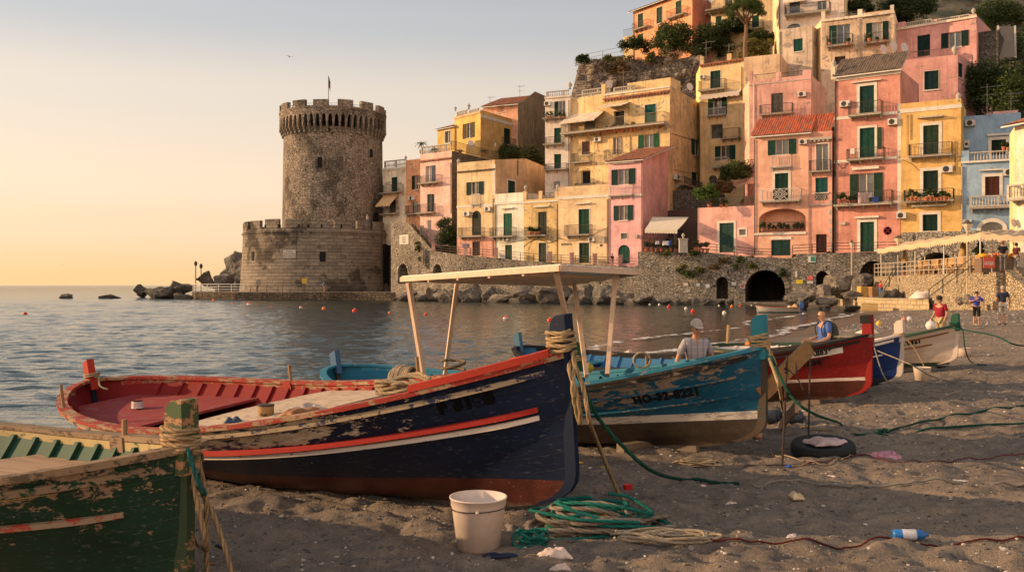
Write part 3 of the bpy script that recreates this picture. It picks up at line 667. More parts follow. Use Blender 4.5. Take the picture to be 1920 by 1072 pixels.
def make_boat(name, label, group, bow, d, L, B, Hm, Hb, Hs, heel, hm, inner, railc, postc, spost=None, bow_h=0.3, stern_h=0.28, pitch=0.0, sink=0.0, full=0.62, aft_deck=None, fore_deck=None,
    thwarts=(), strakes=(), rubc=None, rail_t=(0.0, 1.0), low_t=None, pins=(), floor=True, stern_x=None, postw=(0.15, 0.09), railw=(0.07, 0.03), rk=0.10, inw=None, stembar=None):
 """bow = point of the ground under the stem; d = unit direction from bow to stern (in plan)"""
 h = Hull(L, B, Hm, Hb, Hs, full=full, bowrake=rk)
 st = Vector((bow.x + d[0] * L, bow.y + d[1] * L, 0)); st.z = gz(st.x, st.y) + pitch; st.z = max(st.z, 0.0)
 b0 = Vector(bow); b0.z -= sink; st.z -= sink
 M = frame_of(b0, st, heel)
 root = bpy.data.objects.new(name, None); COL.objects.link(root); root.location = st; root.rotation_euler = M.to_euler()
 tag(root, label, 'boat', group)
 h.root = root; h.M4 = Matrix.Translation(st) @ M.to_4x4()
 hm_ = h.mesh().build('hull', hm, root, smooth=True)
 h.mesh(off=0.035, g0=0.02).build('inner_planking', inner, root, smooth=True)
 h.rail(railw[0], railw[1], 0.035, rail_t[0], rail_t[1]).build('gunwale', railc, root)
 # inwale below the cap
 mb = MB()
 for side in (1, -1):
  vs = []; n = 60
  for i in range(n + 1):
   t = 0.03 + 0.93 * i / n; p = h.P(t, 1.0, side, 0.04); a = Vector((0, 1, 0)) * side
   for dy, dz in ((0, -0.005), (-0.03, -0.005), (-0.03, -0.085), (0, -0.085)):
    q = p + a * dy
    if q.y * side < 0.01: q.y = 0.01 * side
    vs.append(Vector((q.x, q.y, q.z + dz)))
  mb.add(vs, [(i * 4 + j, (i + 1) * 4 + j, (i + 1) * 4 + (j + 1) % 4, i * 4 + (j + 1) % 4) for i in range(n) for j in range(4)])
 mb.build('inwale', inw or railc, root)
 # ribs
 nrib = int(L / 0.36)
 for k in range(nrib):
  t = 0.09 + 0.82 * k / (nrib - 1)
  for side in (1, -1):
   mb = MB(); vs = []; n = 8; w = 0.026 / L
   for i in range(n + 1):
    g = 0.30 + 0.66 * i / n
    for tt, of in ((t - w, 0.037), (t + w, 0.037), (t + w, 0.075), (t - w, 0.075)): vs.append(h.P(tt, g, side, of))
   mb.add(vs, [(i * 4 + j, (i + 1) * 4 + j, (i + 1) * 4 + (j + 1) % 4, i * 4 + (j + 1) % 4) for i in range(n) for j in range(4)] + [(n * 4, n * 4 + 1, n * 4 + 2, n * 4 + 3)])
   mb.build('rib', inner, root)
 if floor: h.deck(0.12, 0.90, 0.36, 0.02).build('floorboards', inner, root)
 if aft_deck: h.deck(aft_deck[0], aft_deck[1], aft_deck[2], 0.03).build('stern_deck', aft_deck[3], root)
 if fore_deck: h.deck(fore_deck[0], fore_deck[1], fore_deck[2], 0.03, crown=0.03).build('foredeck', fore_deck[3], root)
 for (t, g, w, mt) in thwarts:
  h.deck(t - w / L / 2, t + w / L / 2, g, 0.035, n=2).build('thwart', mt, root)
 for (g, hh, pr, mt, t0, t1, nm) in strakes:
  h.strake(g, 0, hh, t0, t1, proud=pr).build(nm, mt, root)
 # stem bar running down the bow, and the stern bar
 for nm, which in (('stem_post', 1), ('stern_post', 0)):
  tt = 1.0 if which else 0.0; mb = MB(); pts = [h.P(tt, g, 1) for g in [i / 14 for i in range(15)]]
  top = h.Hb if which else h.Hs; hh = bow_h if which else stern_h
  sg = 1 if which else -1; vs = []
  for p in pts: vs += [Vector((p.x - sg * 0.05, 0.03, p.z)), Vector((p.x + sg * 0.04, 0.022, p.z)), Vector((p.x + sg * 0.04, -0.022, p.z)), Vector((p.x - sg * 0.05, -0.03, p.z))]
  n = len(pts) - 1
  mb.add(vs, [(i * 4 + j, (i + 1) * 4 + j, (i + 1) * 4 + (j + 1) % 4, i * 4 + (j + 1) % 4) for i in range(n) for j in range(4)] + [(0, 1, 2, 3)])
  mb.build(nm + '_bar' if False else ('stem' if which else 'sternpost'), stembar or postc, root)
  mb = stem_post(h, pts[-1].x - sg * 0.035, top - 0.10, top + hh, postw[0], postw[1], cut=0.09 if which else 0.05, lean=0.02 * sg, rnd_top=bool(which))
  if not which:
   for i, p in enumerate(mb.v): pass
  mb.build('stem_head' if which else 'stern_head', postc if which else (spost or postc), root)
 for (t, side, hh) in pins:
  p = h.P(t, 1.0, side); q = Vector((p.x, p.y - side * 0.03, p.z))
  mb = MB(); mb.box((q.x, q.y - side * 0.02, q.z - 0.02), (0.16, 0.09, 0.10)); mb.build('rowlock_block', railc, root)
  mb = MB(); mb.tube([q, q + Vector((0.012, 0, hh))], 0.018, 6); mb.build('thole_pin', wood((0.30, 0.17, 0.08), 2), root)
 mb = MB(); mb.box((L * 0.47, 0, 0.035), (L * 0.82, 0.06, 0.07)); mb.build('keel', hm, root)
 return h
def W3(h, p): return h.M4 @ Vector(p)

WOODG = wood((0.40, 0.29, 0.19), 0, dark=0.55)
# --- navy boat
N_RED = worn((0.30, 0.022, 0.018), under=(0.33, 0.20, 0.14), amt=0.15, seed=1)
N_IN = worn((0.17, 0.010, 0.010), under=(0.16, 0.05, 0.04), amt=0.2, rough=0.8, seed=2)
NAVY = hullmat((0.005, 0.012, 0.036), (0.11, 0.028, 0.018), 0.30, (0.54, 0.44, 0.32), 0.66, seed=1, gu=0.76, zrise=0.0004, xm=(4.3, 3.7), under2=(0.36, 0.25, 0.16), wlo=0.72, whi=0.80)
nb = G(1105, 985)
d2 = Vector((-0.722, 0.692, 0)).normalized()
hN = make_boat('fishing_boat', 'big navy blue boat with red interior and a red and white side stripe', 'wooden boats drawn up on the beach',
 nb, d2, 8.25, 2.15, 0.72, 1.22, 0.92, R(7.0), NAVY, N_IN, worn((0.27, 0.03, 0.02), under=(0.38, 0.25, 0.15), amt=0.55, rough=0.8, seed=3, sc=0.7), worn((0.006, 0.013, 0.035), under=(0.3, 0.2, 0.1), amt=0.15, seed=4),
 spost=worn((0.36, 0.035, 0.02), under=(0.35, 0.2, 0.12), amt=0.35, seed=6),
 full=0.72, bow_h=0.30, stern_h=0.30, aft_deck=(0.05, 0.30, 0.80, worn((0.25, 0.035, 0.035), under=(0.30, 0.09, 0.08), amt=0.45, rough=0.85, seed=8, sc=0.6)), fore_deck=(0.46, 0.66, 0.93, worn((0.50, 0.38, 0.27), under=(0.38, 0.25, 0.15), amt=0.45, seed=9)),
 thwarts=((0.37, 0.72, 0.22, N_IN),), pins=((0.36, 1, 0.22), (0.66, 1, 0.24), (0.17, -1, 0.30)),
 strakes=((0.745, 0.046, 0.035, worn((0.34, 0.025, 0.018), amt=0.15, seed=5), 0.02, 0.975, 'red_strake'), (0.695, 0.044, 0.032, worn((0.62, 0.52, 0.44), under=(0.3, 0.2, 0.14), amt=0.3, seed=7), 0.02, 0.975, 'white_strake'),
    (0.945, 0.045, 0.028, worn((0.03, 0.035, 0.075), under=(0.42, 0.31, 0.2), amt=0.75, seed=10, sc=0.8), 0.01, 0.985, 'rubbing_strake')), railw=(0.09, 0.03))
hN.rail(0.03, 0.035, 0.05, 0.87, 0.99, dz=0.036).build('washboard', worn((0.42, 0.04, 0.022), under=(0.4, 0.25, 0.15), amt=0.2, seed=12), hN.root)
hull_text(hN, 'F 3168', 0.915, 0.85, -1, 0.15, (0.0008, 0.0008, 0.001), hN.root, hull_len_dir=1)
# --- blue boat with the canopy
C_BL = (0.006, 0.082, 0.145)
BLUE = hullmat(C_BL, (0.075, 0.055, 0.04), 0.30, (0.30, 0.22, 0.15), 0.76, seed=2, white=(0.62, 0.55, 0.48), bandw=0.085, zrise=0.0016, xm=(4.9, 3.2), under2=(0.17, 0.12, 0.08))
BL_IN = worn((0.015, 0.12, 0.19), under=(0.05, 0.05, 0.05), amt=0.25, seed=22)
BL_R = worn((0.03, 0.17, 0.25), under=(0.34, 0.27, 0.2), amt=0.35, seed=23)
bb = G(1452, 862)
hB = make_boat('fishing_boat', 'light blue flaking boat with black rail that carries the wooden canopy', 'wooden boats drawn up on the beach',
 bb, d2, 7.3, 1.95, 0.66, 1.09, 0.94, R(4), BLUE, BL_IN, BL_R, worn((0.03, 0.19, 0.24), under=(0.35, 0.2, 0.1), amt=0.12, seed=24), spost=worn((0.05, 0.11, 0.2), amt=0.3, seed=25),
 bow_h=0.34, stern_h=0.26, aft_deck=(0.04, 0.22, 0.82, BL_IN), fore_deck=(0.78, 0.95, 0.86, BL_R), thwarts=((0.42, 0.74, 0.24, BL_IN), (0.62, 0.76, 0.24, BL_IN)), pins=((0.72, 1, 0.16),),
 strakes=((0.955, 0.045, 0.035, worn((0.018, 0.014, 0.013), under=(0.2, 0.15, 0.1), amt=0.4, seed=26), 0.01, 0.985, 'rubbing_strake'), (0.80, 0.026, 0.018, worn(C_BL, under=(0.3, 0.2, 0.13), amt=0.5, seed=27), 0.02, 0.97, 'hull_strake'),
    (0.62, 0.022, 0.015, worn(C_BL, under=(0.3, 0.2, 0.13), amt=0.5, seed=28), 0.02, 0.97, 'hull_strake')), stembar=worn((0.07, 0.05, 0.035), under=(0.02, 0.14, 0.18), amt=0.4, seed=29))
hB.rail(0.03, 0.04, 0.04, 0.62, 0.74, sides=(-1,), dz=0.036).build('white_fender_board', worn((0.6, 0.5, 0.42), amt=0.1, seed=30), hB.root)
hull_text(hB, 'HO-32-8221', 0.875, 0.70, -1, 0.125, (0.006, 0.008, 0.012), hB.root)
# --- dark red boat
REDH = hullmat((0.20, 0.008, 0.008), (0.085, 0.022, 0.015), 0.33, (0.4, 0.25, 0.2), 0.12, seed=3, white=(0.62, 0.52, 0.46), bandw=0.05, zrise=0.0010, under2=(0.2, 0.1, 0.08))
rb = G(1644, 760)
hR = make_boat('fishing_boat', 'dark red wooden boat with black rail and a white name plate', 'wooden boats drawn up on the beach',
 rb, d2, 7.2, 1.8, 0.64, 1.04, 0.95, R(4), REDH, worn((0.03, 0.12, 0.24), amt=0.2, seed=31), worn((0.016, 0.013, 0.013), amt=0.2, seed=32), worn((0.22, 0.012, 0.010), amt=0.12, seed=33), spost=worn((0.05, 0.12, 0.18), under=(0.3, 0.25, 0.2), amt=0.3, seed=34),
 bow_h=0.30, stern_h=0.30, aft_deck=(0.04, 0.22, 0.82, BL_IN), fore_deck=(0.80, 0.95, 0.86, BL_IN), thwarts=((0.5, 0.74, 0.24, BL_IN), (0.68, 0.76, 0.2, BL_IN)), pins=((0.70, 1, 0.22),),
 strakes=((0.955, 0.045, 0.03, worn((0.016, 0.013, 0.013), amt=0.2, seed=32), 0.01, 0.985, 'rubbing_strake'), (0.80, 0.022, 0.016, worn((0.02, 0.012, 0.012), amt=0.2, seed=35), 0.02, 0.93, 'black_strake')))
mb = MB(); mb.box((hR.L - 0.03, 0, 1.29), (0.16, 0.10, 0.12)); mb.build('black_post_cap', worn((0.014, 0.012, 0.012), amt=0.2, seed=36), hR.root)
# name plate follows the hull
mb = MB(); mb.grid(lambda a, b_: hR.P(0.855 + 0.10 * a, 0.845 + 0.085 * b_, -1) + hR.Nn(0.855 + 0.10 * a, 0.9, -1) * 0.006, 8, 2)
mb.build('name_plate', plain((0.68, 0.64, 0.58), 0.5), hR.root)
hull_text(hR, 'LIVA8836', 0.905, 0.868, -1, 0.105, (0.01, 0.01, 0.01), hR.root, thick=0.003)
hull_text(hR, 'T 1534', 0.885, 0.725, -1, 0.13, (0.012, 0.008, 0.008), hR.root)
# --- small royal blue boat
RB = hullmat((0.012, 0.035, 0.14), (0.045, 0.06, 0.08), 0.24, (0.35, 0.3, 0.25), 0.10, seed=4)
wp = worn((0.62, 0.52, 0.46), amt=0.15, seed=41)
rr_ = G(1702, 738)
hS = make_boat('fishing_boat', 'royal blue boat with white rail numbered 1974, between the red and the white boat', 'wooden boats drawn up on the beach',
 rr_, d2, 5.6, 1.6, 0.57, 0.92, 0.62, R(4), RB, wp, wp, worn((0.55, 0.47, 0.40), amt=0.2, seed=42), bow_h=0.26, stern_h=0.2, fore_deck=(0.72, 0.95, 0.9, wp), thwarts=((0.5, 0.75, 0.22, wp),),
 strakes=((0.955, 0.05, 0.03, wp, 0.01, 0.985, 'rubbing_strake'), (0.74, 0.026, 0.022, wp, 0.02, 0.955, 'white_strake')))
hull_text(hS, '1974', 0.90, 0.845, -1, 0.13, (0.62, 0.55, 0.48), hS.root)
# --- white boat
WH = hullmat((0.52, 0.42, 0.34), (0.02, 0.06, 0.04), 0.17, (0.35, 0.3, 0.25), 0.08, seed=5, upper=(0.52, 0.42, 0.33), gu=0.7)
mah = worn((0.16, 0.05, 0.02), amt=0.15, seed=51)
wb = G(1803, 698)
hW = make_boat('fishing_boat', 'white wooden boat with brown stripes and green stem head, farthest up the beach', 'wooden boats drawn up on the beach',
 wb, d2, 5.8, 1.6, 0.52, 0.90, 0.60, R(4), WH, wp, worn((0.03, 0.06, 0.04), amt=0.2, seed=52), worn((0.02, 0.08, 0.05), amt=0.2, seed=53), bow_h=0.24, stern_h=0.2, fore_deck=(0.74, 0.95, 0.9, worn((0.4, 0.25, 0.12), amt=0.2, seed=54)), thwarts=((0.5, 0.75, 0.22, wp),),
 strakes=((0.90, 0.03, 0.02, mah, 0.01, 0.98, 'mahogany_strake'), (0.70, 0.03, 0.022, mah, 0.02, 0.93, 'mahogany_strake')), stembar=worn((0.55, 0.45, 0.37), amt=0.1, seed=55))
hull_text(hW, 'TA 0321', 0.86, 0.80, -1, 0.12, (0.01, 0.01, 0.01), hW.root)
# --- green boat in the near left corner
GRN = hullmat((0.004, 0.028, 0.015), (0.05, 0.014, 0.012), 0.20, (0.26, 0.18, 0.12), 0.55, seed=6, white=(0.55, 0.46, 0.38), bandw=0.05, zrise=0.0, xm=(3.9, 2.6), under2=(0.17, 0.10, 0.065))
GI = worn((0.015, 0.055, 0.033), under=(0.22, 0.16, 0.07), amt=0.15, seed=61, sc=0.6)
GR = worn((0.35, 0.26, 0.12), under=(0.03, 0.09, 0.05), amt=0.4, seed=62)
gb = Vector((-1.46, 4.36, 0)); gb.z = gz(gb.x, gb.y)
dg_ = Vector((-0.79, 0.613, 0)).normalized()
hG = make_boat('fishing_boat', 'dark green boat with flaking paint, cut by the left edge of the picture', 'wooden boats drawn up on the beach',
 gb, dg_, 5.4, 1.75, 0.66, .93, 0.72, R(3), GRN, GI, worn((0.21, 0.135, 0.08), under=(0.10, 0.07, 0.045), amt=0.5, seed=63), worn((0.04, 0.07, 0.028), under=(0.30, 0.09, 0.04), amt=0.62, seed=64, sc=0.9, under2=(0.33, 0.22, 0.12)),
 inw=GR, bow_h=0.25, stern_h=0.2, aft_deck=(0.05, 0.2, 0.8, GI), fore_deck=(0.40, 0.72, 0.80, wood((0.40, 0.24, 0.13), 0)), pins=((0.62, 1, 0.14),), stembar=worn((0.03, 0.05, 0.025), under=(0.30, 0.18, 0.09), amt=0.45, seed=65),
 strakes=((0.745, 0.034, 0.03, worn((0.33, 0.05, 0.03), under=(0.30, 0.21, 0.14), amt=0.72, seed=66, sc=0.7), 0.02, 0.955, 'red_strake'), (0.945, 0.045, 0.026, worn((0.18, 0.12, 0.075), under=(0.01, 0.04, 0.02), amt=0.5, seed=67), 0.01, 0.985, 'rubbing_strake')))

# ropes wound round the stem heads
def stem_wrap(h, name, label, turns, r, col, z0, hx=0.075, hy=0.045, sd=1, grp='ropes wound round stem heads'):
 c = W3(h, (h.L - 0.035, 0, h.Hb)); ax = (h.M4.to_3x3() @ Vector((1, 0, 0))).normalized(); ay = (h.M4.to_3x3() @ Vector((0, 1, 0))).normalized()
 pts = wraps(c, ax, ay, hx, hy, z0, z0 + turns * r * 1.9, turns, r, 0.5, sd)
 return c, ax, ay, pts
def mrope(name, label, lists, col, r, group=None, n=12, seg=0.7):
 mb = MB()
 for pts in lists: mb.tube(resample(spline(pts, 10), r * seg), r, n, strands=3, twist=0.34 / r)
 return tag(mb.build(name, ropemat(col), smooth=True), label, 'rope', group)
# navy boat
c, ax, ay, pts = stem_wrap(hN, '', '', 5, 0.0165, HEMP, 0.03, sd=3)
gN = G(1172, 930)
tail = [pts[0], c + ax * 0.13 - ay * 0.02 - Vector((0, 0, 0.06)), c + ax * 0.17 + ay * 0.02 - Vector((0, 0, 0.22)), c + ax * 0.2 + ay * 0.05 + Vector((0, 0, -0.45)), (c * 0.5 + gN * 0.5) + Vector((0.0, 0, -0.03)), gN + Vector((-0.07, 0, 0.12)), gN + Vector((0, 0, 0.02))]
tail2 = [pts[3], c + ax * 0.10 - ay * 0.05 - Vector((0, 0, 0.08)), c + ax * 0.14 - ay * 0.03 - Vector((0, 0, 0.22)), c + ax * 0.14 + ay * 0.02 + Vector((0, 0, -0.38)), c + ax * 0.11 + ay * 0.05 + Vector((0, 0, -0.47)), c + ax * 0.10 + ay * 0.02 + Vector((0, 0, -0.36)), c + ax * 0.13 - ay * 0.05 + Vector((0, 0, -0.2)), c + ax * 0.11 - Vector((0, 0, 0.02))]
mrope('mooring_rope', 'pale hemp rope wound round the navy stem head and running down to the sand', [pts, tail, tail2], HEMP, 0.0155)
gA = G(1375, 912); gB_ = G(1920, 906)
sag = [c + ax * 0.06 + Vector((0, 0, 0.0)), c + ax * 0.25 + Vector((0, 0.1, -0.32)), px(1135, 800, 6.6), px(1215, 878, 6.8)] + lay([(1280, 900), (1330, 908), (1375, 912), (1410, 914)], .024)[::4]
mrope('mooring_rope', 'thick green rope sagging from the navy stem down to the sand', [sag], DKGR, 0.0145)
P0 = [G(1410, 914), G(1500, 909), G(1600, 909), G(1720, 906), G(1830, 904), G(1960, 903)]
rope('mooring_rope', 'thin grey rope running right over the sand from the end of the green one', 'rope', lay([(1410, 914), (1500, 909), (1600, 909), (1720, 906), (1830, 904), (1960, 903)], .02), .010, GREY, n=8)
# blue boat
c, ax, ay, pts = stem_wrap(hB, '', '', 5, 0.015, HEMP, 0.0, sd=5)
drop = [pts[2], c + ay * 0.12 - Vector((0, 0, 0.06)), c + ax * 0.08 + ay * 0.1 - Vector((0, 0, 0.2)), c + ax * 0.16 + ay * 0.03 - Vector((0, 0, 0.16)), c + ax * 0.12 - ay * 0.04, pts[20]]
drop2 = [pts[5], c + ay * 0.16 - Vector((0, 0, 0.02)), c + ax * 0.05 + ay * 0.13 - Vector((0, 0, 0.15)), c + ax * 0.14 + ay * 0.05 - Vector((0, 0, 0.22)), c + ax * 0.12 - ay * 0.02 - Vector((0, 0, .05))]
inb = [pts[0], W3(hB, (hB.L - 0.5, 0.05, 0.98)), W3(hB, (hB.L - 1.2, 0.35, 0.86)), W3(hB, (hB.L - 1.6, 0.5, 0.78))]
dn = [c + ax * 0.12 - ay * 0.02 - Vector((0, 0, 0.10)), px(1462, 730, 8.3), G(1468, 790) + Vector((0, 0, 0.15)), G(1480, 798) + Vector((0, 0, 0.03))]
mrope('mooring_rope', 'pale rope wound round the light blue stem head, one end leading aft over the foredeck', [pts, drop, drop2, inb, dn], HEMP, 0.014)
gk = G(1655, 805)
sag = [c + ax * 0.12 - Vector((0, 0, 0.06)), px(1480, 738, 8.4), px(1525, 775, 8.5), G(1572, 800) + Vector((0, 0, .05))] + lay([(1590, 806), (1612, 812), (1655, 808), (1700, 806), (1800, 799), (1960, 793)], .016)[::6]
mrope('mooring_rope', 'green rope from the light blue stem, lying along the sand to the right edge', [sag], DKGR, 0.013, n=8)
kn = [gk + Vector((0.07 * math.cos(a), 0.05 * math.sin(a * 1.3), 0.03 + 0.025 * math.sin(a * 2.1))) for a in [i * 0.7 for i in range(22)]]
br_ = lay([(1655, 805), (1720, 792), (1820, 778), (1960, 758)], .016)[::6]
mrope('mooring_rope', 'green rope with a fat knot, branching up to the right edge of the beach', [kn, br_], DKGR, 0.013, n=8)
# red boat
c, ax, ay, pts = stem_wrap(hR, '', '', 2, 0.011, GREY, -0.03, sd=6)
e1 = [pts[4], c - ax * 0.45 - ay * 0.02 + Vector((0, 0, -0.01)), c - ax * 0.3 + ay * 0.06 + Vector((0, 0, -0.05)), c + ax * 0.05 + ay * 0.07 - Vector((0, 0, 0.16)), c + ax * 0.1 - Vector((0, 0, 0.2)), px(1705, 682, 11.2), px(1750, 706, 11.0), G(1790, 716) + Vector((0, 0, 0.02)), G(1850, 722) + Vector((0, 0, 0.02))]
e2 = [c + ax * 0.1 - Vector((0, 0, 0.18)), px(1655, 700, 11.4), px(1672, 720, 11.2), G(1700, 738) + Vector((0, 0, 0.03)), G(1720, 745) + Vector((0, 0, 0.01))]
e3 = [pts[4], c - ax * 0.5 + Vector((0, 0, 0.0)), c - ax * 0.35 + ay * 0.09 - Vector((0, 0, 0.04)), c + ax * 0.03 + ay * 0.08 - Vector((0, 0, 0.13)), c + ax * 0.1 - Vector((0, 0, 0.16))]
mrope('mooring_rope', 'grey rope on the dark red bow, forking down to the sand', [pts, e1, e2, e3], (0.30, 0.25, 0.19), 0.0085, n=8)
# small blue and white boats
c, ax, ay, pts = stem_wrap(hS, '', '', 3, 0.012, HEMP, -0.02, sd=7)
mrope('mooring_rope', 'pale rope round the white stem head of the royal blue boat', [pts, [pts[0], c + ax * .12 - ay * .02 - Vector((0, 0, .05)), c + ax * .25 - Vector((0, 0, .22)), c + ax * .4 - Vector((0, 0, .5))]], HEMP, 0.008, n=8)
c, ax, ay, pts = stem_wrap(hW, '', '', 4, 0.017, TEAL, -0.06, sd=8)
mrope('mooring_rope', 'green rope round the stem head of the white boat, one end dropping to the sand', [pts, [pts[0], c + ax * 0.15 - Vector((0, 0, 0.1)), c + ax * 0.2 - Vector((0, 0, 0.5)), G(1822, 680) + Vector((0, 0, 0.02)), G(1850, 690) + Vector((0, 0, 0.02))],
  [pts[9], px(1860, 628, 14.8), px(1920, 648, 14.2), G(1990, 660) + Vector((0, 0, .3))]], DKGR, 0.012, n=8)
# green boat: turns, a hanging bight and two tails
c, ax, ay, pts = stem_wrap(hG, '', '', 5, 0.0125, HEMP, 0.0, sd=9)
Z = Vector((0, 0, 1))
lp = [pts[6], c - ax * 0.17 + ay * 0.09 + Z * 0.04, c - ax * 0.20 + ay * 0.12 - Z * 0.08, c - ax * 0.21 + ay * 0.15 - Z * 0.30, c - ax * 0.15 + ay * 0.17 - Z * 0.47, c - ax * 0.02 + ay * 0.15 - Z * 0.50, c + ax * 0.11 + ay * 0.05 - Z * 0.38, c + ax * 0.09 + ay * 0.01 - Z * 0.15, pts[3]]
t1 = [pts[2], c + ay * 0.09 - Z * 0.04, c - ax * 0.0 + ay * 0.13 - Z * 0.25, c - ax * 0.05 + ay * 0.17 - Z * 0.5, c - ax * 0.09 + ay * 0.2 - Z * 0.8, c - ax * 0.10 + ay * 0.2 - Z * 1.05]
t2 = [pts[12], c - ax * 0.12 + ay * 0.08 - Z * 0.02, c - ax * 0.10 + ay * 0.13 - Z * 0.15, c - ax * 0.0 + ay * 0.17 - Z * 0.33, c + ax * 0.10 + ay * 0.2 - Z * 0.58, c + ax * 0.18 + ay * 0.22 - Z * 0.85, c + ax * 0.22 + ay * 0.25 - Z * 1.02]
mrope('mooring_rope', 'hemp rope wound on the near green boat stem with a hanging loop', [pts, lp, t1, t2], (0.40, 0.27, 0.15), 0.0118, n=14)
gl = [pts[9], c - ax * 0.11 + ay * 0.06 + Z * 0.05, c - ax * 0.07 + ay * 0.10 - Z * 0.08, c + ay * 0.11 - Z * 0.19, c + ax * 0.10 + ay * 0.06 - Z * 0.20, c + ax * 0.13 - Z * 0.12, c + ax * 0.10 - ay * 0.03 + Z * 0.02, pts[5]]
mrope('mooring_rope', 'short teal rope looped under the hemp turns on the near green boat', [gl], (0.03, 0.15, 0.15), 0.0105, n=12)

# things in and on the boats
def coil_over(name, label, c, ax, ay, R_, w, turns, r, col, tag_=True):
 """a hank of rope hung over a rail"""
 q = random.Random(3); L = []
 for k in range(turns):
  o = c + ax * (w * (k / (turns - 1) - 0.5)); rr_ = R_ * q.uniform(0.85, 1.1)
  L.append([o + ay * (rr_ * 0.62 * math.cos(a)) + Z * (rr_ * math.sin(a)) + ax * q.uniform(-.01, .01) for a in [i * math.pi / 6 for i in range(13)]])
 return mrope(name, label, L, col, r, n=8)
bx, by = (hN.M4.to_3x3() @ Vector((1, 0, 0))).normalized(), (hN.M4.to_3x3() @ Vector((0, 1, 0))).normalized()
p = hN.P(0.62, 1, 1); coil_over('rope_hank', 'thick hank of tan rope hung over the far red rail of the navy boat', W3(hN, p) - Z * 0.02, bx, by, 0.17, 0.26, 9, 0.017, (0.40, 0.30, 0.20))
p = hN.P(0.80, 1, 1); cc_ = W3(hN, (hN.L * 0.775, 0.0, 0.93)); q_ = random.Random(4)
L = []
for k in range(6):
 L.append([cc_ + bx * (0.28 * math.cos(a) * q_.uniform(.8, 1.1)) + by * (0.17 * math.sin(a) * q_.uniform(.8, 1.1)) + Z * (0.02 * k + 0.02 * math.sin(a * 2 + k)) for a in [i * math.pi / 6 for i in range(14)]])
mrope('rope_coil', 'loose coil of tan rope lying inside the bow of the navy boat', L, (0.40, 0.29, 0.18), 0.016, n=8)
p = W3(hN, (hN.L * 0.87, -0.12, 1.06))
mrope('rope_coil', 'small dark rope coil behind the raised red washboard of the navy bow', [[p + bx * 0.1 * math.cos(a) + by * 0.08 * math.sin(a) + Z * (0.006 * i) for i, a in enumerate([i * 0.6 for i in range(30)])]], (0.2, 0.15, 0.1), 0.012, n=8)
sx = W3(hN, (0.06, 0, hN.Hs + 0.06))
mrope('mooring_rope', 'short pale rope tied round the red stern head of the navy boat', [[sx + bx * 0.11 * math.cos(a) + by * 0.09 * math.sin(a) + Z * (0.012 * a / 3) for a in [i * 0.6 for i in range(24)]] + [sx + bx * 0.25 - Z * 0.1, sx + bx * 0.38 + by * 0.05 - Z * 0.16]], (0.42, 0.32, 0.2), 0.012, n=8)
def can(name, label, cat, loc, r, h_, body, rim, rz=0.0):
 t = thing(name, loc, label, cat)
 mb = MB(); mb.lathe([(0.001, 0.003), (r * .96, 0.003), (r, 0.01), (r, h_ * .45), (r * 1.02, h_ * .47), (r, h_ * .5), (r, h_), (r * .93, h_), (r * .93, h_ - .02), (0.001, h_ - .02)], n=20); mb.build('body', body, t, smooth=False)
 mb = MB(); mb.lathe([(r * 1.0, h_ - 0.012), (r * 1.05, h_ - 0.01), (r * 1.05, h_ + .004), (r * .95, h_ + .004)], n=20); mb.build('rim', rim, t)
 return t
zc = lambda h, t, g, y=0: W3(h, (h.P(t, g).x, y, h.P(t, g).z + 0.012))
can('tin_can', 'rusty tin with a dark rim standing on the pale foredeck of the navy boat', 'tin', zc(hN, 0.57, 0.93, -0.30) + Z * 0.02, 0.075, 0.10, worn((0.34, 0.2, 0.08), under=(0.1, 0.06, 0.03), amt=0.4, seed=71), plain((0.05, 0.04, 0.035)))
mb = MB(); rr0 = random.Random(2)
for i in range(7): mb.lathe([(0.068 - 0.002 * i + rr0.uniform(-.004, .004), 0.012 * i), (0.075 - 0.001 * i, 0.012 * i + 0.006), (0.068, 0.012 * i + 0.011)], n=18)
mb.lathe([(0.001, 0.085), (0.065, 0.085)], n=18); mb.lathe([(0.001, 0.002), (0.068, 0.001)], n=18)
t = mb.build('bait_tub', plain((0.62, 0.50, 0.45), 0.5), smooth=True); t.location = zc(hN, 0.17, 0.80, -0.05); tag(t, 'small dented white tub on the red stern deck of the navy boat', 'tub')
# gloves / rag on the pale deck
def rag(name, label, cat, loc, sx, sy, h_, mat, sd=1, rz=0.0, n=26, mi=None):
 mb = MB()
 def fn(a, b_):
  x, y = (a - .5) * sx, (b_ - .5) * sy; e = (1 - (2 * a - 1) ** 4) * (1 - (2 * b_ - 1) ** 4)
  q = .6 * mnoise.noise(Vector((x / sx * 2.6 + sd * 3, y / sy * 2.0, sd))) + .22 * abs(mnoise.noise(Vector((x / sx * 6 + sd, y / sy * 5 + x / sx * 3, sd + 2)))); w = mnoise.noise(Vector((a * 2 + sd, b_ * 2, 5)))
  return Vector((x * (1 + 0.25 * w), y * (1 + 0.3 * mnoise.noise(Vector((a * 3, b_ * 3, sd + 9)))), max(0.004, h_ * (0.5 + q * .9) * e ** .6 + 0.004)))
 mb.grid(fn, n, n); o = mb.build(name, mat, smooth=True); o.location = loc; o.rotation_euler = (0, 0, rz)
 sm = o.modifiers.new('thickness', 'SOLIDIFY'); sm.thickness = 0.004
 return tag(o, label, cat)
rag('rag', 'crumpled pale rag lying on the pale foredeck of the navy boat beside the brown one', 'rag', zc(hN, 0.635, 0.93, -0.2) + Z * .02, 0.30, 0.2, 0.10, plain((0.48, 0.36, 0.29), var=0.3), 3, 0.4)
rag('rag', 'crumpled brown sacking on the navy boat beside the rope hank', 'rag', zc(hN, 0.665, 0.93, -0.42) + Z * .03, 0.35, 0.22, 0.09, plain((0.30, 0.13, 0.05), var=0.4), 5, 0.9)
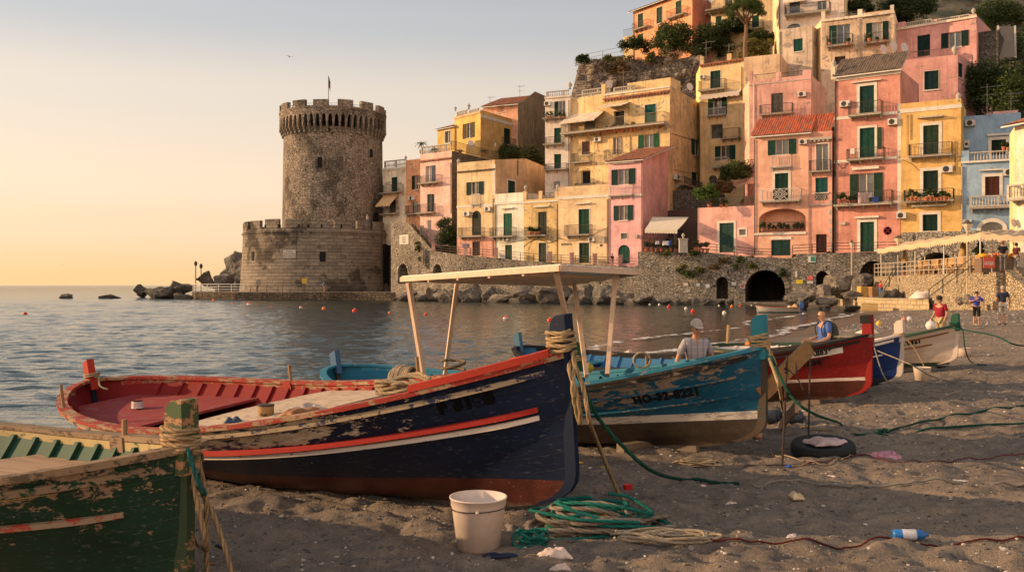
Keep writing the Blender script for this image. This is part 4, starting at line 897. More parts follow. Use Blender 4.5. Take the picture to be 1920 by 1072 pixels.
rag('rag', 'small dark blue cloth knotted beside the rusty tin', 'rag', zc(hN, 0.55, 0.93, -0.55) + Z * .01, 0.16, 0.12, 0.07, plain((0.03, 0.05, 0.09), var=0.4), 8, 0.2)
rag('rag', 'orange cloth lying over the bow of the dark red boat', 'rag', W3(hR, (hR.L * 0.80 - 0.35, -0.10, 0.93)), 0.34, 0.28, 0.15, plain((0.55, 0.13, 0.02), var=0.3), 11, 0.2)
# canopy of the blue boat
WC = wood((0.72, 0.50, 0.35), 0, dark=0.25); WL = wood((0.66, 0.46, 0.32), 2, dark=0.25)
cn = thing('boat_canopy', (0.3, 10.6, 1.2), 'slatted wooden sun canopy on five thin legs standing in the light blue boat', 'canopy')
cA, cB, cC, cD = px(752, 524, 10.9), px(1050, 503, 8.95), px(1200, 511, 10.3), px(1050, 533, 12.6)
o_ = Vector(cn.location)
def beam(mb, a, b_, w, h_, mi=0):
 X = (b_ - a).normalized(); Y = Vector((0, 0, 1)).cross(X).normalized(); Zz = X.cross(Y); L_ = (b_ - a).length
 mb.obox(a, X, Y, Zz, 0, L_, -w / 2, w / 2, -h_ / 2, h_ / 2, mi)
mb = MB(); [beam(mb, a, b_, 0.035, 0.055) for a, b_ in ((cA, cB), (cB, cC), (cC, cD), (cD, cA))]; mb.build('frame', WC, cn, org=o_)
for k in range(1, 5):
 mb = MB(); beam(mb, cA.lerp(cB, k / 5) - Z * 0.03, cD.lerp(cC, k / 5) - Z * 0.03, 0.03, 0.04); mb.build('rafter', WC, cn, org=o_)
mb = MB()
for k in range(12):
 a, b_ = cA.lerp(cD, (k + .04) / 12), cB.lerp(cC, (k + .04) / 12); a2, b2 = cA.lerp(cD, (k + .96) / 12), cB.lerp(cC, (k + .96) / 12)
 vs = [a, b_, b2, a2]; mb.add([p + Z * (0.030 + 0.002 * (k % 2)) for p in vs] + [p + Z * (0.042 + 0.002 * (k % 2)) for p in vs], [(3, 2, 1, 0), (4, 5, 6, 7), (0, 1, 5, 4), (1, 2, 6, 5), (2, 3, 7, 6), (3, 0, 4, 7)])
mb.build('roof_boards', wood((0.76, 0.64, 0.54), 0, dark=0.2), cn, org=o_)
mb = MB()
for (top, bot) in ((px(766, 530, 10.8), px(796, 716, 11.0)), (px(857, 528, 11.6), px(834, 704, 12.4)), (px(1042, 508, 9.1), px(1072, 640, 9.9)), (px(1076, 528, 11.6), px(1100, 705, 10.3)), (px(1154, 516, 10.2), px(1139, 702, 9.7))):
 mb = MB(); beam(mb, bot, top, 0.045, 0.055); mb.build('leg', WL, cn, org=o_)
# ------------------------------------------------------------ houses
GREEN = (0.012, 0.060, 0.040)
def shm(col):
 k = rnd.choice((.48, .62, .78)); g_ = rnd.choice((.9, 1.0, 1.15)); return plain((col[0] * k * (1.5 if g_ < 1 else 1), col[1] * k, col[2] * k * g_) if max(col) < .2 else col, 0.7, var=0.4, sc=3.0, spec=.15)
M_WHITE = plain((0.62, 0.55, 0.46), 0.8, var=0.2, sc=1.5); M_IRON = plain((0.035, 0.03, 0.028), 0.6); M_RAILW = plain((0.60, 0.56, 0.50), 0.6); M_RUST = plain((0.10, 0.075, 0.055), 0.8)
M_DARK = plain((0.012, 0.010, 0.009), 0.9); M_CURT = plain((0.45, 0.40, 0.34), 0.9); M_AC = plain((0.55, 0.51, 0.45), 0.5); M_STONE = plain((0.42, 0.37, 0.31), 0.9, var=0.35)
class House:
 def __init__(s, label, corners, vtop, vbase, mats, k=0, depth=9.0, cat='house', name='house', zt=None, drop=0.0):
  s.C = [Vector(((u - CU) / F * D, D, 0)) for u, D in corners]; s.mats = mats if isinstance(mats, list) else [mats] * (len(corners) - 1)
  D = corners[k][1]; s.z1 = CH + (HZ - vtop) / F * D if zt is None else zt; s.z0 = CH + (HZ - vbase) / F * D - drop
  s.o = Vector((s.C[0].x, s.C[0].y, s.z0)); s.depth = depth
  s.root = thing(name, s.o, label, cat); s.fr = []
  for a, b_ in zip(s.C, s.C[1:]):
   t = (b_ - a).normalized(); n = Vector((t.y, -t.x, 0))
   if n.dot(a) > 0: n = -n
   s.fr.append((a, t, n, (b_ - a).length))
  s.holes = [[] for _ in s.fr]; s.tops = [None] * len(s.fr); s.rev = []
 def P(s, i, u, v):
  a, t, n, L = s.fr[i]; d = Vector(((u - CU) / F, 1, (HZ - v) / F)); k = n.dot(a) / n.dot(d); p = d * k
  return (Vector((p.x, p.y, 0)) - a).dot(t), p.z + CH
 def W(s, i, q, z, out=0.0): a, t, n, L = s.fr[i]; return a + t * q + n * out + Vector((0, 0, z))
 def ax(s, i): a, t, n, L = s.fr[i]; return a, t, n, L
 def b(s, mb, name, mat, parent=None, smooth=False): return mb.build(name, mat, parent or s.root, smooth, org=s.o)
 def bx(s, mb, i, s0, s1, z0, z1, o0, o1, m=0):
  a, t, n, L = s.fr[i]; mb.obox(a, t, n, Vector((0, 0, 1)), s0, s1, o0, o1, z0, z1, m)
 def rect(s, i, u0, v0, u1, v1):
  um, vm = (u0 + u1) / 2, (v0 + v1) / 2
  return s.P(i, u0, vm)[0], s.P(i, u1, vm)[0], s.P(i, um, v1)[1], s.P(i, um, v0)[1]
 def op(s, i, kind, u0, v0, u1, v1, col=GREEN, sur=0.0, arch=False, door=False, gl=None, bars=True, curtain=False, sill=True, label=None):
  s0, s1, z0, z1 = s.rect(i, u0, v0, u1, v1); L = s.fr[i][3]
  if kind == 'o': w = (s1 - s0) * 0.27; h0, h1 = s0 + w, s1 - w
  elif kind == 'l': w = (s1 - s0) * 0.36; h0, h1 = s0, s1 - w
  elif kind == 'r': w = (s1 - s0) * 0.36; h0, h1 = s0 + w, s1
  else: h0, h1 = s0, s1
  if arch:
   r = (h1 - h0) / 2; c = (h0 + h1) / 2; ah = min(r, (z1 - z0) * 0.45); poly = [(h0, z0), (h1, z0)] + [(c + r * math.cos(a), z1 - ah + ah * math.sin(a)) for a in [j * math.pi / 12 for j in range(13)]]
  else: poly = [(h0, z0), (h1, z0), (h1, z1), (h0, z1)]
  s.holes[i].append(poly); nm = 'door' if door else 'window'
  mb = MB(); f = 0.06
  if sur > 0:
   if arch:
    c = (h0 + h1) / 2; r = (h1 - h0) / 2; n = 14; a, t, nn, LL = s.fr[i]; ah = min(r, (z1 - z0) * 0.45)
    ins = [(h0, z0)] + [(c - r * math.cos(q), z1 - ah + ah * math.sin(q)) for q in [j * math.pi / n for j in range(n + 1)]] + [(h1, z0)]
    ous = [(h0 - sur, z0)] + [(c - (r + sur) * math.cos(q), z1 - ah + (ah + sur) * math.sin(q)) for q in [j * math.pi / n for j in range(n + 1)]] + [(h1 + sur, z0)]
    for j in range(len(ins) - 1):
     q = [ins[j], ins[j + 1], ous[j + 1], ous[j]]
     A = [s.W(i, x, z, 0.05) for x, z in q]; B_ = [s.W(i, x, z, -0.1) for x, z in q]
     mb.add(A + B_, [(0, 1, 2, 3), (0, 4, 5, 1), (3, 2, 6, 7)])
   else:
    s.bx(mb, i, h0 - sur, h0, z0 - (0 if door else sur), z1 + sur, -0.05, 0.045); s.bx(mb, i, h1, h1 + sur, z0 - (0 if door else sur), z1 + sur, -0.05, 0.045)
    s.bx(mb, i, h0, h1, z1, z1 + sur, -0.05, 0.045)
    if not door: s.bx(mb, i, h0, h1, z0 - sur, z0, -0.05, 0.045)
  if not door and sill: s.bx(mb, i, h0 - 0.12, h1 + 0.12, z0 - 0.10 - sur, z0 - sur, -0.02, 0.13)
  # inner frame
  for (a0, a1, b0, b1) in ((h0 + .005, h0 + f, z0, z1), (h1 - f, h1 - .005, z0, z1), (h0 + f, h1 - f, z0, z0 + f)): s.bx(mb, i, a0, a1, b0, b1, -0.27, -0.20)
  if not arch: s.bx(mb, i, h0 + f, h1 - f, z1 - f, z1 - .005, -0.27, -0.20)
  if kind in 'oghlr' or gl:
   s.bx(mb, i, (h0 + h1) / 2 - 0.04, (h0 + h1) / 2 + 0.04, z0 + f, z1 - f, -0.27, -0.19)
  root = s.b(mb, nm, M_WHITE)
  if label: root['label'] = label
  mb = MB(); q = [s.W(i, x, z, -0.28) for x, z in poly]; mb.add(q, [tuple(range(len(q)))])
  if kind != 'open': s.b(mb, 'pane', M_CURT if curtain else (glassmat() if kind in 'oghlrd' else M_DARK), root)
  if kind == 'open': s.rev.append((i, poly, 1.9))
  hw = (h1 - h0) / 2; sm = shm(col)
  if kind in 'cab':
   for a0, a1 in ((h0 + .01, h0 + hw - .01), (h0 + hw + .01, h1 - .01)): s.leaf(i, a0, a1, z0 + .02, z1 - .02, -0.10, sm, root, arch=(h0, h1, z0, z1) if arch else None)
  if kind == 'h':
   s.leaf(i, h0 + .01, h0 + hw - .01, z0 + .02, z1 - .02, -0.10, sm, root)
   s.leaf(i, h1, h1 + hw * 0.55, z0 + .02, z1 - .02, 0.05, sm, root)
  if kind in 'ol': s.leaf(i, h1 + .02, s1, z0, z1, 0.055, sm, root)
  if kind in 'or': s.leaf(i, s0, h0 - .02, z0, z1, 0.055, sm, root)
  return root
 def leaf(s, i, a0, a1, z0, z1, out, mat, parent, arch=None):
  mb = MB(); w = 0.07; d0, d1 = out - 0.025, out + 0.025
  def zt(x):
   if not arch: return z1
   h0, h1, q0, q1 = arch; r = (h1 - h0) / 2; c = (h0 + h1) / 2; ah = min(r, (q1 - q0) * 0.45); k = min(1, abs(x - c) / r); return min(z1, q1 - ah + ah * math.sqrt(1 - k * k) - 0.02)
  if arch:
   n = 6; pts = [a0 + (a1 - a0) * j / n for j in range(n + 1)]
   for p, q in zip(pts, pts[1:]): s.bx(mb, i, p, q, z0, min(zt(p), zt(q)) + abs(zt(p) - zt(q)) * 0.5, d0, d0 + 0.03)
  else:
   for (p, q, r, t) in ((a0, a0 + w, z0, z1), (a1 - w, a1, z0, z1), (a0 + w, a1 - w, z0, z0 + w), (a0 + w, a1 - w, z1 - w, z1), (a0 + w, a1 - w, (z0 + z1) / 2 - w / 2, (z0 + z1) / 2 + w / 2)): s.bx(mb, i, p, q, r, t, d0, d1)
   n = max(4, int((z1 - z0) / 0.13)); hgt = (z1 - z0) / n
   A, t_, n_, L = s.fr[i]; up = Vector((0, 0, 1))
   for k in range(n):
    zz = z0 + hgt * k; B_ = A + n_ * d0
    mb.add([B_ + t_ * (a0 + w) + up * zz + n_ * .04, B_ + t_ * (a1 - w) + up * zz + n_ * .04, B_ + t_ * (a1 - w) + up * (zz + hgt) + n_ * .006, B_ + t_ * (a0 + w) + up * (zz + hgt) + n_ * .006], [(0, 1, 2, 3)])
  s.b(mb, 'shutter', mat, parent)
 def bal(s, i, u0, vr, u1, vs, dep=0.95, kind='bars', col=None, slab=True, thick=0.14):
  s0, s1, z0, z1 = s.rect(i, u0, vr, u1, vs); mb = MB()
  if slab:
   s.bx(mb, i, s0, s1, z0 - thick, z0, -0.02, dep); s.bx(mb, i, s0 - 0.05, s1 + .05, z0 - 0.05, z0 + 0.001, 0.01, dep + 0.06)
   nb_ = max(2, int((s1 - s0) / 1.2) + 1)
   for k in range(nb_):
    x = s0 + 0.18 + (s1 - s0 - 0.36) * k / (nb_ - 1); s.bx(mb, i, x - .07, x + .07, z0 - thick - 0.18, z0 - thick, 0.0, dep * 0.55); s.bx(mb, i, x - .06, x + .06, z0 - thick - 0.34, z0 - thick - .18, 0.0, dep * 0.28)
  root = s.b(mb, 'balcony', M_STONE) if slab else s.root
  s.rail(i, s0 + .04, s1 - .04, z0, z1, dep - 0.05, kind, col, root, side=True)
  return s0, s1, z0, z1
 def rail(s, i, s0, s1, z0, z1, out, kind='bars', col=None, root=None, side=False):
  mb = MB(); h = z1 - z0; root = root or s.root
  if kind in ('bars', 'white', 'mesh'):
   m = col or (M_RAILW if kind == 'white' else M_IRON); r = 0.022 if kind != 'white' else 0.026; sp = 0.15 if kind != 'white' else 0.17
   s.bx(mb, i, s0, s1, z1 - 0.05, z1, out - .03, out + .03); s.bx(mb, i, s0, s1, z0 + .06, z0 + .09, out - .02, out + .02)
   n = int((s1 - s0) / sp)
   for k in range(n + 1):
    x = s0 + (s1 - s0) * k / max(1, n); s.bx(mb, i, x - r / 2, x + r / 2, z0, z1 - .05, out - r / 2, out + r / 2)
   if side:
    for x in (s0, s1):
     s.bx(mb, i, x - .025, x + .025, z1 - .05, z1 - 0.001, 0, out); s.bx(mb, i, x - .02, x + .02, z0 + .06, z0 + .089, 0, out)
     for k in range(int(out / sp)): s.bx(mb, i, x - r / 2, x + r / 2, z0, z1 - .05, sp * k + .02, sp * k + .02 + r)
   s.b(mb, 'railing', m, root)
  else:
   m = col or M_STONE; s.bx(mb, i, s0, s1, z1 - 0.12, z1, out - .12, out + .12); s.bx(mb, i, s0, s1, z0, z0 + .12, out - .11, out + .11)
   n = max(2, int((s1 - s0) / 0.27)); hh = h - 0.24
   for k in range(n + 1):
    x = s0 + 0.06 + (s1 - s0 - .12) * k / n
    if k % 9 == 0: s.bx(mb, i, x - .11, x + .11, z0 + .12, z1 - .12, out - .09, out + .09); continue
    c = s.W(i, x, z0 + .12, out)
    mb.lathe([(0.05, 0), (0.045, hh * .1), (0.085, hh * .35), (0.035, hh * .75), (0.06, hh)], c, 6)
   if side:
    for x in (s0, s1): s.bx(mb, i, x - .10, x + .10, z1 - 0.12, z1 - .001, 0, out); s.bx(mb, i, x - .1, x + .1, z0, z0 + .119, 0, out)
   s.b(mb, 'balustrade', m, root)
 def balus(s, i, u0, v0, u1, v1, col=None, kind='balusters', out=-0.15):
  s0, s1, z0, z1 = s.rect(i, u0, v0, u1, v1); s.rail(i, s0, s1, z0, z1, out, kind, col)
 def block(s, i, u0, v0, u1, v1, out0, out1, mat, name='parapet'):
  s0, s1, z0, z1 = s.rect(i, u0, v0, u1, v1); mb = MB(); s.bx(mb, i, s0, s1, z0, z1, out0, out1); return s.b(mb, name, mat)
 def band(s, i, v, h=0.25, pr=0.10, mat=None, u0=None, u1=None, name='cornice', dent=False):
  L = s.fr[i][3]; a0 = 0 if u0 is None else s.P(i, u0, v)[0]; a1 = L if u1 is None else s.P(i, u1, v)[0]
  z = s.P(i, (u0 or CU + s.C[i].x / s.C[i].y * F), v)[1] if isinstance(v, (int, float)) else v[0]
  mb = MB(); s.bx(mb, i, a0 - .05, a1 + .05, z - h / 2, z + h / 2, -0.02, pr)
  if dent:
   n = int((a1 - a0) / 0.45)
   for k in range(n): s.bx(mb, i, a0 + .45 * k + .08, a0 + .45 * k + .28, z - h / 2 - .18, z - h / 2, 0, pr * .8)
  return s.b(mb, name, mat or M_WHITE)
 def ac(s, i, u0, v0, u1, v1):
  s0, s1, z0, z1 = s.rect(i, u0, v0, u1, v1); mb = MB(); s.bx(mb, i, s0, s1, z0 + .06, z1, 0.06, 0.42); s.bx(mb, i, s0 + .1, s0 + .16, z0 - .02, z0 + .06, 0, .4, 1); s.bx(mb, i, s1 - .16, s1 - .1, z0 - .02, z0 + .06, 0, .4, 1)
  c = s.W(i, s0 + (s1 - s0) * .42, (z0 + z1) / 2 + .02, 0.425); r = min((z1 - z0) * .4, (s1 - s0) * .3); A, t, n, L = s.fr[i]; up = Vector((0, 0, 1))
  for k in range(12):
   a, b_ = k * math.pi / 6, (k + 1) * math.pi / 6
   mb.add([c, c + (t * math.cos(a) + up * math.sin(a)) * r, c + (t * math.cos(b_) + up * math.sin(b_)) * r], [(0, 1, 2)], 1)
  s.b(mb, 'air_conditioner', [M_AC, M_IRON])
 def pipe(s, i, u, v0, v1, r=0.05, mat=None):
  q, z0 = s.P(i, u, v1); z1 = s.P(i, u, v0)[1]; mb = MB(); mb.tube([s.W(i, q, z0, .08), s.W(i, q, z1, .08)], r, 6); s.b(mb, 'drainpipe', mat or M_RUST)
 def cable(s, i, pts, r=0.018):
  mb = MB(); mb.tube(spline([s.W(i, *s.P(i, u, v), .05) for u, v in pts], 6), r, 4); s.b(mb, 'cable', M_IRON)
 def awn(s, i, u0, v0, u1, v1, proj, mat, val=0.25, name='awning'):
  s0, s1, z0, z1 = s.rect(i, u0, v0, u1, v1); mb = MB(); n = max(4, int((s1 - s0) / 0.35)); vs = []
  for k in range(n + 1):
   x = s0 + (s1 - s0) * k / n
   for j in range(5):
    q = j / 4; vs.append(s.W(i, x, z1 + (z0 - z1) * q - 0.06 * math.sin(q * math.pi), .03 + proj * q))
   vs.append(s.W(i, x, z0 - val * (0.7 + 0.3 * (k % 2)), .03 + proj))
  mb.add(vs, [(k * 6 + j, k * 6 + j + 1, (k + 1) * 6 + j + 1, (k + 1) * 6 + j) for k in range(n) for j in range(5)], 0)
  for x in (s0 + .03, s1 - .03):
   mb.tube([s.W(i, x, z0, .03 + proj), s.W(i, x, z0 - .2, .02)], 0.025, 5, 1)
  s.b(mb, name, [mat, M_IRON])
 def tiles(s, i, over=0.45, rise=1.6, run=4.0, mat=None, z=None, ext=0.3, u0=None, u1=None, back=0.0):
  A, t, n, L = s.fr[i]; z = s.z1 if z is None else z; mb = MB(); a0 = -ext if u0 is None else s.P(i, u0, 300)[0]; a1 = L + ext if u1 is None else s.P(i, u1, 300)[0]
  nu = int((a1 - a0) / 0.055); rows = max(4, int(math.hypot(run, rise) / 0.45)); vs = []; uvs = []
  for a in range(nu + 1):
   x = a0 + (a1 - a0) * a / nu; h = 0.075 * abs(math.sin(math.pi * x / 0.26)) ** 0.7
   for r in range(rows):
    for e in (0, 1):
     q = (r + e) / rows; o = over - (run + over) * q; zz = z + rise * q * 1.0 - rise * 0.0 + (0.05 if e == 0 else 0.0) + h
     vs.append(A + t * x + n * (o - back) + Vector((0, 0, zz))); uvs.append((x, q * run))
  m = 2 * rows
  mb.add(vs, [(a * m + r, (a + 1) * m + r, (a + 1) * m + r + 1, a * m + r + 1) for a in range(nu) for r in range(m - 1)], 0, uvs)
  root = s.b(mb, 'tiled_roof', mat or tilemat())
  mb = MB(); vs = [A + t * x + n * (o - back) + Vector((0, 0, zz)) for x in (a0, a1) for (o, zz) in ((over - .03, z - .10), (over - .03, z + .0), (-run, z + rise), (-run, z + rise - .1))]
  mb.add(vs, [(0, 1, 2, 3), (4, 7, 6, 5), (0, 4, 5, 1), (0, 3, 7, 4), (1, 5, 6, 2)]); s.b(mb, 'eave', M_WHITE, root)
  return root
 def dish(s, i, u, v, r, out=0.5):
  q, z = s.P(i, u, v); c = s.W(i, q, z, out); mb = MB()
  r *= .72; mb.lathe([(0.001, -.1 * r), (r * .5, -.07 * r), (r, .08 * r)], c, 14, 0, M=Matrix.Rotation(R(25), 3, 'Z') @ Matrix.Rotation(R(80), 3, 'X'))
  mb.tube([c, c + Vector((0, 0.1, -r * 1.6))], 0.03, 5); s.b(mb, 'satellite_dish', plain((0.60, 0.50, 0.44), 0.6))
 def antenna(s, i, u, v0, v1, out=-1.0, w=1.3):
  q, z0 = s.P(i, u, v1); z1 = s.P(i, u, v0)[1]; c = s.W(i, q, 0, out); mb = MB(); A, t, n, L = s.fr[i]
  mb.tube([c + Z * z0, c + Z * z1], 0.03, 5); mb.tube([c + Z * (z1 - .3) - t * w * .3, c + Z * (z1 - .3) + t * w * .7], 0.02, 4)
  for k in range(5):
   x = c + Z * (z1 - .3) + t * w * (-.3 + .25 * k); mb.tube([x - n * .35 + Z * .0, x + n * .35], 0.014, 4)
  if w > 1.2: mb.tube([c + Z * (z1 - 1.1) - t * .3, c + Z * (z1 - 1.1) + t * .8], 0.02, 4)
  s.b(mb, 'antenna', plain((0.25, 0.22, 0.2), 0.5))
 def urn(s, i, u, v, h=0.6, out=-0.1):
  q, z = s.P(i, u, v); mb = MB(); mb.lathe([(h * .22, 0), (h * .12, h * .2), (h * .3, h * .5), (h * .3, h * .65), (h * .1, h * .9), (0.01, h)], s.W(i, q, z, out), 10); s.b(mb, 'finial', M_STONE, smooth=True)
 def finish(s, roof=True, wallname='wall'):
  mb = MB(); C = s.C; n = len(C); ms = []
  for m_ in s.mats:
   if m_ not in ms: ms.append(m_)
  for i, (A, t, nn, L) in enumerate(s.fr):
   out = [(0, s.z0), (L, s.z0), (L, s.z1), (0, s.z1)]
   if s.tops[i]: out = [(0, s.z0), (L, s.z0)] + s.tops[i][::-1]
   polys = [[Vector((x, z, 0)) for x, z in out]] + [[Vector((x, z, 0)) for x, z in h][::-1] for h in s.holes[i]]
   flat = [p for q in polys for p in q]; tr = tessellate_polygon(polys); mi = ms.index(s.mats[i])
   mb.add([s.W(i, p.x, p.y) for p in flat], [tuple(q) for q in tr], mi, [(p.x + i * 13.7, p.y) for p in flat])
   for h in s.holes[i]:
    d = 0.30
    for r_ in s.rev:
     if r_[0] == i and r_[1] is h: d = r_[2]
    for (x0, z0), (x1, z1) in zip(h, h[1:] + h[:1]):
     mb.add([s.W(i, x0, z0), s.W(i, x1, z1), s.W(i, x1, z1, -d), s.W(i, x0, z0, -d)], [(0, 1, 2, 3)], mi, [(x0, z0), (x1, z1), (x1 + d, z1), (x0 + d, z0)])
    if d > 0.5: q = [s.W(i, x, z, -d) for x, z in h]; mb.add(q, [tuple(range(len(q)))], mi, [(x, z) for x, z in h])
  A0, t0, n0, L0 = s.fr[0]; A1, t1, n1, L1 = s.fr[-1]
  nm_ = max(s.fr, key=lambda q: abs(q[2].y))[2]; bl = C[0] - nm_ * (s.depth if abs(n0.y) > .7 else .6); brr = C[-1] - nm_ * (s.depth if abs(n1.y) > .7 else .6)
  zl = s.tops[0][0][1] if s.tops[0] else s.z1; zr = s.tops[-1][-1][1] if s.tops[-1] else s.z1
  for (p, q, za, zb_) in () if s.root['category'] == 'sea wall' else ((C[-1], brr, zr, zr), (brr, bl, zr, zl), (bl, C[0], zl, zl)):
   L = (q - p).length
   mb.add([p + Z * s.z0, q + Z * s.z0, q + Z * zb_, p + Z * za], [(0, 1, 2, 3)], 0, [(0, s.z0), (L, s.z0), (L, zb_), (0, za)])
  if roof:
   pts = [c + Z * (s.z1 - .02) for c in C] + [brr + Z * (s.z1 - .02), bl + Z * (s.z1 - .02)]; mb.add(pts, [tuple(range(len(pts)))], 0)
  s.b(mb, wallname, ms, fixn=False) if False else s.b(mb, wallname, ms)
  return s
YEL = lambda sd=0, **k: plaster((0.62, 0.41, 0.17), sd, **k); YEL2 = lambda sd=0, **k: plaster((0.58, 0.36, 0.10), sd, **k)
PINK = lambda sd=0, **k: plaster((0.60, 0.28, 0.24), sd, **k); SALM = lambda sd=0, **k: plaster((0.62, 0.27, 0.18), sd, **k)
CRM = lambda sd=0, **k: plaster((0.66, 0.54, 0.38), sd, **k); OCH = lambda sd=0, **k: plaster((0.60, 0.38, 0.20), sd, **k)

# 1 house behind the tower
h = House('cream and orange house standing directly behind the round tower', [(718, 150), (761, 147), (790, 145)], 318, 425, [CRM(1, peel=.3), plaster((0.66, 0.30, 0.12), 2)], drop=3)
h.op(0, 'c', 734, 332, 745, 360, door=True); h.bal(0, 719, 347, 757, 361); h.awn(0, 721, 364, 748, 386, 2.0, plain((0.60, 0.38, 0.2), .9)); h.bal(0, 720, 390, 749, 401); h.op(0, 'd', 728, 374, 742, 399, door=True)
h.op(1, 'r', 773, 329, 788, 355); h.ac(1, 768, 368, 780, 376); h.band(0, 318, .3, .15, dent=True); h.bal(1, 766, 386, 789, 401); h.op(1, 'd', 771, 378, 783, 400, door=True)
h.balus(0, 720, 300, 760, 315); h.block(1, 761, 299, 790, 318, -.25, 0.02, plaster((0.66, 0.30, 0.12), 2)); h.urn(0, 760, 300, .7); h.finish()
# 2 pink house with roof terrace
h = House('pale pink house with potted palms on its roof terrace, right of the tower', [(788, 138), (847, 134), (935, 146)], 290, 425, [plaster((0.66, 0.38, 0.30), 3, peel=.1), masonry('rubble', (0.22, 0.17, 0.13), (0.07, 0.055, 0.045), 1.6, 0.2, 2)], drop=3)
h.op(0, 'l', 798, 311, 816, 341, col=(0.10, 0.12, 0.15), door=True, curtain=True); h.bal(0, 791, 330, 829, 343); h.op(0, 'h', 801, 364, 811, 397, door=True); h.bal(0, 788, 383, 817, 399)
h.band(0, 303, .22, .25, tilemat()); h.balus(0, 789, 272, 845, 289, kind='balusters'); h.balus(1, 848, 274, 932, 290, kind='bars', col=M_RUST); h.urn(0, 845, 273, .7); h.urn(1, 930, 276, .7); h.urn(1, 890, 276, .6)
h.dish(1, 888, 269, 0.75, -.5); h.pipe(0, 846, 305, 400); h.finish()
# 3 ochre house
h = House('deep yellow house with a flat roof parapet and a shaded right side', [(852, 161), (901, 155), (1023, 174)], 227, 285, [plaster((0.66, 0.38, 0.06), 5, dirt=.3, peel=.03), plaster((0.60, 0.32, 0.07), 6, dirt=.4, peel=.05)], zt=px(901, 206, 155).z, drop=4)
h.op(0, 'o', 868, 231, 890, 259, col=(0.10, 0.11, 0.06)); h.op(1, 'c', 945, 241, 957, 272, door=True); h.bal(1, 941, 261, 969, 274); h.op(1, 'g', 1003, 241, 1010, 252); h.ac(1, 973, 259, 983, 267)
h.band(1, 217, .5, .06); h.balus(0, 857, 208, 876, 218, out=.0, kind='balusters'); h.balus(0, 880, 205, 898, 215, out=.0, kind='balusters'); h.urn(0, 853, 208, .8); h.urn(0, 878, 205, 1.0); h.band(0, 222, .3, .12, OCH(1)); h.pipe(1, 972, 190, 275, mat=M_IRON); h.finish()
h = House('low deep yellow wing with a red tiled roof, left of the ochre house', [(820, 164), (852, 160.5)], 244, 285, [plaster((0.66, 0.38, 0.06), 7, peel=.03)], drop=4, depth=7)
h.op(0, 'g', 834, 246, 845, 268, sur=.15); h.tiles(0, rise=1.4, run=4); h.finish()
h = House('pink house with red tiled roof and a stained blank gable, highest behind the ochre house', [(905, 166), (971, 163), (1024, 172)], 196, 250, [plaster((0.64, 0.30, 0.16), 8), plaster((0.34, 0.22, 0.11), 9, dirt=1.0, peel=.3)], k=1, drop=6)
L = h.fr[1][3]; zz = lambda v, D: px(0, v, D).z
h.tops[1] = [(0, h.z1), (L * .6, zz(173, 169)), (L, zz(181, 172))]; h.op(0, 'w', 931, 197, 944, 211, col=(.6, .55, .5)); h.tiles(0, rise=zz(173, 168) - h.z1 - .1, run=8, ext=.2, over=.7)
h.antenna(0, 970, 157, 190); h.antenna(0, 914, 178, 197); h.finish(False)
# 4 pale yellow gabled house
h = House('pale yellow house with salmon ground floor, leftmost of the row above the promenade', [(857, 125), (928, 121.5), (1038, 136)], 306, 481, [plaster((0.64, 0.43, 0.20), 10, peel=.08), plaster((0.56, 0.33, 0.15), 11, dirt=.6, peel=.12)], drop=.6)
L = h.fr[1][3]; h.tops[1] = [(0, h.z1), (L * .5, zz(298, 129)), (L, zz(319, 136))]
h.op(0, 'o', 875, 341, 907, 365, door=True); h.bal(0, 885, 364, 902, 383, dep=.25, kind='white'); h.op(0, 'c', 885, 395, 902, 441, col=(0.035, 0.055, 0.05), door=True, arch=True); h.bal(0, 866, 427, 909, 443)
h.op(0, 'b', 886, 453, 900, 479, col=(0.05, 0.02, 0.012), door=True); h.op(1, 'c', 952, 339, 966, 366, sur=.18); h.ac(0, 871, 397, 883, 406); h.ac(0, 911, 388, 922, 397)
h.band(0, 388, .28, .05); h.band(0, 323, .14, .25, M_RUST); h.block(0, 857, 446, 928, 484, -.1, .03, SALM(12), 'ground_storey_facing') if False else None
h.block(0, 924, 308, 929, 366, -.02, .05, M_WHITE, 'corner_strip'); h.pipe(0, 925, 372, 480, mat=M_IRON); h.pipe(1, 970, 301, 330, mat=M_RUST); h.block(0, 868, 457, 879, 464, .02, .10, plain((0.02, 0.08, 0.25)), 'blue_sign')
for (a, b_) in ((857, 885.3), (900.7, 928)): h.block(0, a, 443, b_, 484, -.02, .03, SALM(12, dirt=.8), 'ground_storey_facing')
h.block(0, 885.3, 443, 900.7, 452.6, -.02, .03, SALM(12, dirt=.8), 'ground_storey_facing')
h.urn(0, 859, 308, .8); h.finish()
# 5 cream
h = House('narrow cream white house between the pale yellow gabled one and the ochre yellow one', [(928, 121.2), (982, 118.6)], 364, 494, [plaster((0.66, 0.58, 0.44), 13, peel=.05)], drop=.6)
h.op(0, 'c', 944, 400, 960, 443, door=True, col=(0.02, 0.11, 0.05)); h.bal(0, 925, 427, 969, 443); h.op(0, 'c', 947, 459, 960, 488, col=(0.015, 0.07, 0.035), door=True); h.band(0, 382, .3, .12); h.band(0, 391, .15, .3, u0=941, u1=963)
h.pipe(0, 929.5, 380, 488, mat=M_IRON); h.cable(0, [(928, 452), (950, 456), (982, 450)]); h.ac(0, 946, 445, 956, 452); h.finish()
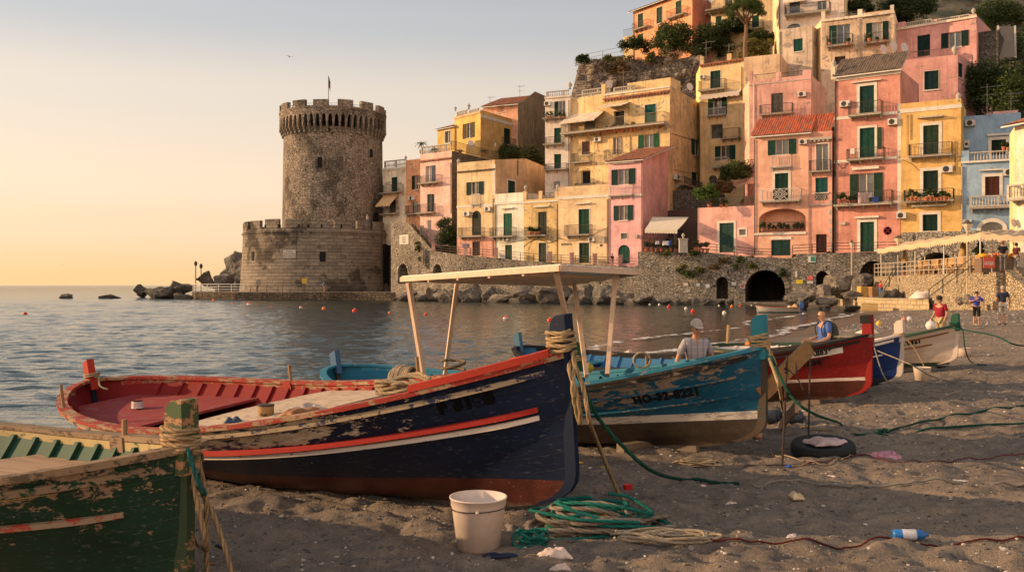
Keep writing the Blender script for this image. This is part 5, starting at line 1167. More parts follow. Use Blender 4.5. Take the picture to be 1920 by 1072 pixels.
# 6 yellow
h = House('mottled ochre yellow house with a potted plant balcony in the row above the promenade', [(982, 118.5), (1047, 115.6)], 375, 499, [plaster((0.58, 0.38, 0.12), 14, dirt=.9, peel=.35)], drop=.6)
h.op(0, 'c', 1009, 397, 1025, 441, door=True, col=(0.04, 0.07, 0.055)); h.bal(0, 990, 426, 1029, 441); h.op(0, 'c', 1010, 455, 1025, 493, col=(0.035, 0.07, 0.05), door=True, sur=.1); h.balus(0, 989, 361, 1010, 375, kind='bars', col=M_RUST); h.balus(0, 1018, 361, 1040, 375, kind='bars', col=M_RUST)
for u in (984, 1013, 1043): h.block(0, u - 3, 358, u + 3, 376, -.3, .02, YEL(15), 'pillar');
h.urn(0, 985, 358, .8); h.urn(0, 1045, 357, .8); h.band(0, 380, .22, .10); h.band(0, 388, .15, .3, u0=1002, u1=1030); h.pipe(0, 1046, 382, 497, mat=M_IRON); h.cable(0, [(982, 462), (996, 452), (1012, 449), (1030, 455), (1047, 449)], .03); h.cable(0, [(990, 470), (1000, 450), (1025, 446), (1047, 462)]); h.finish()
# 7 light yellow
h = House('light yellow house with a bicycle on its balcony, next to the small pink house', [(1047, 115.5), (1141, 111.8)], 351, 497, [plaster((0.68, 0.45, 0.22), 16, dirt=.35, peel=.08)], drop=.6)
h.op(0, 'c', 1085, 392, 1105, 439, door=True, col=(0.015, 0.075, 0.04), sur=.08); h.bal(0, 1064, 422, 1111, 440); h.op(0, 'c', 1086, 455, 1105, 493, col=(0.035, 0.075, 0.035), door=True, sur=.12); h.band(0, 372, .35, .08); h.band(0, 382, .15, .3, u0=1080, u1=1108)
h.pipe(0, 1139, 374, 495, mat=M_IRON); h.ac(0, 1106, 445, 1117, 454); h.cable(0, [(1047, 445), (1070, 452), (1095, 448), (1120, 436), (1141, 426)]); h.block(0, 1131, 443, 1135, 455, .0, .25, M_STONE, 'wall_lamp')
h.block(0, 1125, 458, 1129, 462, .0, .05, M_IRON, 'meter_box')
def wall_text(h, i, u, v, body, size, mat, out=0.03, name='lettering'):
 cu = bpy.data.curves.new('lettering', 'FONT'); cu.body = body; cu.size = size; cu.extrude = 0.01; cu.align_x = 'CENTER'
 o = bpy.data.objects.new('tmp', cu); COL.objects.link(o); bpy.context.view_layer.update(); me = bpy.data.meshes.new_from_object(o.evaluated_get(bpy.context.evaluated_depsgraph_get())); bpy.data.objects.remove(o)
 q, z = h.P(i, u, v); A, t, n, L = h.fr[i]
 for vv in me.vertices: vv.co = h.W(i, q + vv.co.x, z + vv.co.y, out + vv.co.z) - h.o
 me.materials.clear(); me.materials.append(mat); r = bpy.data.objects.new(name, me); COL.objects.link(r); r.parent = h.root; return r
wall_text(h, 0, 1062, 460, "RUNO'S", .42, M_IRON); h.finish()
# 8 small pink with tiled roof
h = House('small pink house with a tiled mono-pitch roof standing beside the awning terrace', [(1141, 111.5), (1205, 109), (1252, 118)], 300, 498, [plaster((0.66, 0.31, 0.30), 17, dirt=.3, peel=.02), plaster((0.60, 0.27, 0.24), 18, dirt=.35, peel=.03)], k=1, drop=.6)
L = h.fr[1][3]; h.tops[1] = [(0, h.z1), (L, zz(275, 118))]
h.op(0, 'o', 1147, 317, 1191, 346, door=True); h.bal(0, 1144, 348, 1188, 366, dep=.5, kind='white'); h.op(0, 'o', 1151, 385, 1187, 413); h.op(0, 'd', 1164, 437, 1176, 448, sur=.05, sill=False); h.op(0, 'a', 1159, 459, 1181, 493, arch=True, door=True, col=(0.012, 0.10, 0.06)); h.band(0, 369, .2, .06, u0=1141)
h.band(0, 307, .16, .3, u0=1150, u1=1190); h.pipe(0, 1204, 300, 496, mat=M_IRON); h.pipe(0, 1142, 372, 496, mat=M_IRON); h.tiles(0, rise=zz(276, 117) - h.z1, run=8.6, over=.5, ext=.25); h.block(0, 1192, 440, 1197, 446, 0, .3, M_STONE, 'wall_lamp'); h.finish(False)
# 9 big yellow block
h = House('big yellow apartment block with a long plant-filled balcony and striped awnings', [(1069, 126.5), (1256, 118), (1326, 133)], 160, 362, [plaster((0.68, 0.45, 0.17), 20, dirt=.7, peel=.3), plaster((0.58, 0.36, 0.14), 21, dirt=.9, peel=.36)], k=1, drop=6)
h.op(0, 'c', 1209, 196, 1230, 237, door=True, col=(0.01, 0.09, 0.06), sur=.06); h.op(0, 'w', 1151, 208, 1171, 235, col=(.55, .5, .45), door=True, sur=.1); h.op(0, 'd', 1095, 224, 1116, 250, door=True)
AWS = plain((0.60, 0.48, 0.36), .9, var=.3, sc=1.2)
h.awn(0, 1067, 212, 1133, 233, 2.6, AWS, .15); h.awn(0, 1133, 194, 1181, 204, 2.0, AWS, .1)
h.bal(0, 1062, 223, 1255, 242, dep=1.6, thick=.22, col=plain((0.20, 0.16, 0.10), .7))
h.op(0, 'o', 1197, 252, 1236, 277, col=(0.012, 0.10, 0.05)); h.op(0, 'c', 1091, 265, 1106, 290, col=(0.10, 0.08, 0.065)); h.bal(0, 1077, 288, 1111, 304, dep=.8); h.op(0, 'w', 1090, 320, 1107, 345, col=(.6, .55, .5)); h.op(0, 'l', 1149, 257, 1166, 289, col=(.3, .25, .2), door=True)
h.bal(0, 1136, 283, 1161, 299, dep=.7); h.bal(0, 1080, 344, 1116, 352, dep=.5); h.ac(0, 1116, 258, 1129, 267); h.op(1, 'o', 1296, 264, 1317, 292); h.op(1, 'c', 1297, 323, 1307, 348, door=True); h.bal(1, 1266, 341, 1324, 354, dep=1.2); h.ac(1, 1262, 327, 1272, 339); h.ac(1, 1319, 288, 1328, 298)
h.band(0, 187, .22, .35, tilemat(), u0=1133, dent=True); h.band(0, 179, .2, .12, u0=1133); h.balus(0, 1078, 175, 1126, 190); h.balus(0, 1136, 171, 1184, 190); h.balus(0, 1074, 160, 1127, 174, out=-2.5); h.balus(0, 1134, 156, 1174, 168, out=-2.5); h.block(0, 1184, 166, 1256, 186, -.3, .02, YEL(22), 'parapet'); h.block(0, 1156, 143, 1238, 170, -6, -3, YEL(23), 'stair_block')
h.block(0, 1128, 158, 1135, 192, -.4, .05, YEL(24), 'pillar'); h.pipe(0, 1182, 254, 300, mat=M_RUST); h.pipe(0, 1069.5, 258, 350, mat=M_RUST); h.cable(1, [(1258, 250), (1290, 260), (1324, 268)], .03); h.cable(1, [(1262, 318), (1300, 325), (1320, 320)]); h.cable(0, [(1120, 267), (1120, 280), (1110, 292)])
h.antenna(0, 1152, 125, 158, -2.5, 1.8); h.antenna(0, 1191, 124, 160, -3, 1.8); h.dish(0, 1122, 152, .8, -2.8); h.dish(0, 1262, 150, .7, -5); h.antenna(0, 1164, 150, 163, -2.5, 1.); h.finish()
# 10 cream tower house
h = House('tall narrow cream house with four green shuttered balconies, left of the big yellow block', [(1022, 127.5), (1069, 126)], 183, 362, [plaster((0.66, 0.54, 0.43), 25, dirt=.3, peel=.08)], drop=4)
h.op(0, 'r', 1040, 190, 1060, 221, door=True); h.bal(0, 1022, 211, 1060, 222); h.op(0, 'c', 1039, 240, 1052, 270, door=True, col=(.012, .10, .06)); h.bal(0, 1023, 258, 1058, 271); h.op(0, 'c', 1039, 289, 1052, 318, door=True, col=(.012, .09, .055)); h.bal(0, 1024, 308, 1066, 318); h.op(0, 'd', 1038, 340, 1050, 354, door=True)
h.balus(0, 1024, 170, 1066, 183); h.band(0, 184, .25, .15); h.urn(0, 1068, 167, 1.); h.ac(0, 1022, 191, 1034, 200); h.pipe(0, 1067, 188, 355, mat=M_RUST); h.finish()
# 11 orange house on top
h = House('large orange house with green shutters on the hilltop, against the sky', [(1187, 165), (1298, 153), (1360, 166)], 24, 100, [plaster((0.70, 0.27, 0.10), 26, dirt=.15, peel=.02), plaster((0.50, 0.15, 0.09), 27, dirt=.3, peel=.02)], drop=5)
for q in ((1196, 26, 1206, 52), (1231, 14, 1242, 44), (1267, 2, 1278, 28)): h.op(0, 'c', *q, col=(0.035, 0.08, 0.035), sur=.06)
for q in ((1196, 64, 1206, 82), (1230, 57, 1241, 78)): h.op(0, 'c', *q, col=(0.035, 0.08, 0.035))
h.bal(0, 1192, 42, 1220, 54, col=M_RUST); h.bal(0, 1256, 18, 1289, 31, col=M_RUST); h.bal(0, 1220, 73, 1240, 84, col=M_RUST); h.op(1, 'c', 1327, 4, 1337, 30); h.bal(1, 1321, 16, 1342, 30); h.tiles(0, rise=2.2, run=6, over=.8, ext=.6); h.pipe(0, 1189, 28, 92); h.pipe(0, 1238, 70, 92); h.finish()
h = House('low yellow wall with a blue railing at the left foot of the orange hilltop house', [(1168, 166), (1187.5, 164.6)], 70, 112, [YEL(28)], drop=3, depth=6); h.balus(0, 1168, 54, 1187, 70, kind='bars', col=plain((.12, .16, .2)), out=-.1); h.finish()
# 12
h = House('pale yellow house half hidden behind the umbrella pine', [(1333, 150), (1449, 144)], -25, 112, [plaster((0.62, 0.43, 0.20), 29)], drop=4)
h.op(0, 'c', 1342, 31, 1353, 43); h.op(0, 'c', 1410, 29, 1423, 54, door=True, col=(.015, .09, .06)); h.bal(0, 1401, 42, 1433, 55); h.bal(0, 1333, 4, 1369, 22, dep=2.2, col=plain((.1, .03, .02))); h.op(0, 'g', 1359, -10, 1372, 10); h.finish()
# 13
h = House('yellow house with a scalloped canopy over its balcony, above the bushes in the middle', [(1305, 133), (1313, 127), (1395, 123.5)], 122, 340, [plaster((0.72, 0.50, 0.14), 30, dirt=.2), plaster((0.62, 0.41, 0.17), 31, dirt=.4, peel=.05)], k=1, drop=4)  # narrow left wall: sunlight put into a brighter plaster colour
h.op(1, 'c', 1332, 133, 1351, 168, door=True, col=(.01, .055, .045), sur=.06); h.bal(1, 1314, 152, 1363, 169); h.awn(1, 1315, 172, 1391, 180, .9, plain((.5, .42, .34)), .45, 'scalloped_canopy'); h.op(1, 'o', 1328, 184, 1363, 216, door=True); h.bal(1, 1328, 203, 1362, 217, dep=.6, kind='bars', col=M_RAILW)
h.op(1, 'd', 1332, 233, 1355, 260, door=True); h.bal(1, 1355, 242, 1389, 260); h.ac(1, 1314, 142, 1323, 149); h.block(1, 1313, 106, 1319, 122, -.3, .02, YEL(32), 'pillar'); h.block(1, 1363, 101, 1371, 122, -.3, .02, YEL(33), 'pillar'); h.balus(1, 1320, 109, 1362, 119, kind='bars', out=-.2)
h.band(1, 123, .2, .3, tilemat(), dent=True); h.antenna(1, 1313, 70, 108, -2, 1.8); h.antenna(1, 1356, 76, 108, -2, 1.6); h.pipe(1, 1391, 126, 180)
h.op(1, 'o', 1341, 273, 1379, 300, door=True); h.bal(1, 1339, 296, 1368, 314, dep=.9, kind='white'); h.op(1, 'd', 1328, 329, 1345, 352, arch=True, door=True); h.finish()
h = House('low ochre roof terrace wall behind the pink house in the middle', [(1395, 123), (1462, 121)], 108, 300, [plaster((0.64, 0.41, 0.22), 34)], drop=2, depth=8); h.finish()
# 14
h = House('worn pink house with grey shutters rising behind the red tiled roof', [(1393, 118), (1405, 113), (1521, 109.5)], 150, 330, [plaster((0.68, 0.36, 0.22), 35, peel=.05), plaster((0.60, 0.29, 0.22), 36, dirt=.6, peel=.22)], k=1, zt=px(1405, 152, 113).z, drop=4)  # left wall's plaster brightened so that it reads as sunlit
h.op(1, 'c', 1446, 175, 1468, 214, col=(.10, .085, .07), door=True); h.bal(1, 1427, 197, 1488, 214); h.ac(1, 1497, 173, 1512, 183)
for q in ((1405, 133, 1411, 152), (1455, 136, 1465, 152), (1505, 131, 1521, 152)): h.block(1, *q, -.3, .02, PINK(37), 'pillar')
h.balus(1, 1411, 138, 1455, 152, kind='bars', out=-.2); h.balus(1, 1465, 134, 1505, 150, kind='bars', out=-.2); h.band(1, 160, .12, .06, M_STONE); h.pipe(1, 1414, 158, 240, mat=M_WHITE); h.finish()
# 15
h = House('tall peach house with a red tiled roof, arched loggia and white balconies', [(1414, 104), (1517, 101.2), (1560, 100)], 256, 481, [plaster((0.68, 0.33, 0.20), 38, dirt=.25, peel=.02), plaster((0.64, 0.27, 0.18), 39, dirt=.4, peel=.08)], drop=.3)
h.op(0, 'o', 1440, 262, 1493, 290, door=True); h.bal(0, 1446, 291, 1484, 313, dep=.35, kind='white'); h.op(0, 'c', 1453, 325, 1478, 376, sur=.28, door=True, col=(.012, .07, .05)); h.bal(0, 1428, 355, 1502, 377, kind='white', thick=.16)
h.op(0, 'open', 1423, 391, 1511, 435, arch=True, door=True); h.op(0, 'c', 1446, 450, 1482, 479, door=True, col=(.012, .05, .035), sur=.0); h.block(0, 1443, 444, 1484, 449, -.02, .08, M_WHITE, 'lintel'); h.block(0, 1415, 436, 1512, 440, -.02, .15, M_WHITE, 'loggia_sill')
h.balus(0, 1424, 416, 1510, 435, kind='bars', out=-.1); h.ac(0, 1499, 262, 1514, 272); h.op(1, 'g', 1530, 270, 1553, 321, door=True, sur=.12); h.bal(1, 1519, 301, 1559, 321, dep=.7); h.op(1, 'c', 1529, 333, 1552, 361, col=(.015, .09, .07)); h.op(1, 'b', 1530, 439, 1550, 474, col=(.06, .02, .015), door=True)
h.band(1, 385, .15, .1, M_STONE); h.pipe(0, 1415, 262, 478, mat=M_IRON); h.pipe(0, 1516, 270, 478, mat=plain((.5, .3, .22))); h.band(0, 258, .2, .12); h.band(1, 262, .25, .3, M_STONE, dent=True); h.band(0, 319, .1, .1, M_STONE, u0=1445, u1=1488)
# lattice panel, and the diamond panel of the white balcony
mb = MB(); s0, s1, z0, z1 = h.rect(1, 1528, 363, 1551, 375); h.bx(mb, 1, s0, s1, z0, z1, 0, .02, 1)
for k in range(6):
 a = s0 + (s1 - s0) * k / 5
 for sg in (-1, 1): mb.tube([h.W(1, max(s0, min(s1, a - sg * .3)), z0, .05), h.W(1, max(s0, min(s1, a + sg * .3)), z1, .05)], .025, 4)
h.b(mb, 'lattice_panel', [M_STONE, M_DARK])
mb = MB(); s0, s1, z0, z1 = h.rect(0, 1453, 356, 1480, 375); h.bx(mb, 0, s0, s1, z0, z1, .915, .93, 1)
cx, cz = (s0 + s1) / 2, (z0 + z1) / 2
for k in (1, .66, .33):
 q = [h.W(0, cx + dx * (s1 - s0) / 2 * k, cz + dz * (z1 - z0) / 2 * k, .95) for dx, dz in ((0, 1), (1, 0), (0, -1), (-1, 0), (0, 1))]
 for a, b_ in zip(q, q[1:]): mb.tube([a, b_], .03, 4)
for dx, dz in ((1, 1), (1, -1), (-1, 1), (-1, -1)): mb.tube([h.W(0, cx + dx * (s1 - s0) / 2, cz + dz * (z1 - z0) / 2, .95), h.W(0, cx + dx * (s1 - s0) / 4, cz + dz * (z1 - z0) / 4, .95)], .03, 4)
h.b(mb, 'diamond_panel', [M_RAILW, M_DARK])
for k in range(6): h.block(1, 1555, 376 + k * 17, 1560, 385 + k * 17, -.02, .04, M_STONE, 'quoin')
h.tiles(0, rise=2.5, run=3.2, over=.5, ext=.3, mat=tilemat((0.50, 0.09, 0.03), (0.22, 0.06, 0.03)), z=h.z1 - .1); h.tiles(1, rise=2.5, run=3.2, over=-.05, ext=0, mat=tilemat((0.46, 0.10, 0.035), (0.22, 0.06, 0.03)), z=h.z1 - .1, u1=1557)
h.dish(1, 1541, 219, .75, -3.5); h.dish(1, 1549, 206, .45, -3.5); h.finish()
# 16
h = House('low pink house with a green double door and a railed roof terrace', [(1308, 108), (1414, 104.5)], 390, 477, [plaster((0.66, 0.32, 0.25), 40, dirt=.3, peel=.03)], drop=.3)
h.op(0, 'c', 1349, 418, 1376, 473, door=True, sur=.25, col=(.03, .075, .05)); h.op(0, 'd', 1386, 430, 1398, 441, sur=.2, sill=False); h.balus(0, 1312, 370, 1413, 388, kind='bars', out=-.15, col=plain((.06, .06, .045))); h.finish()
# 17
h = House('tall salmon red house with laundry on its balcony and green shutters', [(1565, 100), (1688, 96.2)], 145, 474, [plaster((0.54, 0.20, 0.135), 41, dirt=.4, peel=.06)], drop=.3)
h.op(0, 'c', 1612, 161, 1639, 214, door=True, sur=.3, col=(.01, .05, .04)); h.bal(0, 1594, 193, 1656, 215, thick=.2); h.ac(0, 1576, 190, 1595, 202); h.op(0, 'c', 1612, 240, 1640, 298, door=True, sur=.25, col=(.01, .065, .045)); h.leaf(0, *h.rect(0, 1645, 239, 1653, 279), .1, shm((.05, .12, .06)), h.root)
h.bal(0, 1591, 279, 1660, 298, thick=.16); h.ac(0, 1666, 223, 1684, 236); h.op(0, 'o', 1594, 325, 1655, 379, door=True, curtain=False); h.band(0, 317, .3, .3, u0=1600, u1=1648); h.bal(0, 1568, 360, 1676, 383, thick=.18, dep=1.1)
h.op(0, 'c', 1613, 416, 1639, 472, door=True, sur=.3, col=(.01, .06, .045)); h.band(0, 408, .2, .35, u0=1605, u1=1648); h.band(0, 223, .3, .05); h.band(0, 304, .28, .05); h.band(0, 384, .25, .04); h.band(0, 150, .35, .12); h.band(0, 152 + 4, .12, .3, u0=1598, u1=1652)
h.pipe(0, 1566.5, 150, 470, .07, M_IRON); h.block(0, 1683, 195, 1690, 400, -.02, .05, M_WHITE, 'corner_strip'); h.block(0, 1577, 416, 1586, 422, 0, .2, M_STONE, 'meter_box'); h.block(0, 1600, 281, 1608, 291, 1.0, 1.2, M_AC, 'gas_meter')
h.tiles(0, rise=2.6, run=3.3, over=.5, ext=.2, mat=tilemat((0.17, 0.11, 0.07), (0.07, 0.05, 0.04)), z=h.z1 - .1); h.urn(0, 1562, 127, .9, -.3); h.block(0, 1558, 126, 1566, 150, -.6, .05, CRM(42), 'chimney_pier'); h.cable(0, [(1567, 300), (1580, 316), (1592, 304), (1610, 307)], .025); h.finish()
# 18
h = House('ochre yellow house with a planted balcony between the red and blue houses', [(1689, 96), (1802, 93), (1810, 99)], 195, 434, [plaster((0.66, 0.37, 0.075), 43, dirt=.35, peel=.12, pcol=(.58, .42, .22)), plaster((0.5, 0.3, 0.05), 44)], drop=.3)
h.op(0, 'c', 1731, 235, 1760, 293, door=True, sur=.3, col=(.02, .065, .035)); h.bal(0, 1706, 270, 1787, 292, thick=.16); h.band(0, 222, .15, .5, u0=1722, u1=1769, mat=M_STONE); h.op(0, 'c', 1731, 320, 1759, 362, sur=.3, col=(.02, .05, .03)); h.bal(0, 1697, 356, 1790, 377, thick=.16, dep=1.1); h.band(0, 387, .2, .6, u0=1712, u1=1776, mat=M_STONE)
h.op(0, 'c', 1730, 402, 1758, 433, sur=.3, col=(.01, .05, .03), sill=False); h.ac(0, 1766, 311, 1787, 325); h.ac(0, 1682, 398, 1700, 411); h.band(0, 209, .4, .06); h.band(0, 299, .15, .03, plaster((0.6, .4, .2), 3)); h.band(0, 378, .15, .03, plaster((0.6, .4, .2), 3)); h.cable(0, [(1693, 300), (1710, 308), (1723, 320)]); h.pipe(0, 1706, 215, 262, mat=YEL2(3)); h.pipe(0, 1699, 215, 290, .03, YEL2(3)); h.pipe(0, 1791, 264, 320, .04, M_RUST)
h.urn(0, 1797, 190, .9); h.finish()
# 19
h = House('light blue house with white balusters and a brown shutter', [(1803, 92.5), (1914, 90)], 303, 437, [plaster((0.22, 0.34, 0.46), 45, dirt=.35, peel=.04)], drop=1)
h.op(0, 'b', 1847, 331, 1874, 366, door=True, sur=.28, col=(.14, .045, .025)); h.bal(0, 1819, 368, 1903, 388, kind='balusters', thick=.18); h.op(0, 'd', 1839, 416, 1881, 445, arch=True, sur=.35, door=True); h.ac(0, 1881, 317, 1906, 331); h.ac(0, 1806, 412, 1822, 423); h.band(0, 320, .12, .3, u0=1837, u1=1881); h.band(0, 305, .2, .25, M_WHITE)
h.balus(0, 1803, 283, 1912, 303, col=plaster((0.22, 0.34, 0.46), 45) if False else None); h.block(0, 1803, 283, 1817, 304, -.3, .03, plaster((0.22, 0.34, 0.46), 46), 'parapet'); h.block(0, 1899, 281, 1914, 302, -.3, .03, plaster((0.22, 0.34, 0.46), 46), 'parapet'); h.pipe(0, 1804, 312, 430, .07, M_STONE); h.finish()
h = House('upper storey of the blue building set back behind the balustraded terrace', [(1800, 97), (1914, 94.5)], 219, 303, [plaster((0.20, 0.32, 0.45), 47, dirt=.3, peel=.03)], drop=1)
h.op(0, 'c', 1859, 262, 1886, 290, door=True, sur=.3, col=(.01, .04, .025)); h.band(0, 254, .2, .25, u0=1852, u1=1892); h.ac(0, 1810, 226, 1829, 238); h.ac(0, 1808, 264, 1818, 279); h.block(0, 1862, 202, 1910, 220, -4, -2, PINK(48), 'roof_hut'); h.antenna(0, 1851, 151, 216, -2, 2.0); h.antenna(0, 1897, 160, 214, -3, 1.5); h.finish()
# 20
h = House('cream house with a tiled eave cut by the right edge of the picture', [(1893, 80), (1903, 76), (1990, 72)], 237, 500, [plaster((0.70, 0.52, 0.22), 49, peel=0), plaster((0.66, 0.55, 0.38), 50, peel=0)], k=1, drop=1)
h.tiles(1, rise=1.2, run=3, over=.9, ext=.6); h.bal(1, 1906, 345, 1960, 372, kind='balusters', dep=1.0); h.dish(1, 1903 + 3, 418, .5, .3); h.op(1, 'c', 1925, 300, 1945, 355, sur=.2); h.finish()
# 21
h = House('beige house with weathered green shuttered balconies, high in the middle right', [(1522, 130), (1540, 124), (1677, 120)], 37, 155, [plaster((0.80, 0.56, 0.28), 51, dirt=.3, peel=.2), plaster((0.60, 0.41, 0.25), 52, dirt=.8, peel=.25)], k=1, drop=6)  # sunlit look of the left wall is put into its lighter plaster
h.op(1, 'r', 1555, 47, 1594, 84, door=True); h.bal(1, 1551, 68, 1600, 86, thick=.2); h.op(1, 'o', 1624, 42, 1666, 80, door=True, curtain=True); h.bal(1, 1622, 64, 1667, 80, thick=.2); h.op(1, 'c', 1565, 106, 1585, 122, col=(.05, .03, .02)); h.op(1, 'c', 1634, 102, 1655, 118)
h.band(1, 40, .3, .2, CRM(53)); h.block(1, 1540, 22, 1547, 38, -.3, .05, CRM(53), 'pillar'); h.block(1, 1608, 18, 1617, 36, -.3, .05, CRM(53), 'pillar'); h.block(1, 1669, 10, 1676, 34, -.3, .05, CRM(53), 'pillar'); h.block(1, 1617, 22, 1669, 34, -.25, .0, OCH(54), 'parapet'); h.balus(1, 1575, 22, 1608, 34, kind='bars', out=-.2)
h.pipe(1, 1611, 36, 118, .05, M_STONE); h.dish(1, 1658, 96, .8, 1.2); h.antenna(1, 1561, 60, 120, 1.0, 1.6); h.finish()
# 22, 23
h = House('weathered grey beige house with one small green shutter, left of the beige house', [(1461, 127), (1523, 124.5)], 57, 160, [plaster((0.50, 0.37, 0.26), 55, dirt=.9, peel=.4)], drop=6); h.op(0, 'c', 1488, 73, 1505, 97, col=(.01, .09, .06)); h.pipe(0, 1463, 60, 140); h.finish()
h = House('cream house with an arched window and long balcony near the top edge', [(1449, 141), (1460, 134), (1582, 130)], -40, 130, [plaster((0.78, 0.55, 0.28), 56, peel=.15), plaster((0.66, 0.50, 0.40), 57, dirt=.3, peel=.05)], drop=5)  # left face coloured lighter, the sun's glow put into the plaster
h.op(1, 'd', 1476, 45, 1501, 60, arch=True, sur=.3); h.bal(1, 1474, 11, 1558, 27, thick=.2, dep=1.4); h.op(1, 'd', 1480, 2, 1500, 26, door=True); h.op(1, 'g', 1532, 2, 1550, 24, door=True); h.pipe(1, 1462, 0, 56, .06, M_IRON); h.awn(1, 1472, 2, 1512, 6, .8, AWS, .1); h.finish()
# 24
h = House('upper pink house with a white baluster roof edge and a wide railed terrace', [(1680, 123), (1831, 117)], 54, 135, [plaster((0.60, 0.26, 0.22), 58, dirt=.4, peel=.04)], drop=6)
h.op(0, 'c', 1720, 66, 1744, 106, door=True, col=(.01, .05, .04)); h.op(0, 'o', 1765, 60, 1816, 89, col=(.01, .05, .04)); h.band(0, 56, .3, .2, CRM(59)); h.balus(0, 1697, 39, 1746, 53); h.balus(0, 1757, 31, 1817, 48); h.block(0, 1681, 42, 1697, 54, -.3, .03, PINK(60), 'parapet'); h.block(0, 1746, 37, 1757, 50, -.3, .04, PINK(60), 'parapet'); h.block(0, 1817, 27, 1830, 46, -.3, .04, PINK(60), 'parapet')
h.urn(0, 1825, 28, .9); h.pipe(0, 1682, 58, 110, .06, M_WHITE); h.finish()
h = House('lower block of the upper pink house with one large green shutter', [(1686, 112), (1796, 109), (1830, 114)], 114, 215, [plaster((0.56, 0.24, 0.19), 61, dirt=.5, peel=.06), plaster((0.54, 0.23, 0.2), 62, dirt=.4)], drop=3)
h.op(0, 'c', 1733, 133, 1760, 168, col=(.01, .04, .035), sur=.05); h.balus(0, 1692, 94, 1788, 112, kind='bars', out=-.1, col=plain((.16, .09, .07))); h.op(1, 'c', 1797, 119, 1805, 147, col=(.01, .06, .05)); h.dish(0, 1676, 88, .85, .3); h.dish(0, 1696, 91, .85, .3); h.pipe(1, 1822, 104, 150, .06, M_IRON); h.urn(0, 1790, 103, 1.2, -.2); h.antenna(0, 1732, 128, 190, 2.5, .6); h.antenna(0, 1787, 148, 190, 2.5, 1.0); h.finish()
# ------------------------------------------------------------ round tower
TC = px(625, 534, 153).xy; TC = Vector((TC.x, TC.y, 0)); BC = Vector((px(598, 534, 153).x, 152.5, 0))
tw = thing('round_tower', (TC.x, TC.y, 1.0), 'round stone watchtower with battlements on a wider crenellated stone base', 'tower')
TS = masonry('rubble', (0.32, 0.255, 0.195), (0.12, 0.098, 0.08), 0.9, 0.6, 3); TS2 = masonry('brick', (0.26, 0.21, 0.16), (0.085, 0.072, 0.06), 0.95, 0.7, 5)
def drum(mb, c, prof, n=128, m=0, a0=0, a1=2 * math.pi):
 vs = []; uvs = []
 for (r, z) in prof:
  for j in range(n + 1):
   a = a0 + (a1 - a0) * j / n; w = 0.05 * mnoise.noise(Vector((math.cos(a) * 9, math.sin(a) * 9, z * .8)))
   vs.append(Vector((c.x + (r + w) * math.cos(a), c.y + (r + w) * math.sin(a), z))); uvs.append((a * 9.0, z))
 mb.add(vs, [(i * (n + 1) + j, i * (n + 1) + j + 1, (i + 1) * (n + 1) + j + 1, (i + 1) * (n + 1) + j) for i in range(len(prof) - 1) for j in range(n)], m, uvs)
def merlons(mb, c, r0, r1, z0, z1, n, fill, ph=0, m=0, jag=0.0):
 for k in range(n):
  a0 = 2 * math.pi * (k + ph) / n; a1 = a0 + 2 * math.pi / n * fill; q = 4; zt = z1 + rnd.uniform(-jag, jag)
  pts = [(a0 + (a1 - a0) * i / q) for i in range(q + 1)]; vs = []; uv = []
  for a in pts:
   for (r, z) in ((r1, z0), (r1, zt), (r0, zt), (r0, z0)): vs.append(Vector((c.x + r * math.cos(a), c.y + r * math.sin(a), z))); uv.append((a * 9 + (r1 - r), z))
  mb.add(vs, [(i * 4 + j, i * 4 + 4 + j, i * 4 + 4 + (j + 1) % 4, i * 4 + (j + 1) % 4) for i in range(q) for j in range(4)] + [(0, 1, 2, 3), (q * 4 + 3, q * 4 + 2, q * 4 + 1, q * 4)], m, uv)
zt_ = lambda v: CH + (HZ - v) / F * 144.5
mb = MB(); rT = 93 / F * 153; drum(mb, TC, [(rT * 1.015, zt_(440)), (rT * 1.0, zt_(400)), (rT * .985, zt_(300)), (rT * .975, zt_(235))], 140)
mb.build('drum', TS, tw, org=tw.location)
# machicolation: ring of little arches on corbels
mb = MB(); n = 54; rO = rT * 1.055; rI = rT * .97; za, zb, zc_ = zt_(243), zt_(220), zt_(201); vs = []; uv = []; seg = 10
for k in range(n * seg + 1):
 a = 2 * math.pi * k / (n * seg); q = (k % seg) / seg
 if q < 0.3: zl = zt_(232)
 else: w = (q - 0.3) / 0.7 * 2 - 1; zl = zt_(225) + (zt_(212) - zt_(225)) * math.sqrt(max(0, 1 - w * w))
 for (r, z) in ((rI, zl), (rO, zl), (rO, zc_ + .0)): vs.append(Vector((TC.x + r * math.cos(a), TC.y + r * math.sin(a), z))); uv.append((a * 9 + r, z))
mb.add(vs, [(k * 3 + j, (k + 1) * 3 + j, (k + 1) * 3 + j + 1, k * 3 + j + 1) for k in range(n * seg) for j in (0, 1)], 0, uv)
mb.build('machicolation', TS, tw, org=tw.location)
for k in range(n):
 a = 2 * math.pi * (k + .15) / n; mb = MB(); t = Vector((-math.sin(a), math.cos(a), 0)); r_ = Vector((math.cos(a), math.sin(a), 0)); hw = math.pi * rO / n * .27
 for (z0, z1, ro) in ((zt_(246), zt_(240), rT * 1.01), (zt_(240), zt_(235), rT * 1.035), (zt_(235), zt_(230), rO + .03)):
  mb.obox(TC, t, r_, Z, -hw, hw, rT * .95, ro, z0, z1)
 if math.sin(a) < .25: mb.build('corbel', TS, tw, org=tw.location)
mb = MB(); drum(mb, TC, [(rO, zc_), (rO + .06, zc_ + .02), (rO + .06, zc_ + .25), (rO, zc_ + .27), (rO, zt_(200)), (rO - .6, zt_(200)), (rO - .6, zt_(205)), (0.1, zt_(205))], 120)
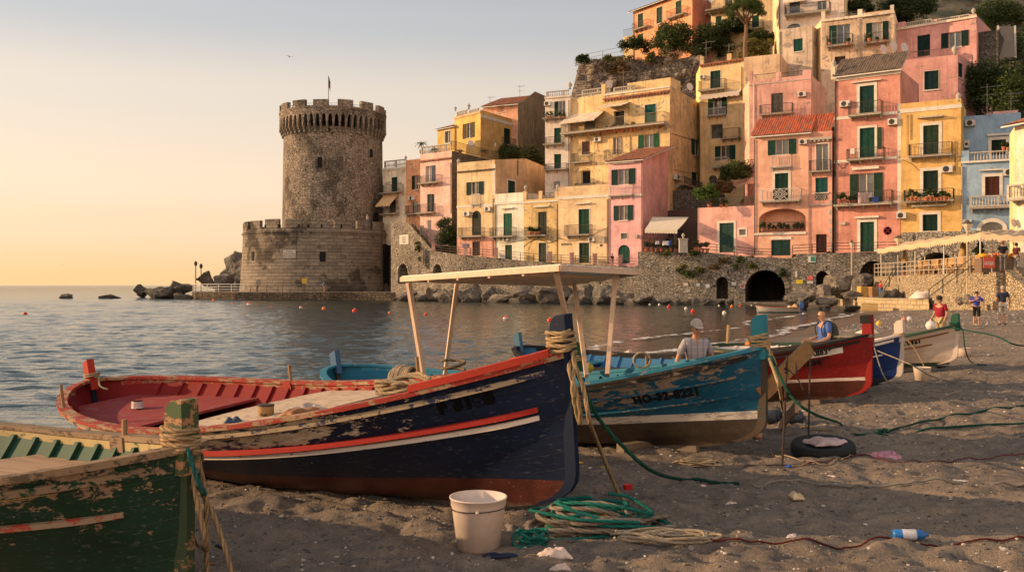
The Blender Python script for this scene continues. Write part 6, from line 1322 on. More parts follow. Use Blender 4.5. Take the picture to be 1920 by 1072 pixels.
merlons(mb, TC, rO - .6, rO, zt_(200), zt_(186), 14, .64, .10, jag=.12); mb.build('battlements', TS, tw, org=tw.location)
mb = MB()
for k in range(40):
 a = 2 * math.pi * k / 40; mb.tube([TC + Vector((math.cos(a) * (rO - .9), math.sin(a) * (rO - .9), zt_(205))), TC + Vector((math.cos(a) * (rO - .9), math.sin(a) * (rO - .9), zt_(191)))], .02, 4)
for dz in (191, 195): mb.tube([TC + Vector((math.cos(a) * (rO - .9), math.sin(a) * (rO - .9), zt_(dz))) for a in [2 * math.pi * k / 48 for k in range(49)]], .02, 4)
mb.build('safety_railing', M_IRON, tw, org=tw.location)
# base
rB = 138 / F * 152.5; zz_ = lambda v: CH + (HZ - v) / F * 141.5
mb = MB(); drum(mb, BC, [(rB * 1.045, 0.2), (rB * 1.03, zz_(548)), (rB * 1.0, zz_(490)), (rB * .985, zz_(440)), (rB * .985, zz_(437)), (rB * 1.0, zz_(436)), (rB * 1.0, zz_(433)), (rB * .985, zz_(431)), (rB * .985, zz_(427)), (rB * .93, zz_(427)), (rB * .93, zz_(433)), (3, zz_(433))], 160)
merlons(mb, BC, rB * .94, rB * .985, zz_(427), zz_(412), 20, .70, .3, jag=.15); mb.build('base', TS2, tw, org=tw.location)
def onr(c, r, u, v):
 """point on a cylinder seen at pixel"""
 d = Vector(((u - CU) / F, 1, (HZ - v) / F)); a = d.x ** 2 + d.y ** 2; b_ = -2 * (d.x * c.x + d.y * c.y); cc = c.x ** 2 + c.y ** 2 - r * r
 k = (-b_ - math.sqrt(max(0, b_ * b_ - 4 * a * cc))) / (2 * a); p = d * k; p.z += CH; nn = Vector((p.x - c.x, p.y - c.y, 0)).normalized(); return p, nn
def slot(c, r, u, v, w, h_, name, sur=0.0, arch=False):  # solid dark blocks; the shade inside each opening is put into their colour
 p, nn = onr(c, r, u, v); t = Vector((-nn.y, nn.x, 0)); mb = MB()
 if sur:
  for (a0, a1, z0, z1) in ((-w / 2 - sur, -w / 2, -h_ / 2 - sur, h_ / 2 + sur), (w / 2, w / 2 + sur, -h_ / 2 - sur, h_ / 2 + sur), (-w / 2, w / 2, h_ / 2, h_ / 2 + sur), (-w / 2, w / 2, -h_ / 2 - sur, -h_ / 2)): mb.obox(p, t, nn, Z, a0, a1, -.5, .14, z0, z1, 0)
 if arch:
  poly = [(-w / 2, -h_ / 2), (w / 2, -h_ / 2)] + [(w / 2 * math.cos(a), h_ / 2 - w / 2 + w / 2 * math.sin(a)) for a in [k * math.pi / 8 for k in range(9)]]
  mb.prism(poly, p + nn * (.06 if sur else .03), t, Z, nn, -.4, 1)
  for k in range(9):
   a = math.pi * k / 8; mb.obox(p, (t * -math.sin(a) + Z * math.cos(a)), nn, (t * math.cos(a) + Z * math.sin(a)), -.22, .22, -.3, .12, w / 2, w / 2 + .3, 0) if False else None
 else: mb.obox(p, t, nn, Z, -w / 2, w / 2, -.5, .04, -h_ / 2, h_ / 2, 1)
 return mb.build(name, [TS, M_DARK], tw, org=tw.location)
slot(TC, rT * .985, 600, 305, .75, 1.7, 'window', .35); slot(TC, rT, 697, 287, .5, 1.3, 'window', .0, True); slot(TC, rT, 617, 243, .4, .5, 'opening'); slot(TC, rT * 1.01, 705, 413, 1.6, 2.6, 'doorway', .0, True)
slot(BC, rB, 605, 481, .9, 1.5, 'window', .0); slot(BC, rB * 1.0, 474, 480, .6, 1.4, 'window'); slot(BC, rB * 1.02, 724, 500, 1.9, 7.2, 'archway', .0, True)
for k, (u, v) in enumerate(((497, 434 - 9), (522, 424), (560, 424), (603, 424), (640, 424), (578, 424 + 0))): slot(BC, rB * .985, u, v, .25, .55, 'arrow_slit')
for (u, v) in ((556, 285), (561, 345), (640, 330), (650, 352), (587, 335), (622, 250), (573, 318), (680, 318), (561, 262)): slot(TC, rT * .985, u, v, .22, .22, 'putlog_hole')
p, nn = onr(BC, rB, 543, 476); t = Vector((-nn.y, nn.x, 0)); mb = MB(); mb.obox(p, t, nn, Z, -1.0, 1.0, .0, .12, -.6, .6); mb.build('stone_plaque', plain((.5, .44, .38), .8), tw, org=tw.location)
# five short lines of engraved text read as rows of letters
def text_mesh(body, size, loc, t, up, nn, mat, parent=None, name='lettering', org=None, ext=0.006):
 cu = bpy.data.curves.new('lettering', 'FONT'); cu.body = body; cu.size = size; cu.extrude = ext; cu.align_x = 'CENTER'
 o = bpy.data.objects.new('tmp', cu); COL.objects.link(o); bpy.context.view_layer.update(); me = bpy.data.meshes.new_from_object(o.evaluated_get(bpy.context.evaluated_depsgraph_get())); bpy.data.objects.remove(o)
 o3 = Vector(org) if org is not None else Vector((0, 0, 0))
 for v in me.vertices: v.co = Vector(loc) + t * v.co.x + up * v.co.y + nn * v.co.z - o3
 me.materials.clear(); me.materials.append(mat); r = bpy.data.objects.new(name, me); COL.objects.link(r); r.parent = parent; return r
for k, s_ in enumerate(('LOGGIA', 'TORRE DI MARE', 'BENE TUTELATO')): text_mesh(s_, .26, p + nn * .13 + Z * (.25 - .33 * k), t, Z, nn, M_IRON, tw, org=tw.location)
p, nn = onr(BC, rB * 1.0, 715, 490); mb = MB(); mb.tube([p + nn * .1 + Z * 8 * .8, p + nn * .15 - Z * 4.5], .09, 6); mb.build('drainpipe', M_RUST, tw, org=tw.location)
fl = thing('flag', (px(616, 185, 152).x, 152, zt_(200)), 'small red and green flag on a thin pole above the tower', 'flag')
mb = MB(); mb.tube([(0, 0, -.3), (0, 0, zt_(122) - zt_(200))], .05, 6); mb.build('flagpole', M_IRON, fl)
mb = MB(); ht = zt_(122) - zt_(200); mb.grid(lambda a, b_: Vector((.02 + a * .30 + .05 * math.sin(a * 6), .05 * math.sin(a * 9 + b_ * 3), ht - .2 - b_ * 1.7 - a * .7)), 8, 6)
for k, f in enumerate(mb.f): mb.m[k] = 0 if (k % 6) < 3 else 1
mb.build('flag_cloth', [plain((.02, .12, .04)), plain((.45, .02, .02))], fl)

# quay walkway around the tower foot
def poly_slab(name, pts, z0, z1, mat, kind=None, label=None, cat=None):
 mb = MB(); n = len(pts); vs = [Vector((p[0], p[1], z0)) for p in pts] + [Vector((p[0], p[1], z1)) for p in pts]; uv = []
 L = 0
 mb.add(vs, [tuple(range(n))[::-1], tuple(range(n, 2 * n))], 0, [(v.x, v.y) for v in vs])
 for i in range(n):
  a, b_ = vs[i], vs[(i + 1) % n]; d = (b_ - a).length; mb.add([a, b_, b_ + Z * (z1 - z0), a + Z * (z1 - z0)], [(0, 1, 2, 3)], 1 if isinstance(mat, list) else 0, [(L, z0), (L + d, z0), (L + d, z1), (L, z1)]); L += d
 o = mb.build(name, mat); return tag(o, label, cat, kind=kind)
pU = lambda u, D: ((u - CU) / F * D, D)
CONC = plain((0.30, 0.26, 0.22), .9, var=.3, sc=.6)
poly_slab('quay_walkway', [pU(360, 149), pU(366, 141), pU(440, 137.5), pU(560, 136), pU(660, 136), pU(740, 134), pU(770, 139), pU(740, 160), pU(420, 160)], -1, 1.15, [CONC, masonry('rubble', (.16, .12, .08), (.05, .04, .03), .8, .3, 4)], 'structure')
def railing(name, label, cat, pts, h_, post, mat, bars=2, r=.035, group=None, posts=True):
 t = thing(name, pts[0], label, cat, group); o = Vector(t.location)
 P = [Vector(p) for p in pts]
 mb = MB()
 for k in range(bars): zz0 = h_ * (k + 1) / bars; [mb.tube([a + Z * zz0, b_ + Z * zz0], r, 5) for a, b_ in zip(P, P[1:])]
 mb.build('rail', mat, t, org=o)
 if posts:
  for a, b_ in zip(P, P[1:]):
   n = max(1, round((b_ - a).length / post))
   for k in range(n): q = a.lerp(b_, k / n); mb = MB(); mb.tube([q, q + Z * (h_ + .02)], r * 1.3, 5); mb.build('post', mat, t, org=o)
  mb = MB(); mb.tube([P[-1], P[-1] + Z * (h_ + .02)], r * 1.3, 5); mb.build('post', mat, t, org=o)
 return t
e = 1.15
P3 = lambda u, D, z: Vector(((u - CU) / F * D, D, z))
railing('quay_railing', 'pale metal railing on the quay walkway left of the tower', 'railing', [P3(362, 146, e), P3(368, 141.5, e), P3(410, 139, e), P3(458, 137.6, e)], 1.15, 2.0, M_RAILW, 3, .05)
railing('quay_railing', 'low rusty rail on posts along the quay in front of the tower', 'railing', [P3(470, 137.4, e), P3(560, 136.4, e), P3(640, 136.4, e), P3(705, 135.4, e)], .95, 2.3, M_RUST, 1, .03)
mb = MB(); mb.tube([(0, 0, 0), (0, 0, 1.9)], .05, 6); mb.box((0, -.06, 1.65), (.75, .04, .75), 1); t = mb.build('warning_sign', [M_RUST, plain((.55, .36, .05))]); t.location = P3(571, 136.8, e); tag(t, 'yellow square sign on a post on the quay before the tower', 'sign')
for u, hh in ((367, 4.0), (377, 3.6)):
 t = thing('street_lamp', P3(u, 144, e), 'dark lantern on the quay end beside the grey rocks, ' + ('the left one' if u == 367 else 'the right one'), 'street lamp'); mb = MB(); mb.tube([(0, 0, 0), (0, 0, hh)], .07, 6); mb.build('pole', M_IRON, t)
 mb = MB(); mb.lathe([(.05, hh - .05), (.22, hh + .1), (.26, hh + .5), (.12, hh + .62), (.02, hh + .8)], n=8); mb.build('lantern', M_IRON, t)
# ------------------------------------------------------------ sea walls, quay, rocks
def seawall(label, corners, tops, arches, mat, zb=-1.0, depth=1.2, deep=3.0, slits=()):
 h = House(label, corners, 470, 560, mat, zt=6.0, depth=depth, cat='sea wall', name='sea_wall'); h.z0 = zb
 for i, tp in enumerate(tops): h.tops[i] = [h.P(i, u, v) for u, v in tp]; h.tops[i][0] = (0, h.tops[i][0][1]); h.tops[i][-1] = (h.fr[i][3], h.tops[i][-1][1])
 for (i, u0, v0, u1, v1, r) in arches:
  s0, s1, z0, z1 = h.rect(i, u0, v0, u1, v1); c = (s0 + s1) / 2; r_ = (s1 - s0) / 2; ah = min(r_, (z1 - z0) * .75)
  poly = [(s0, z0), (s1, z0)] + [(c + r_ * math.cos(a), z1 - ah + ah * math.sin(a)) for a in [k * math.pi / 14 for k in range(15)]]
  h.holes[i].append(poly); h.rev.append((i, poly, r))
  mb = MB(); n = 15 if r_ > 1.5 else 9; w = .5 if r_ > 1.5 else .32
  for k in range(n):
   a0, a1 = math.pi * (k + .06) / n, math.pi * (k + .94) / n; q = []
   for rr_, a in ((0, a0), (0, a1), (w, a1), (w, a0)): q.append((c + (r_ + rr_) * math.cos(a), z1 - ah + (ah + rr_) * math.sin(a)))
   A_ = [h.W(i, x, z, .05 + .02 * (k % 2)) for x, z in q]; B_ = [h.W(i, x, z, -.3) for x, z in q]; mb.add(A_ + B_, [(0, 1, 2, 3), (0, 4, 5, 1), (1, 5, 6, 2), (2, 6, 7, 3), (3, 7, 4, 0)], 0, [(x * 1.3, z) for x, z in q] * 2)
  h.b(mb, 'arch_stones', masonry('rubble', (.36, .31, .25), (.16, .135, .11), .5, 0.0, 8))
 return h
MW = masonry('rubble', (.30, .255, .20), (.12, .10, .08), 1.15, .35, 6); MW2 = masonry('rubble', (.33, .29, .235), (.13, .11, .09), 1.5, .35, 7)
h = seawall('stone sea wall below the stairs and the row of pastel houses, beside the tower', [(733, 135), (860, 122), (1000, 116), (1196, 107.5)], [[(733, 413), (766, 418), (812, 470), (860, 477)], [(860, 477), (1000, 490)], [(1000, 490), (1196, 500)]],
 [(0, 746, 494, 765, 532, 2), (0, 812, 495, 829, 520, 2)], [MW] * 3);
h.block(0, 750, 440, 767, 458, 0, .1, plain((.5, .45, .38), .8), 'stone_plaque')
for k, s_ in enumerate(('LOCALITA', 'SPIAGGIA', 'MARINA')): q, z = h.P(0, 758.5, 446.5 + 4.2 * k); A_, t_, n_, L_ = h.fr[0]; text_mesh(s_, .24, h.W(0, q, z, .11), t_, Z, n_, M_IRON, h.root, org=h.o)
h.finish(False)
h = seawall('high stone sea wall with a big arch and a small doorway at the water edge', [(1196, 107.3), (1308, 104.5), (1484, 101.5)], [[(1196, 472), (1308, 471)], [(1308, 471), (1410, 482), (1484, 484)]],
 [(1, 1343, 519, 1365, 560, 4), (1, 1397, 506, 1472, 566, 14)], [MW2] * 2)
for (u, v, w, hh, c_) in ((1286, 533, .5, .35, (.5, .45, .42)), (1309, 534, .35, .35, (.45, .5, .55)), (1327, 536, .45, .4, (.5, .5, .5)), (1376, 532, .5, .32, (.55, .5, .45)), (1392, 536, .55, .5, (.5, .42, .38)), (1392, 536.1, .35, .25, (.4, .05, .08)), (1290, 545, .5, .3, (.3, .3, .3))):
 q, z = h.P(1 if u > 1308 else 0, u, v); mb = MB(); i_ = 1 if u > 1308 else 0; h.bx(mb, i_, q - w / 2, q + w / 2, z - hh / 2, z + hh / 2, 0, .06 + (.02 if w < .36 else 0)); h.b(mb, 'notice', plain(c_, .7))
h.finish(False)
h = seawall('stone retaining wall with dark arches behind the restaurant terrace', [(1484, 99), (1690, 95.4), (1990, 86)], [[(1484, 484), (1496, 476), (1690, 471)], [(1690, 436), (1990, 428)]],
 [(0, 1530, 508, 1553, 555, 5), (0, 1612, 489, 1664, 545, 4), (1, 1718, 473, 1795, 540, 4), (1, 1822, 474, 1872, 540, 4)], [MW2] * 2)
h.finish(False)
def onwall(h, i, u, v, w, hh, col, name='notice'):
 q, z = h.P(i, u, v); mb = MB(); h.bx(mb, i, q - w / 2, q + w / 2, z - hh / 2, z + hh / 2, 0, .07); return h.b(mb, name, plain(col, .6))
onwall(h, 0, 1522, 486, .75, .65, (.55, .55, .5)); onwall(h, 0, 1524, 485.5, .4, .5, (.02, .2, .14)).location.y -= .02
onwall(h, 0, 1499, 528, .7, .4, (.6, .45, .03)); onwall(h, 0, 1519, 521, .55, .4, (.55, .12, .12)); onwall(h, 0, 1519, 529, .6, .3, (.5, .47, .42)); onwall(h, 0, 1561, 524, .4, .6, (.45, .5, .55)); onwall(h, 0, 1493, 514, .2, .6, (.6, .5, .45))
# street and promenade surfaces
def strip(name, pts, back, mat):
 mb = MB(); vs = []
 for (u, D, v) in pts: p = px(u, v, D); vs += [p, px(u, v, D) + Vector(((u - CU) / F * back, back, 0))]
 mb.add(vs, [(2 * k, 2 * k + 2, 2 * k + 3, 2 * k + 1) for k in range(len(pts) - 1)]); return tag(mb.build(name, mat), kind='structure')
strip('promenade', [(790, 131, 472), (812, 127.5, 474), (860, 122.2, 479), (1000, 116.2, 492), (1196, 107.7, 502)], 7, CONC)
strip('street', [(1196, 107.5, 473.5), (1308, 104.7, 472), (1410, 102.8, 483), (1484, 101.7, 485), (1486, 99.3, 477), (1690, 95.7, 472)], 9, CONC)
strip('street', [(1690, 95.6, 437), (1990, 86.3, 429)], 12, CONC)
# promenade railing with pink pillars
def pillar_rail(label, pts, pil, mat, name='promenade_railing', pcol=None):
 P = [px(q[0], q[2], q[1]) for q in pts]; t = thing(name, P[0], label, 'railing'); o = Vector(t.location)
 for f in (.35, .68, 1.0):
  mb = MB(); mb.tube([p + Z * f * .95 for p in P], .032, 5); mb.build('rail', mat, t, org=o)
 for a, b_ in zip(P, P[1:]):
  n = max(1, round((b_ - a).length / 2.0))
  for k in range(n): q = a.lerp(b_, k / n); mb = MB(); mb.tube([q, q + Z * .97], .04, 5); mb.build('post', mat, t, org=o)
 for q in pil:
  p = px(q[0], q[2], q[1]); mb = MB(); mb.box(p + Z * .62, (.5, .45, 1.25)); mb.box(p + Z * 1.29, (.6, .55, .12)); mb.build('pillar', pcol, t, org=o)
 return t
pillar_rail('iron railing with square pink pillars along the promenade in front of the pastel houses', [(812, 127, 472), (860, 121.9, 477), (1000, 115.9, 490), (1192, 107.6, 500)], [(813, 126.8, 472), (873, 121.2, 479), (930, 118.6, 484.5), (1031, 114.6, 492), (1072, 112.8, 494.3), (1115, 111, 496.5), (1163, 108.9, 499)], M_RUST, pcol=plaster((0.55, 0.28, 0.22), 70))
pillar_rail('dark iron railing along the street edge above the big arch', [(1312, 104.2, 471), (1410, 102.4, 482), (1484, 101.2, 484)], [], M_IRON, 'street_railing', M_STONE)
pillar_rail('dark iron railing along the street edge before the salmon red house', [(1486, 98.8, 477), (1560, 97.4, 473), (1690, 95.1, 471)], [], M_IRON, 'street_railing', M_STONE)
pillar_rail('iron railing and white gate piers at the top of the stairs by the tower', [(768, 134, 417), (790, 131, 440), (812, 127.2, 469)], [(791, 132, 441), (805, 132, 431)], M_RUST, 'stair_railing', M_STONE)
# stairs beside the tower
t = thing('stairway', px(800, 470, 132), 'flight of stone stairs going down from the tower to the promenade', 'stairs'); mb = MB()
for k in range(16): p = px(768 + 2.8 * k, 421 + 3.3 * k, 136.5 - .5 * k); mb.box(p - Z * 1.2, (1.3, 3.4, 2.4))
mb.build('steps', MW, t, org=t.location)
# rocks
def rock_mb(sx, sy, sz, seed, cuts=9, sub=3, ns=0.20):
 bm = bmesh.new(); bmesh.ops.create_icosphere(bm, subdivisions=sub, radius=1.0); q = random.Random(seed)
 pl = []
 for k in range(cuts):
  n = Vector((q.gauss(0, 1), q.gauss(0, 1), q.gauss(0, .8))).normalized(); pl.append((n, q.uniform(.36, .80)))
 for v in bm.verts:
  for n, d in pl:
   e = v.co.dot(n) - d
   if e > 0: v.co -= n * e
 for v in bm.verts:
  p = v.co * 1.8 + Vector((seed * 3.3, seed, 0)); v.co += v.co.normalized() * (mnoise.fractal(p, .9, 2.1, 4) * ns)
  v.co = Vector((v.co.x * sx, v.co.y * sy, v.co.z * sz))
 me = bpy.data.meshes.new('rock'); bm.to_mesh(me); bm.free(); return me
RM = rockmat(); RMD = rockmat((.11, .092, .075), (.035, .03, .025), .8); RM2 = rockmat((0.31, 0.25, 0.19), (0.10, 0.08, 0.062), .8)
def rock(u, vt, w, vb, D, label, seed, mat=RM, dep=1.0, cuts=9, rz=None, group=None, sub=3, name='boulder', tilt=0.0):
 sx = w / F * D / 2 * 1.12; zt, zb = CH + (HZ - vt) / F * D, CH + (HZ - vb) / F * D; sz = (zt - zb) / 2 * 1.2
 me = rock_mb(sx, sx * dep, sz, seed, cuts, sub); me.materials.append(mat); o = bpy.data.objects.new(name, me); COL.objects.link(o)
 o.location = ((u - CU) / F * D, D, (zt + zb) / 2 - sz * .05); o.rotation_euler = (0, tilt, random.Random(seed).uniform(-.5, .5) if rz is None else rz)
 return tag(o, label, 'rock', group)
rock(446, 474, 80, 545, 165, 'tall pale grey crag rising behind the left side of the tower base', 3, cuts=14, sub=5, name='crag', dep=.8)
rock(424, 505, 60, 545, 158, 'rounded grey rock mass at the left foot of the tall crag', 5, cuts=10, sub=4, name='crag')
rock(388, 509, 34, 536, 156, 'single grey boulder on the quay end behind the lanterns', 6, sub=4)
rock(338, 522, 74, 560, 152, 'large dark rock at the seaward end of the quay', 8, RMD, sub=4, dep=.7, cuts=14)
rock(312, 540, 64, 564, 147, 'low dark rock in the water before the large rock at the quay end', 10, RMD, sub=4, dep=.6, cuts=14)
rock(264, 533, 34, 558, 160, 'pointed dark rock standing in the sea, largest of the free ones', 12, RMD, sub=4, cuts=14); rock(288, 538, 50, 560, 158, 'lower dark rock in the sea between the pointed one and the quay end', 14, RMD, sub=4, dep=.6, cuts=14)
rock(210, 553, 44, 563, 150, 'flat dark reef awash in the sea, left of the pointed rock', 15, dep=.4, sub=4); rock(125, 551, 30, 563, 152, 'flat dark reef awash in the sea, farthest left', 17, dep=.4, sub=4); rock(340, 548, 42, 566, 141, 'low wet rock touching the front of the quay end', 18, dep=.5, sub=4)
q_ = random.Random(12); u = 742; nr1 = nr2 = 0
while u < 1196:
 w = q_.uniform(48, 100); D = 132 - (u - 742) / 454 * 26 - 5; wl = HZ + CH * F / D
 hgt = q_.uniform(17, 36) * (1.15 if 880 < u < 1150 else .9)
 nr1 += 1; rock(u + w * .4, wl - hgt, w, wl + 6, D + q_.uniform(0, 1.2), 'slab-sided boulder at the foot of the sea wall, ' + ordn(nr1) + ' from the tower', int(u), RM if q_.random() < .6 else RM2, dep=.7, cuts=10, group='boulders at the foot of the sea wall', sub=4, tilt=q_.uniform(-.35, .35))
 nr2 += 1
 if q_.random() < .6: rock(u + w * .5 + 10, wl - hgt * .42, w * .6, wl + 7, D - 2.6, 'low wet rock in the water before the ' + ordn(nr1) + ' wall boulder from the tower', int(u) + 7, RM, dep=.8, cuts=9, group='wet rocks before the boulders', sub=3)
 u += w * .52
for k in range(9): rock(1205 + k * 20, 556 + q_.uniform(0, 4), q_.uniform(22, 36), 575, 104.5 - k * .35, 'low wet footing stone at the base of the high sea wall, ' + ordn(k + 1) + ' from the left', 500 + k, RM, dep=.5, group='wet stones at the base of the high sea wall', sub=3)
for (u, vt, w, vb, D, s_, m_, lb) in ((1520, 533, 66, 572, 88, 31, RM, 'rounded brown boulder left of the big pointed ones by the quay'), (1575, 517, 74, 560, 87, 33, RM2, 'big pointed pale boulder, largest of the heap by the stone quay'), (1620, 514, 56, 548, 89, 35, RM, 'flat-topped grey boulder leaning against the terrace end'),
 (1502, 548, 60, 578, 84, 37, RM, 'long dark slab rock behind the moored dinghy'), (1556, 556, 44, 574, 84, 39, RM2, 'small pale boulder wedged below the big pointed one'), (1585, 572, 56, 590, 78, 41, RM, 'dark wet slab lying in the shallows left of the quay'), (1545, 572, 34, 586, 80, 43, RM, 'small wet rock in the shallows before the boulder heap'), (1600, 545, 36, 560, 84, 45, RM, 'brown block between the pointed boulder and the quay'), (1545, 535, 36, 560, 86, 47, RM2, 'pale split boulder beside the rounded brown one')):
 rock(u, vt, w, vb, D, lb, s_, m_, dep=.9, cuts=8, sub=4)
# quay with steps of stone, terrace, steps
LITM = masonry('brick', (.46, .35, .21), (.28, .21, .13), 1.5, .12, 9); TERM = masonry('rubble', (.42, .33, .22), (.22, .17, .115), 1.9, .10, 10)
poly_slab('stone_quay', [pU(1575, 90), pU(1655, 75), pU(1742, 70.5), pU(1715, 84), pU(1640, 92)], -1.0, 1.12, [CONC, LITM], None, 'low block-built stone quay at the head of the beach', 'quay')
poly_slab('terrace', [pU(1638, 88), pU(1868, 58.5), pU(1990, 58.5), pU(1990, 86), pU(1640, 93.5)], -.5, 3.0, [CONC, TERM], None, 'raised stone restaurant terrace above the beach', 'terrace')
t = thing('stone_steps', P3(1880, 57, .9), 'stone steps climbing from the beach to the terrace at the right edge', 'steps'); mb = MB()
for k in range(13): mb.box((34.4, 58.45 - .32 * (12 - k) - .16, .3 + .2 * k * .5 + .15), (6.0 - .002 * k, .32, .6 + .2 * k + .3))
mb.build('steps', plain((.20, .16, .12), .9, var=.5, sc=1.0), t, org=t.location)
a, b_ = P3(1858, 58.6, 3.02), P3(1872, 54.2, .6); mb = MB(); v_ = [Vector((30.9, 58.46, 3.15)), Vector((30.9, 54.2, 1.0)), Vector((30.9, 54.2, -.2)), Vector((30.9, 58.46, -.2))]; mb.add(v_ + [p + Vector((.48, 0, 0)) for p in v_], [(0, 1, 2, 3), (7, 6, 5, 4), (0, 4, 5, 1), (1, 5, 6, 2), (3, 2, 6, 7), (0, 3, 7, 4)]); mb.build('side_wall', TERM, t, org=t.location)
railing('terrace_railing', 'pale metal railing on the front edge of the restaurant terrace', 'railing', [P3(1640, 87.6, 3.0), P3(1700, 79.2, 3.0), P3(1760, 71.3, 3.0), P3(1860, 59.3, 3.0)], 1.15, 1.1, plain((.42, .35, .27), .5), 3, .035)
railing('stair_railing', 'thin dark handrail slanting down the terrace wall to the beach', 'railing', [P3(1822, 62.5, 3.0), P3(1742, 66, .9)], 1.0, 1.6, M_IRON, 2, .03)
railing('stair_railing', 'short dark handrail slanting down at the left end of the terrace', 'railing', [P3(1680, 81, 3.0), P3(1655, 80, 1.1)], .9, 1.6, M_IRON, 2, .03)
# restaurant canopy
t = thing('terrace_canopy', P3(1740, 75, 5.0), 'long cream canvas canopy with a scalloped edge over the restaurant terrace', 'canopy'); o = Vector(t.location)
cv = plain((.52, .38, .24), .9, var=.12, sc=.7)
def canvas(a, b_, c, d, n, val, name='canvas'):
 mb = MB(); vs = []
 for k in range(n + 1):
  q = k / n; f, g = a.lerp(b_, q), d.lerp(c, q)
  sg = .10 * math.sin(q * math.pi * 6) ** 2
  for j in range(7): vs.append(f.lerp(g, j / 6) - Z * (.28 * math.sin(math.pi * j / 6) * .6 + sg))
  vs.append(f - Z * (val * (.72 + .28 * abs(math.sin(k * math.pi / 2))) + sg))
 mb.add(vs, [(k * 8 + j, (k + 1) * 8 + j, (k + 1) * 8 + j + 1, k * 8 + j + 1) for k in range(n) for j in range(6)] + [(k * 8, k * 8 + 7, (k + 1) * 8 + 7, (k + 1) * 8) for k in range(n)])
 mb.build(name, cv, t, org=o, smooth=False)
canvas(px(1645, 466, 87), px(1838, 436, 61), px(1880, 430, 66), px(1700, 452, 91), 96, .5); canvas(px(1838, 436, 61), px(1995, 447, 57.5), px(2000, 432, 70), px(1872, 429.5, 66), 40, .45)
for (u, D, v) in ((1652, 86.2, 470), (1716, 76.5, 462), (1770, 69.3, 455), (1838, 61, 446), (1734, 79, 462), (1900, 60, 447)):
 p = P3(u, D, 3.0); mb = MB(); mb.tube([p, Vector((p.x, p.y, CH + (HZ - v) / F * D))], .05, 6); mb.build('pole', M_RAILW, t, org=o)
# closed parasols
for k, (u, D) in enumerate(((1697, 86), (1806, 68))):
 tt = thing('closed_parasol', P3(u, D, 3.0), 'folded tan parasol standing under the canopy, ' + ('far left one' if k == 0 else 'the one beside the tall lamp'), 'parasol', 'folded parasols'); mb = MB(); mb.tube([(0, 0, 0), (0, 0, 2.6)], .04, 6); mb.build('pole', M_IRON, tt)
 mb = MB(); mb.lathe([(.25, .9), (.33, 1.2), (.28, 1.6), (.16, 2.2), (.03, 2.65)], n=14); mb.build('folded_canvas', plain((.42, .27, .12), .9, var=.4), tt)
# street lamps with pale lanterns
for (u, D, vt, zb, lb) in ((1597, 92, 455, .9, 'thin pale lamp post beside the boulders'), (1684, 83.5, 447, 1.1, 'pale lamp post with lantern at the left end of the terrace'), (1814, 63.5, 420, .9, 'tall pale lamp post with a glass lantern at the terrace steps')):
 zt = CH + (HZ - vt) / F * D - zb; tt = thing('street_lamp', P3(u, D, zb), lb, 'street lamp'); k = .5 if u == 1597 else 1.0
 mb = MB(); mb.tube([(0, 0, 0), (0, 0, zt - .5)], .075, 8); mb.build('pole', plain((.42, .33, .22), .5), tt)
 mb = MB(); mb.lathe([(.06, zt - .55), (.3 * k + .05, zt - .1), (.34 * k + .05, zt)], n=6); mb.build('lantern', plain((.6, .5, .36), .3), tt); mb = MB(); mb.lathe([(.37 * k + .05, zt), (.2 * k, zt + .16), (.05, zt + .3)], n=6); mb.build('lantern_cap', M_RUST, tt)
# no-parking sign
tt = thing('road_sign', P3(1664, 95, 5.6), 'round blue sign with a red cross on a post by the street railing', 'road sign'); mb = MB(); mb.tube([(0, 0, 0), (0, 0, 2.0)], .04, 6); mb.build('post', M_STONE, tt)
MX = Matrix.Rotation(R(90), 3, 'X'); mb = MB(); mb.lathe([(.001, 0), (.44, 0), (.44, .05), (.001, .05)], (0, 0, 2.1), 24, 0, M=MX); mb.lathe([(.001, .055), (.36, .055)], (0, 0, 2.1), 24, 1, M=MX)
for sg in (1, -1): mb.box((0, -.065, 2.1), (.07, .01, .66), 0, M=Matrix.Rotation(sg * R(45), 3, 'Y'))
mb.build('disc', [plain((.45, .06, .08), .5), plain((.03, .05, .25), .5)], tt)
# terrace chairs and tables
CW = wood((.55, .31, .12), 2, dark=.25)
def chair():
 r = thing('terrace_chair', (0, 0, 0), 'folding wooden chair in the row on the restaurant terrace', 'chair', 'wooden chairs on the terrace')
 mb = MB(); [mb.box((0, -.17 + .085 * k, .45), (.42, .06, .025)) for k in range(5)]; mb.build('seat', CW, r)
 mb = MB(); [mb.box((x, .2 + .03, .9 - .2), (.04, .03, .5)) for x in (-.2, .2)]; [mb.box((0, .23, .62 + .11 * k), (.40, .02, .075)) for k in range(4)]; mb.build('backrest', CW, r)
 for x in (-.2, .2):
  for (y0, y1) in ((-.2, .2), (.2, -.2)): mb = MB(); mb.tube([(x, y0, 0), (x, y1, .45)], .018, 4); mb.build('leg', CW, r)
 return r
def copy_tree(o, parent=None):
 c = o.copy(); COL.objects.link(c); c.parent = parent
 for ch in list(o.children): copy_tree(ch, c)
 return c
c0 = chair(); first = True
for k in range(16):
 u = 1722 + k * 8.4; D = 76.6 - k * 1.15; D += 1.3 if k % 3 == 0 else .4
 o = c0 if first else copy_tree(c0); first = False
 o['label'] = 'folding wooden chair on the restaurant terrace, ' + ordn(k + 1) + ' from the left in its row'; o.location = P3(u, D, 3.0); o.rotation_euler = (0, 0, R(60 + (k * 37) % 80)); o.scale = (1.15,) * 3
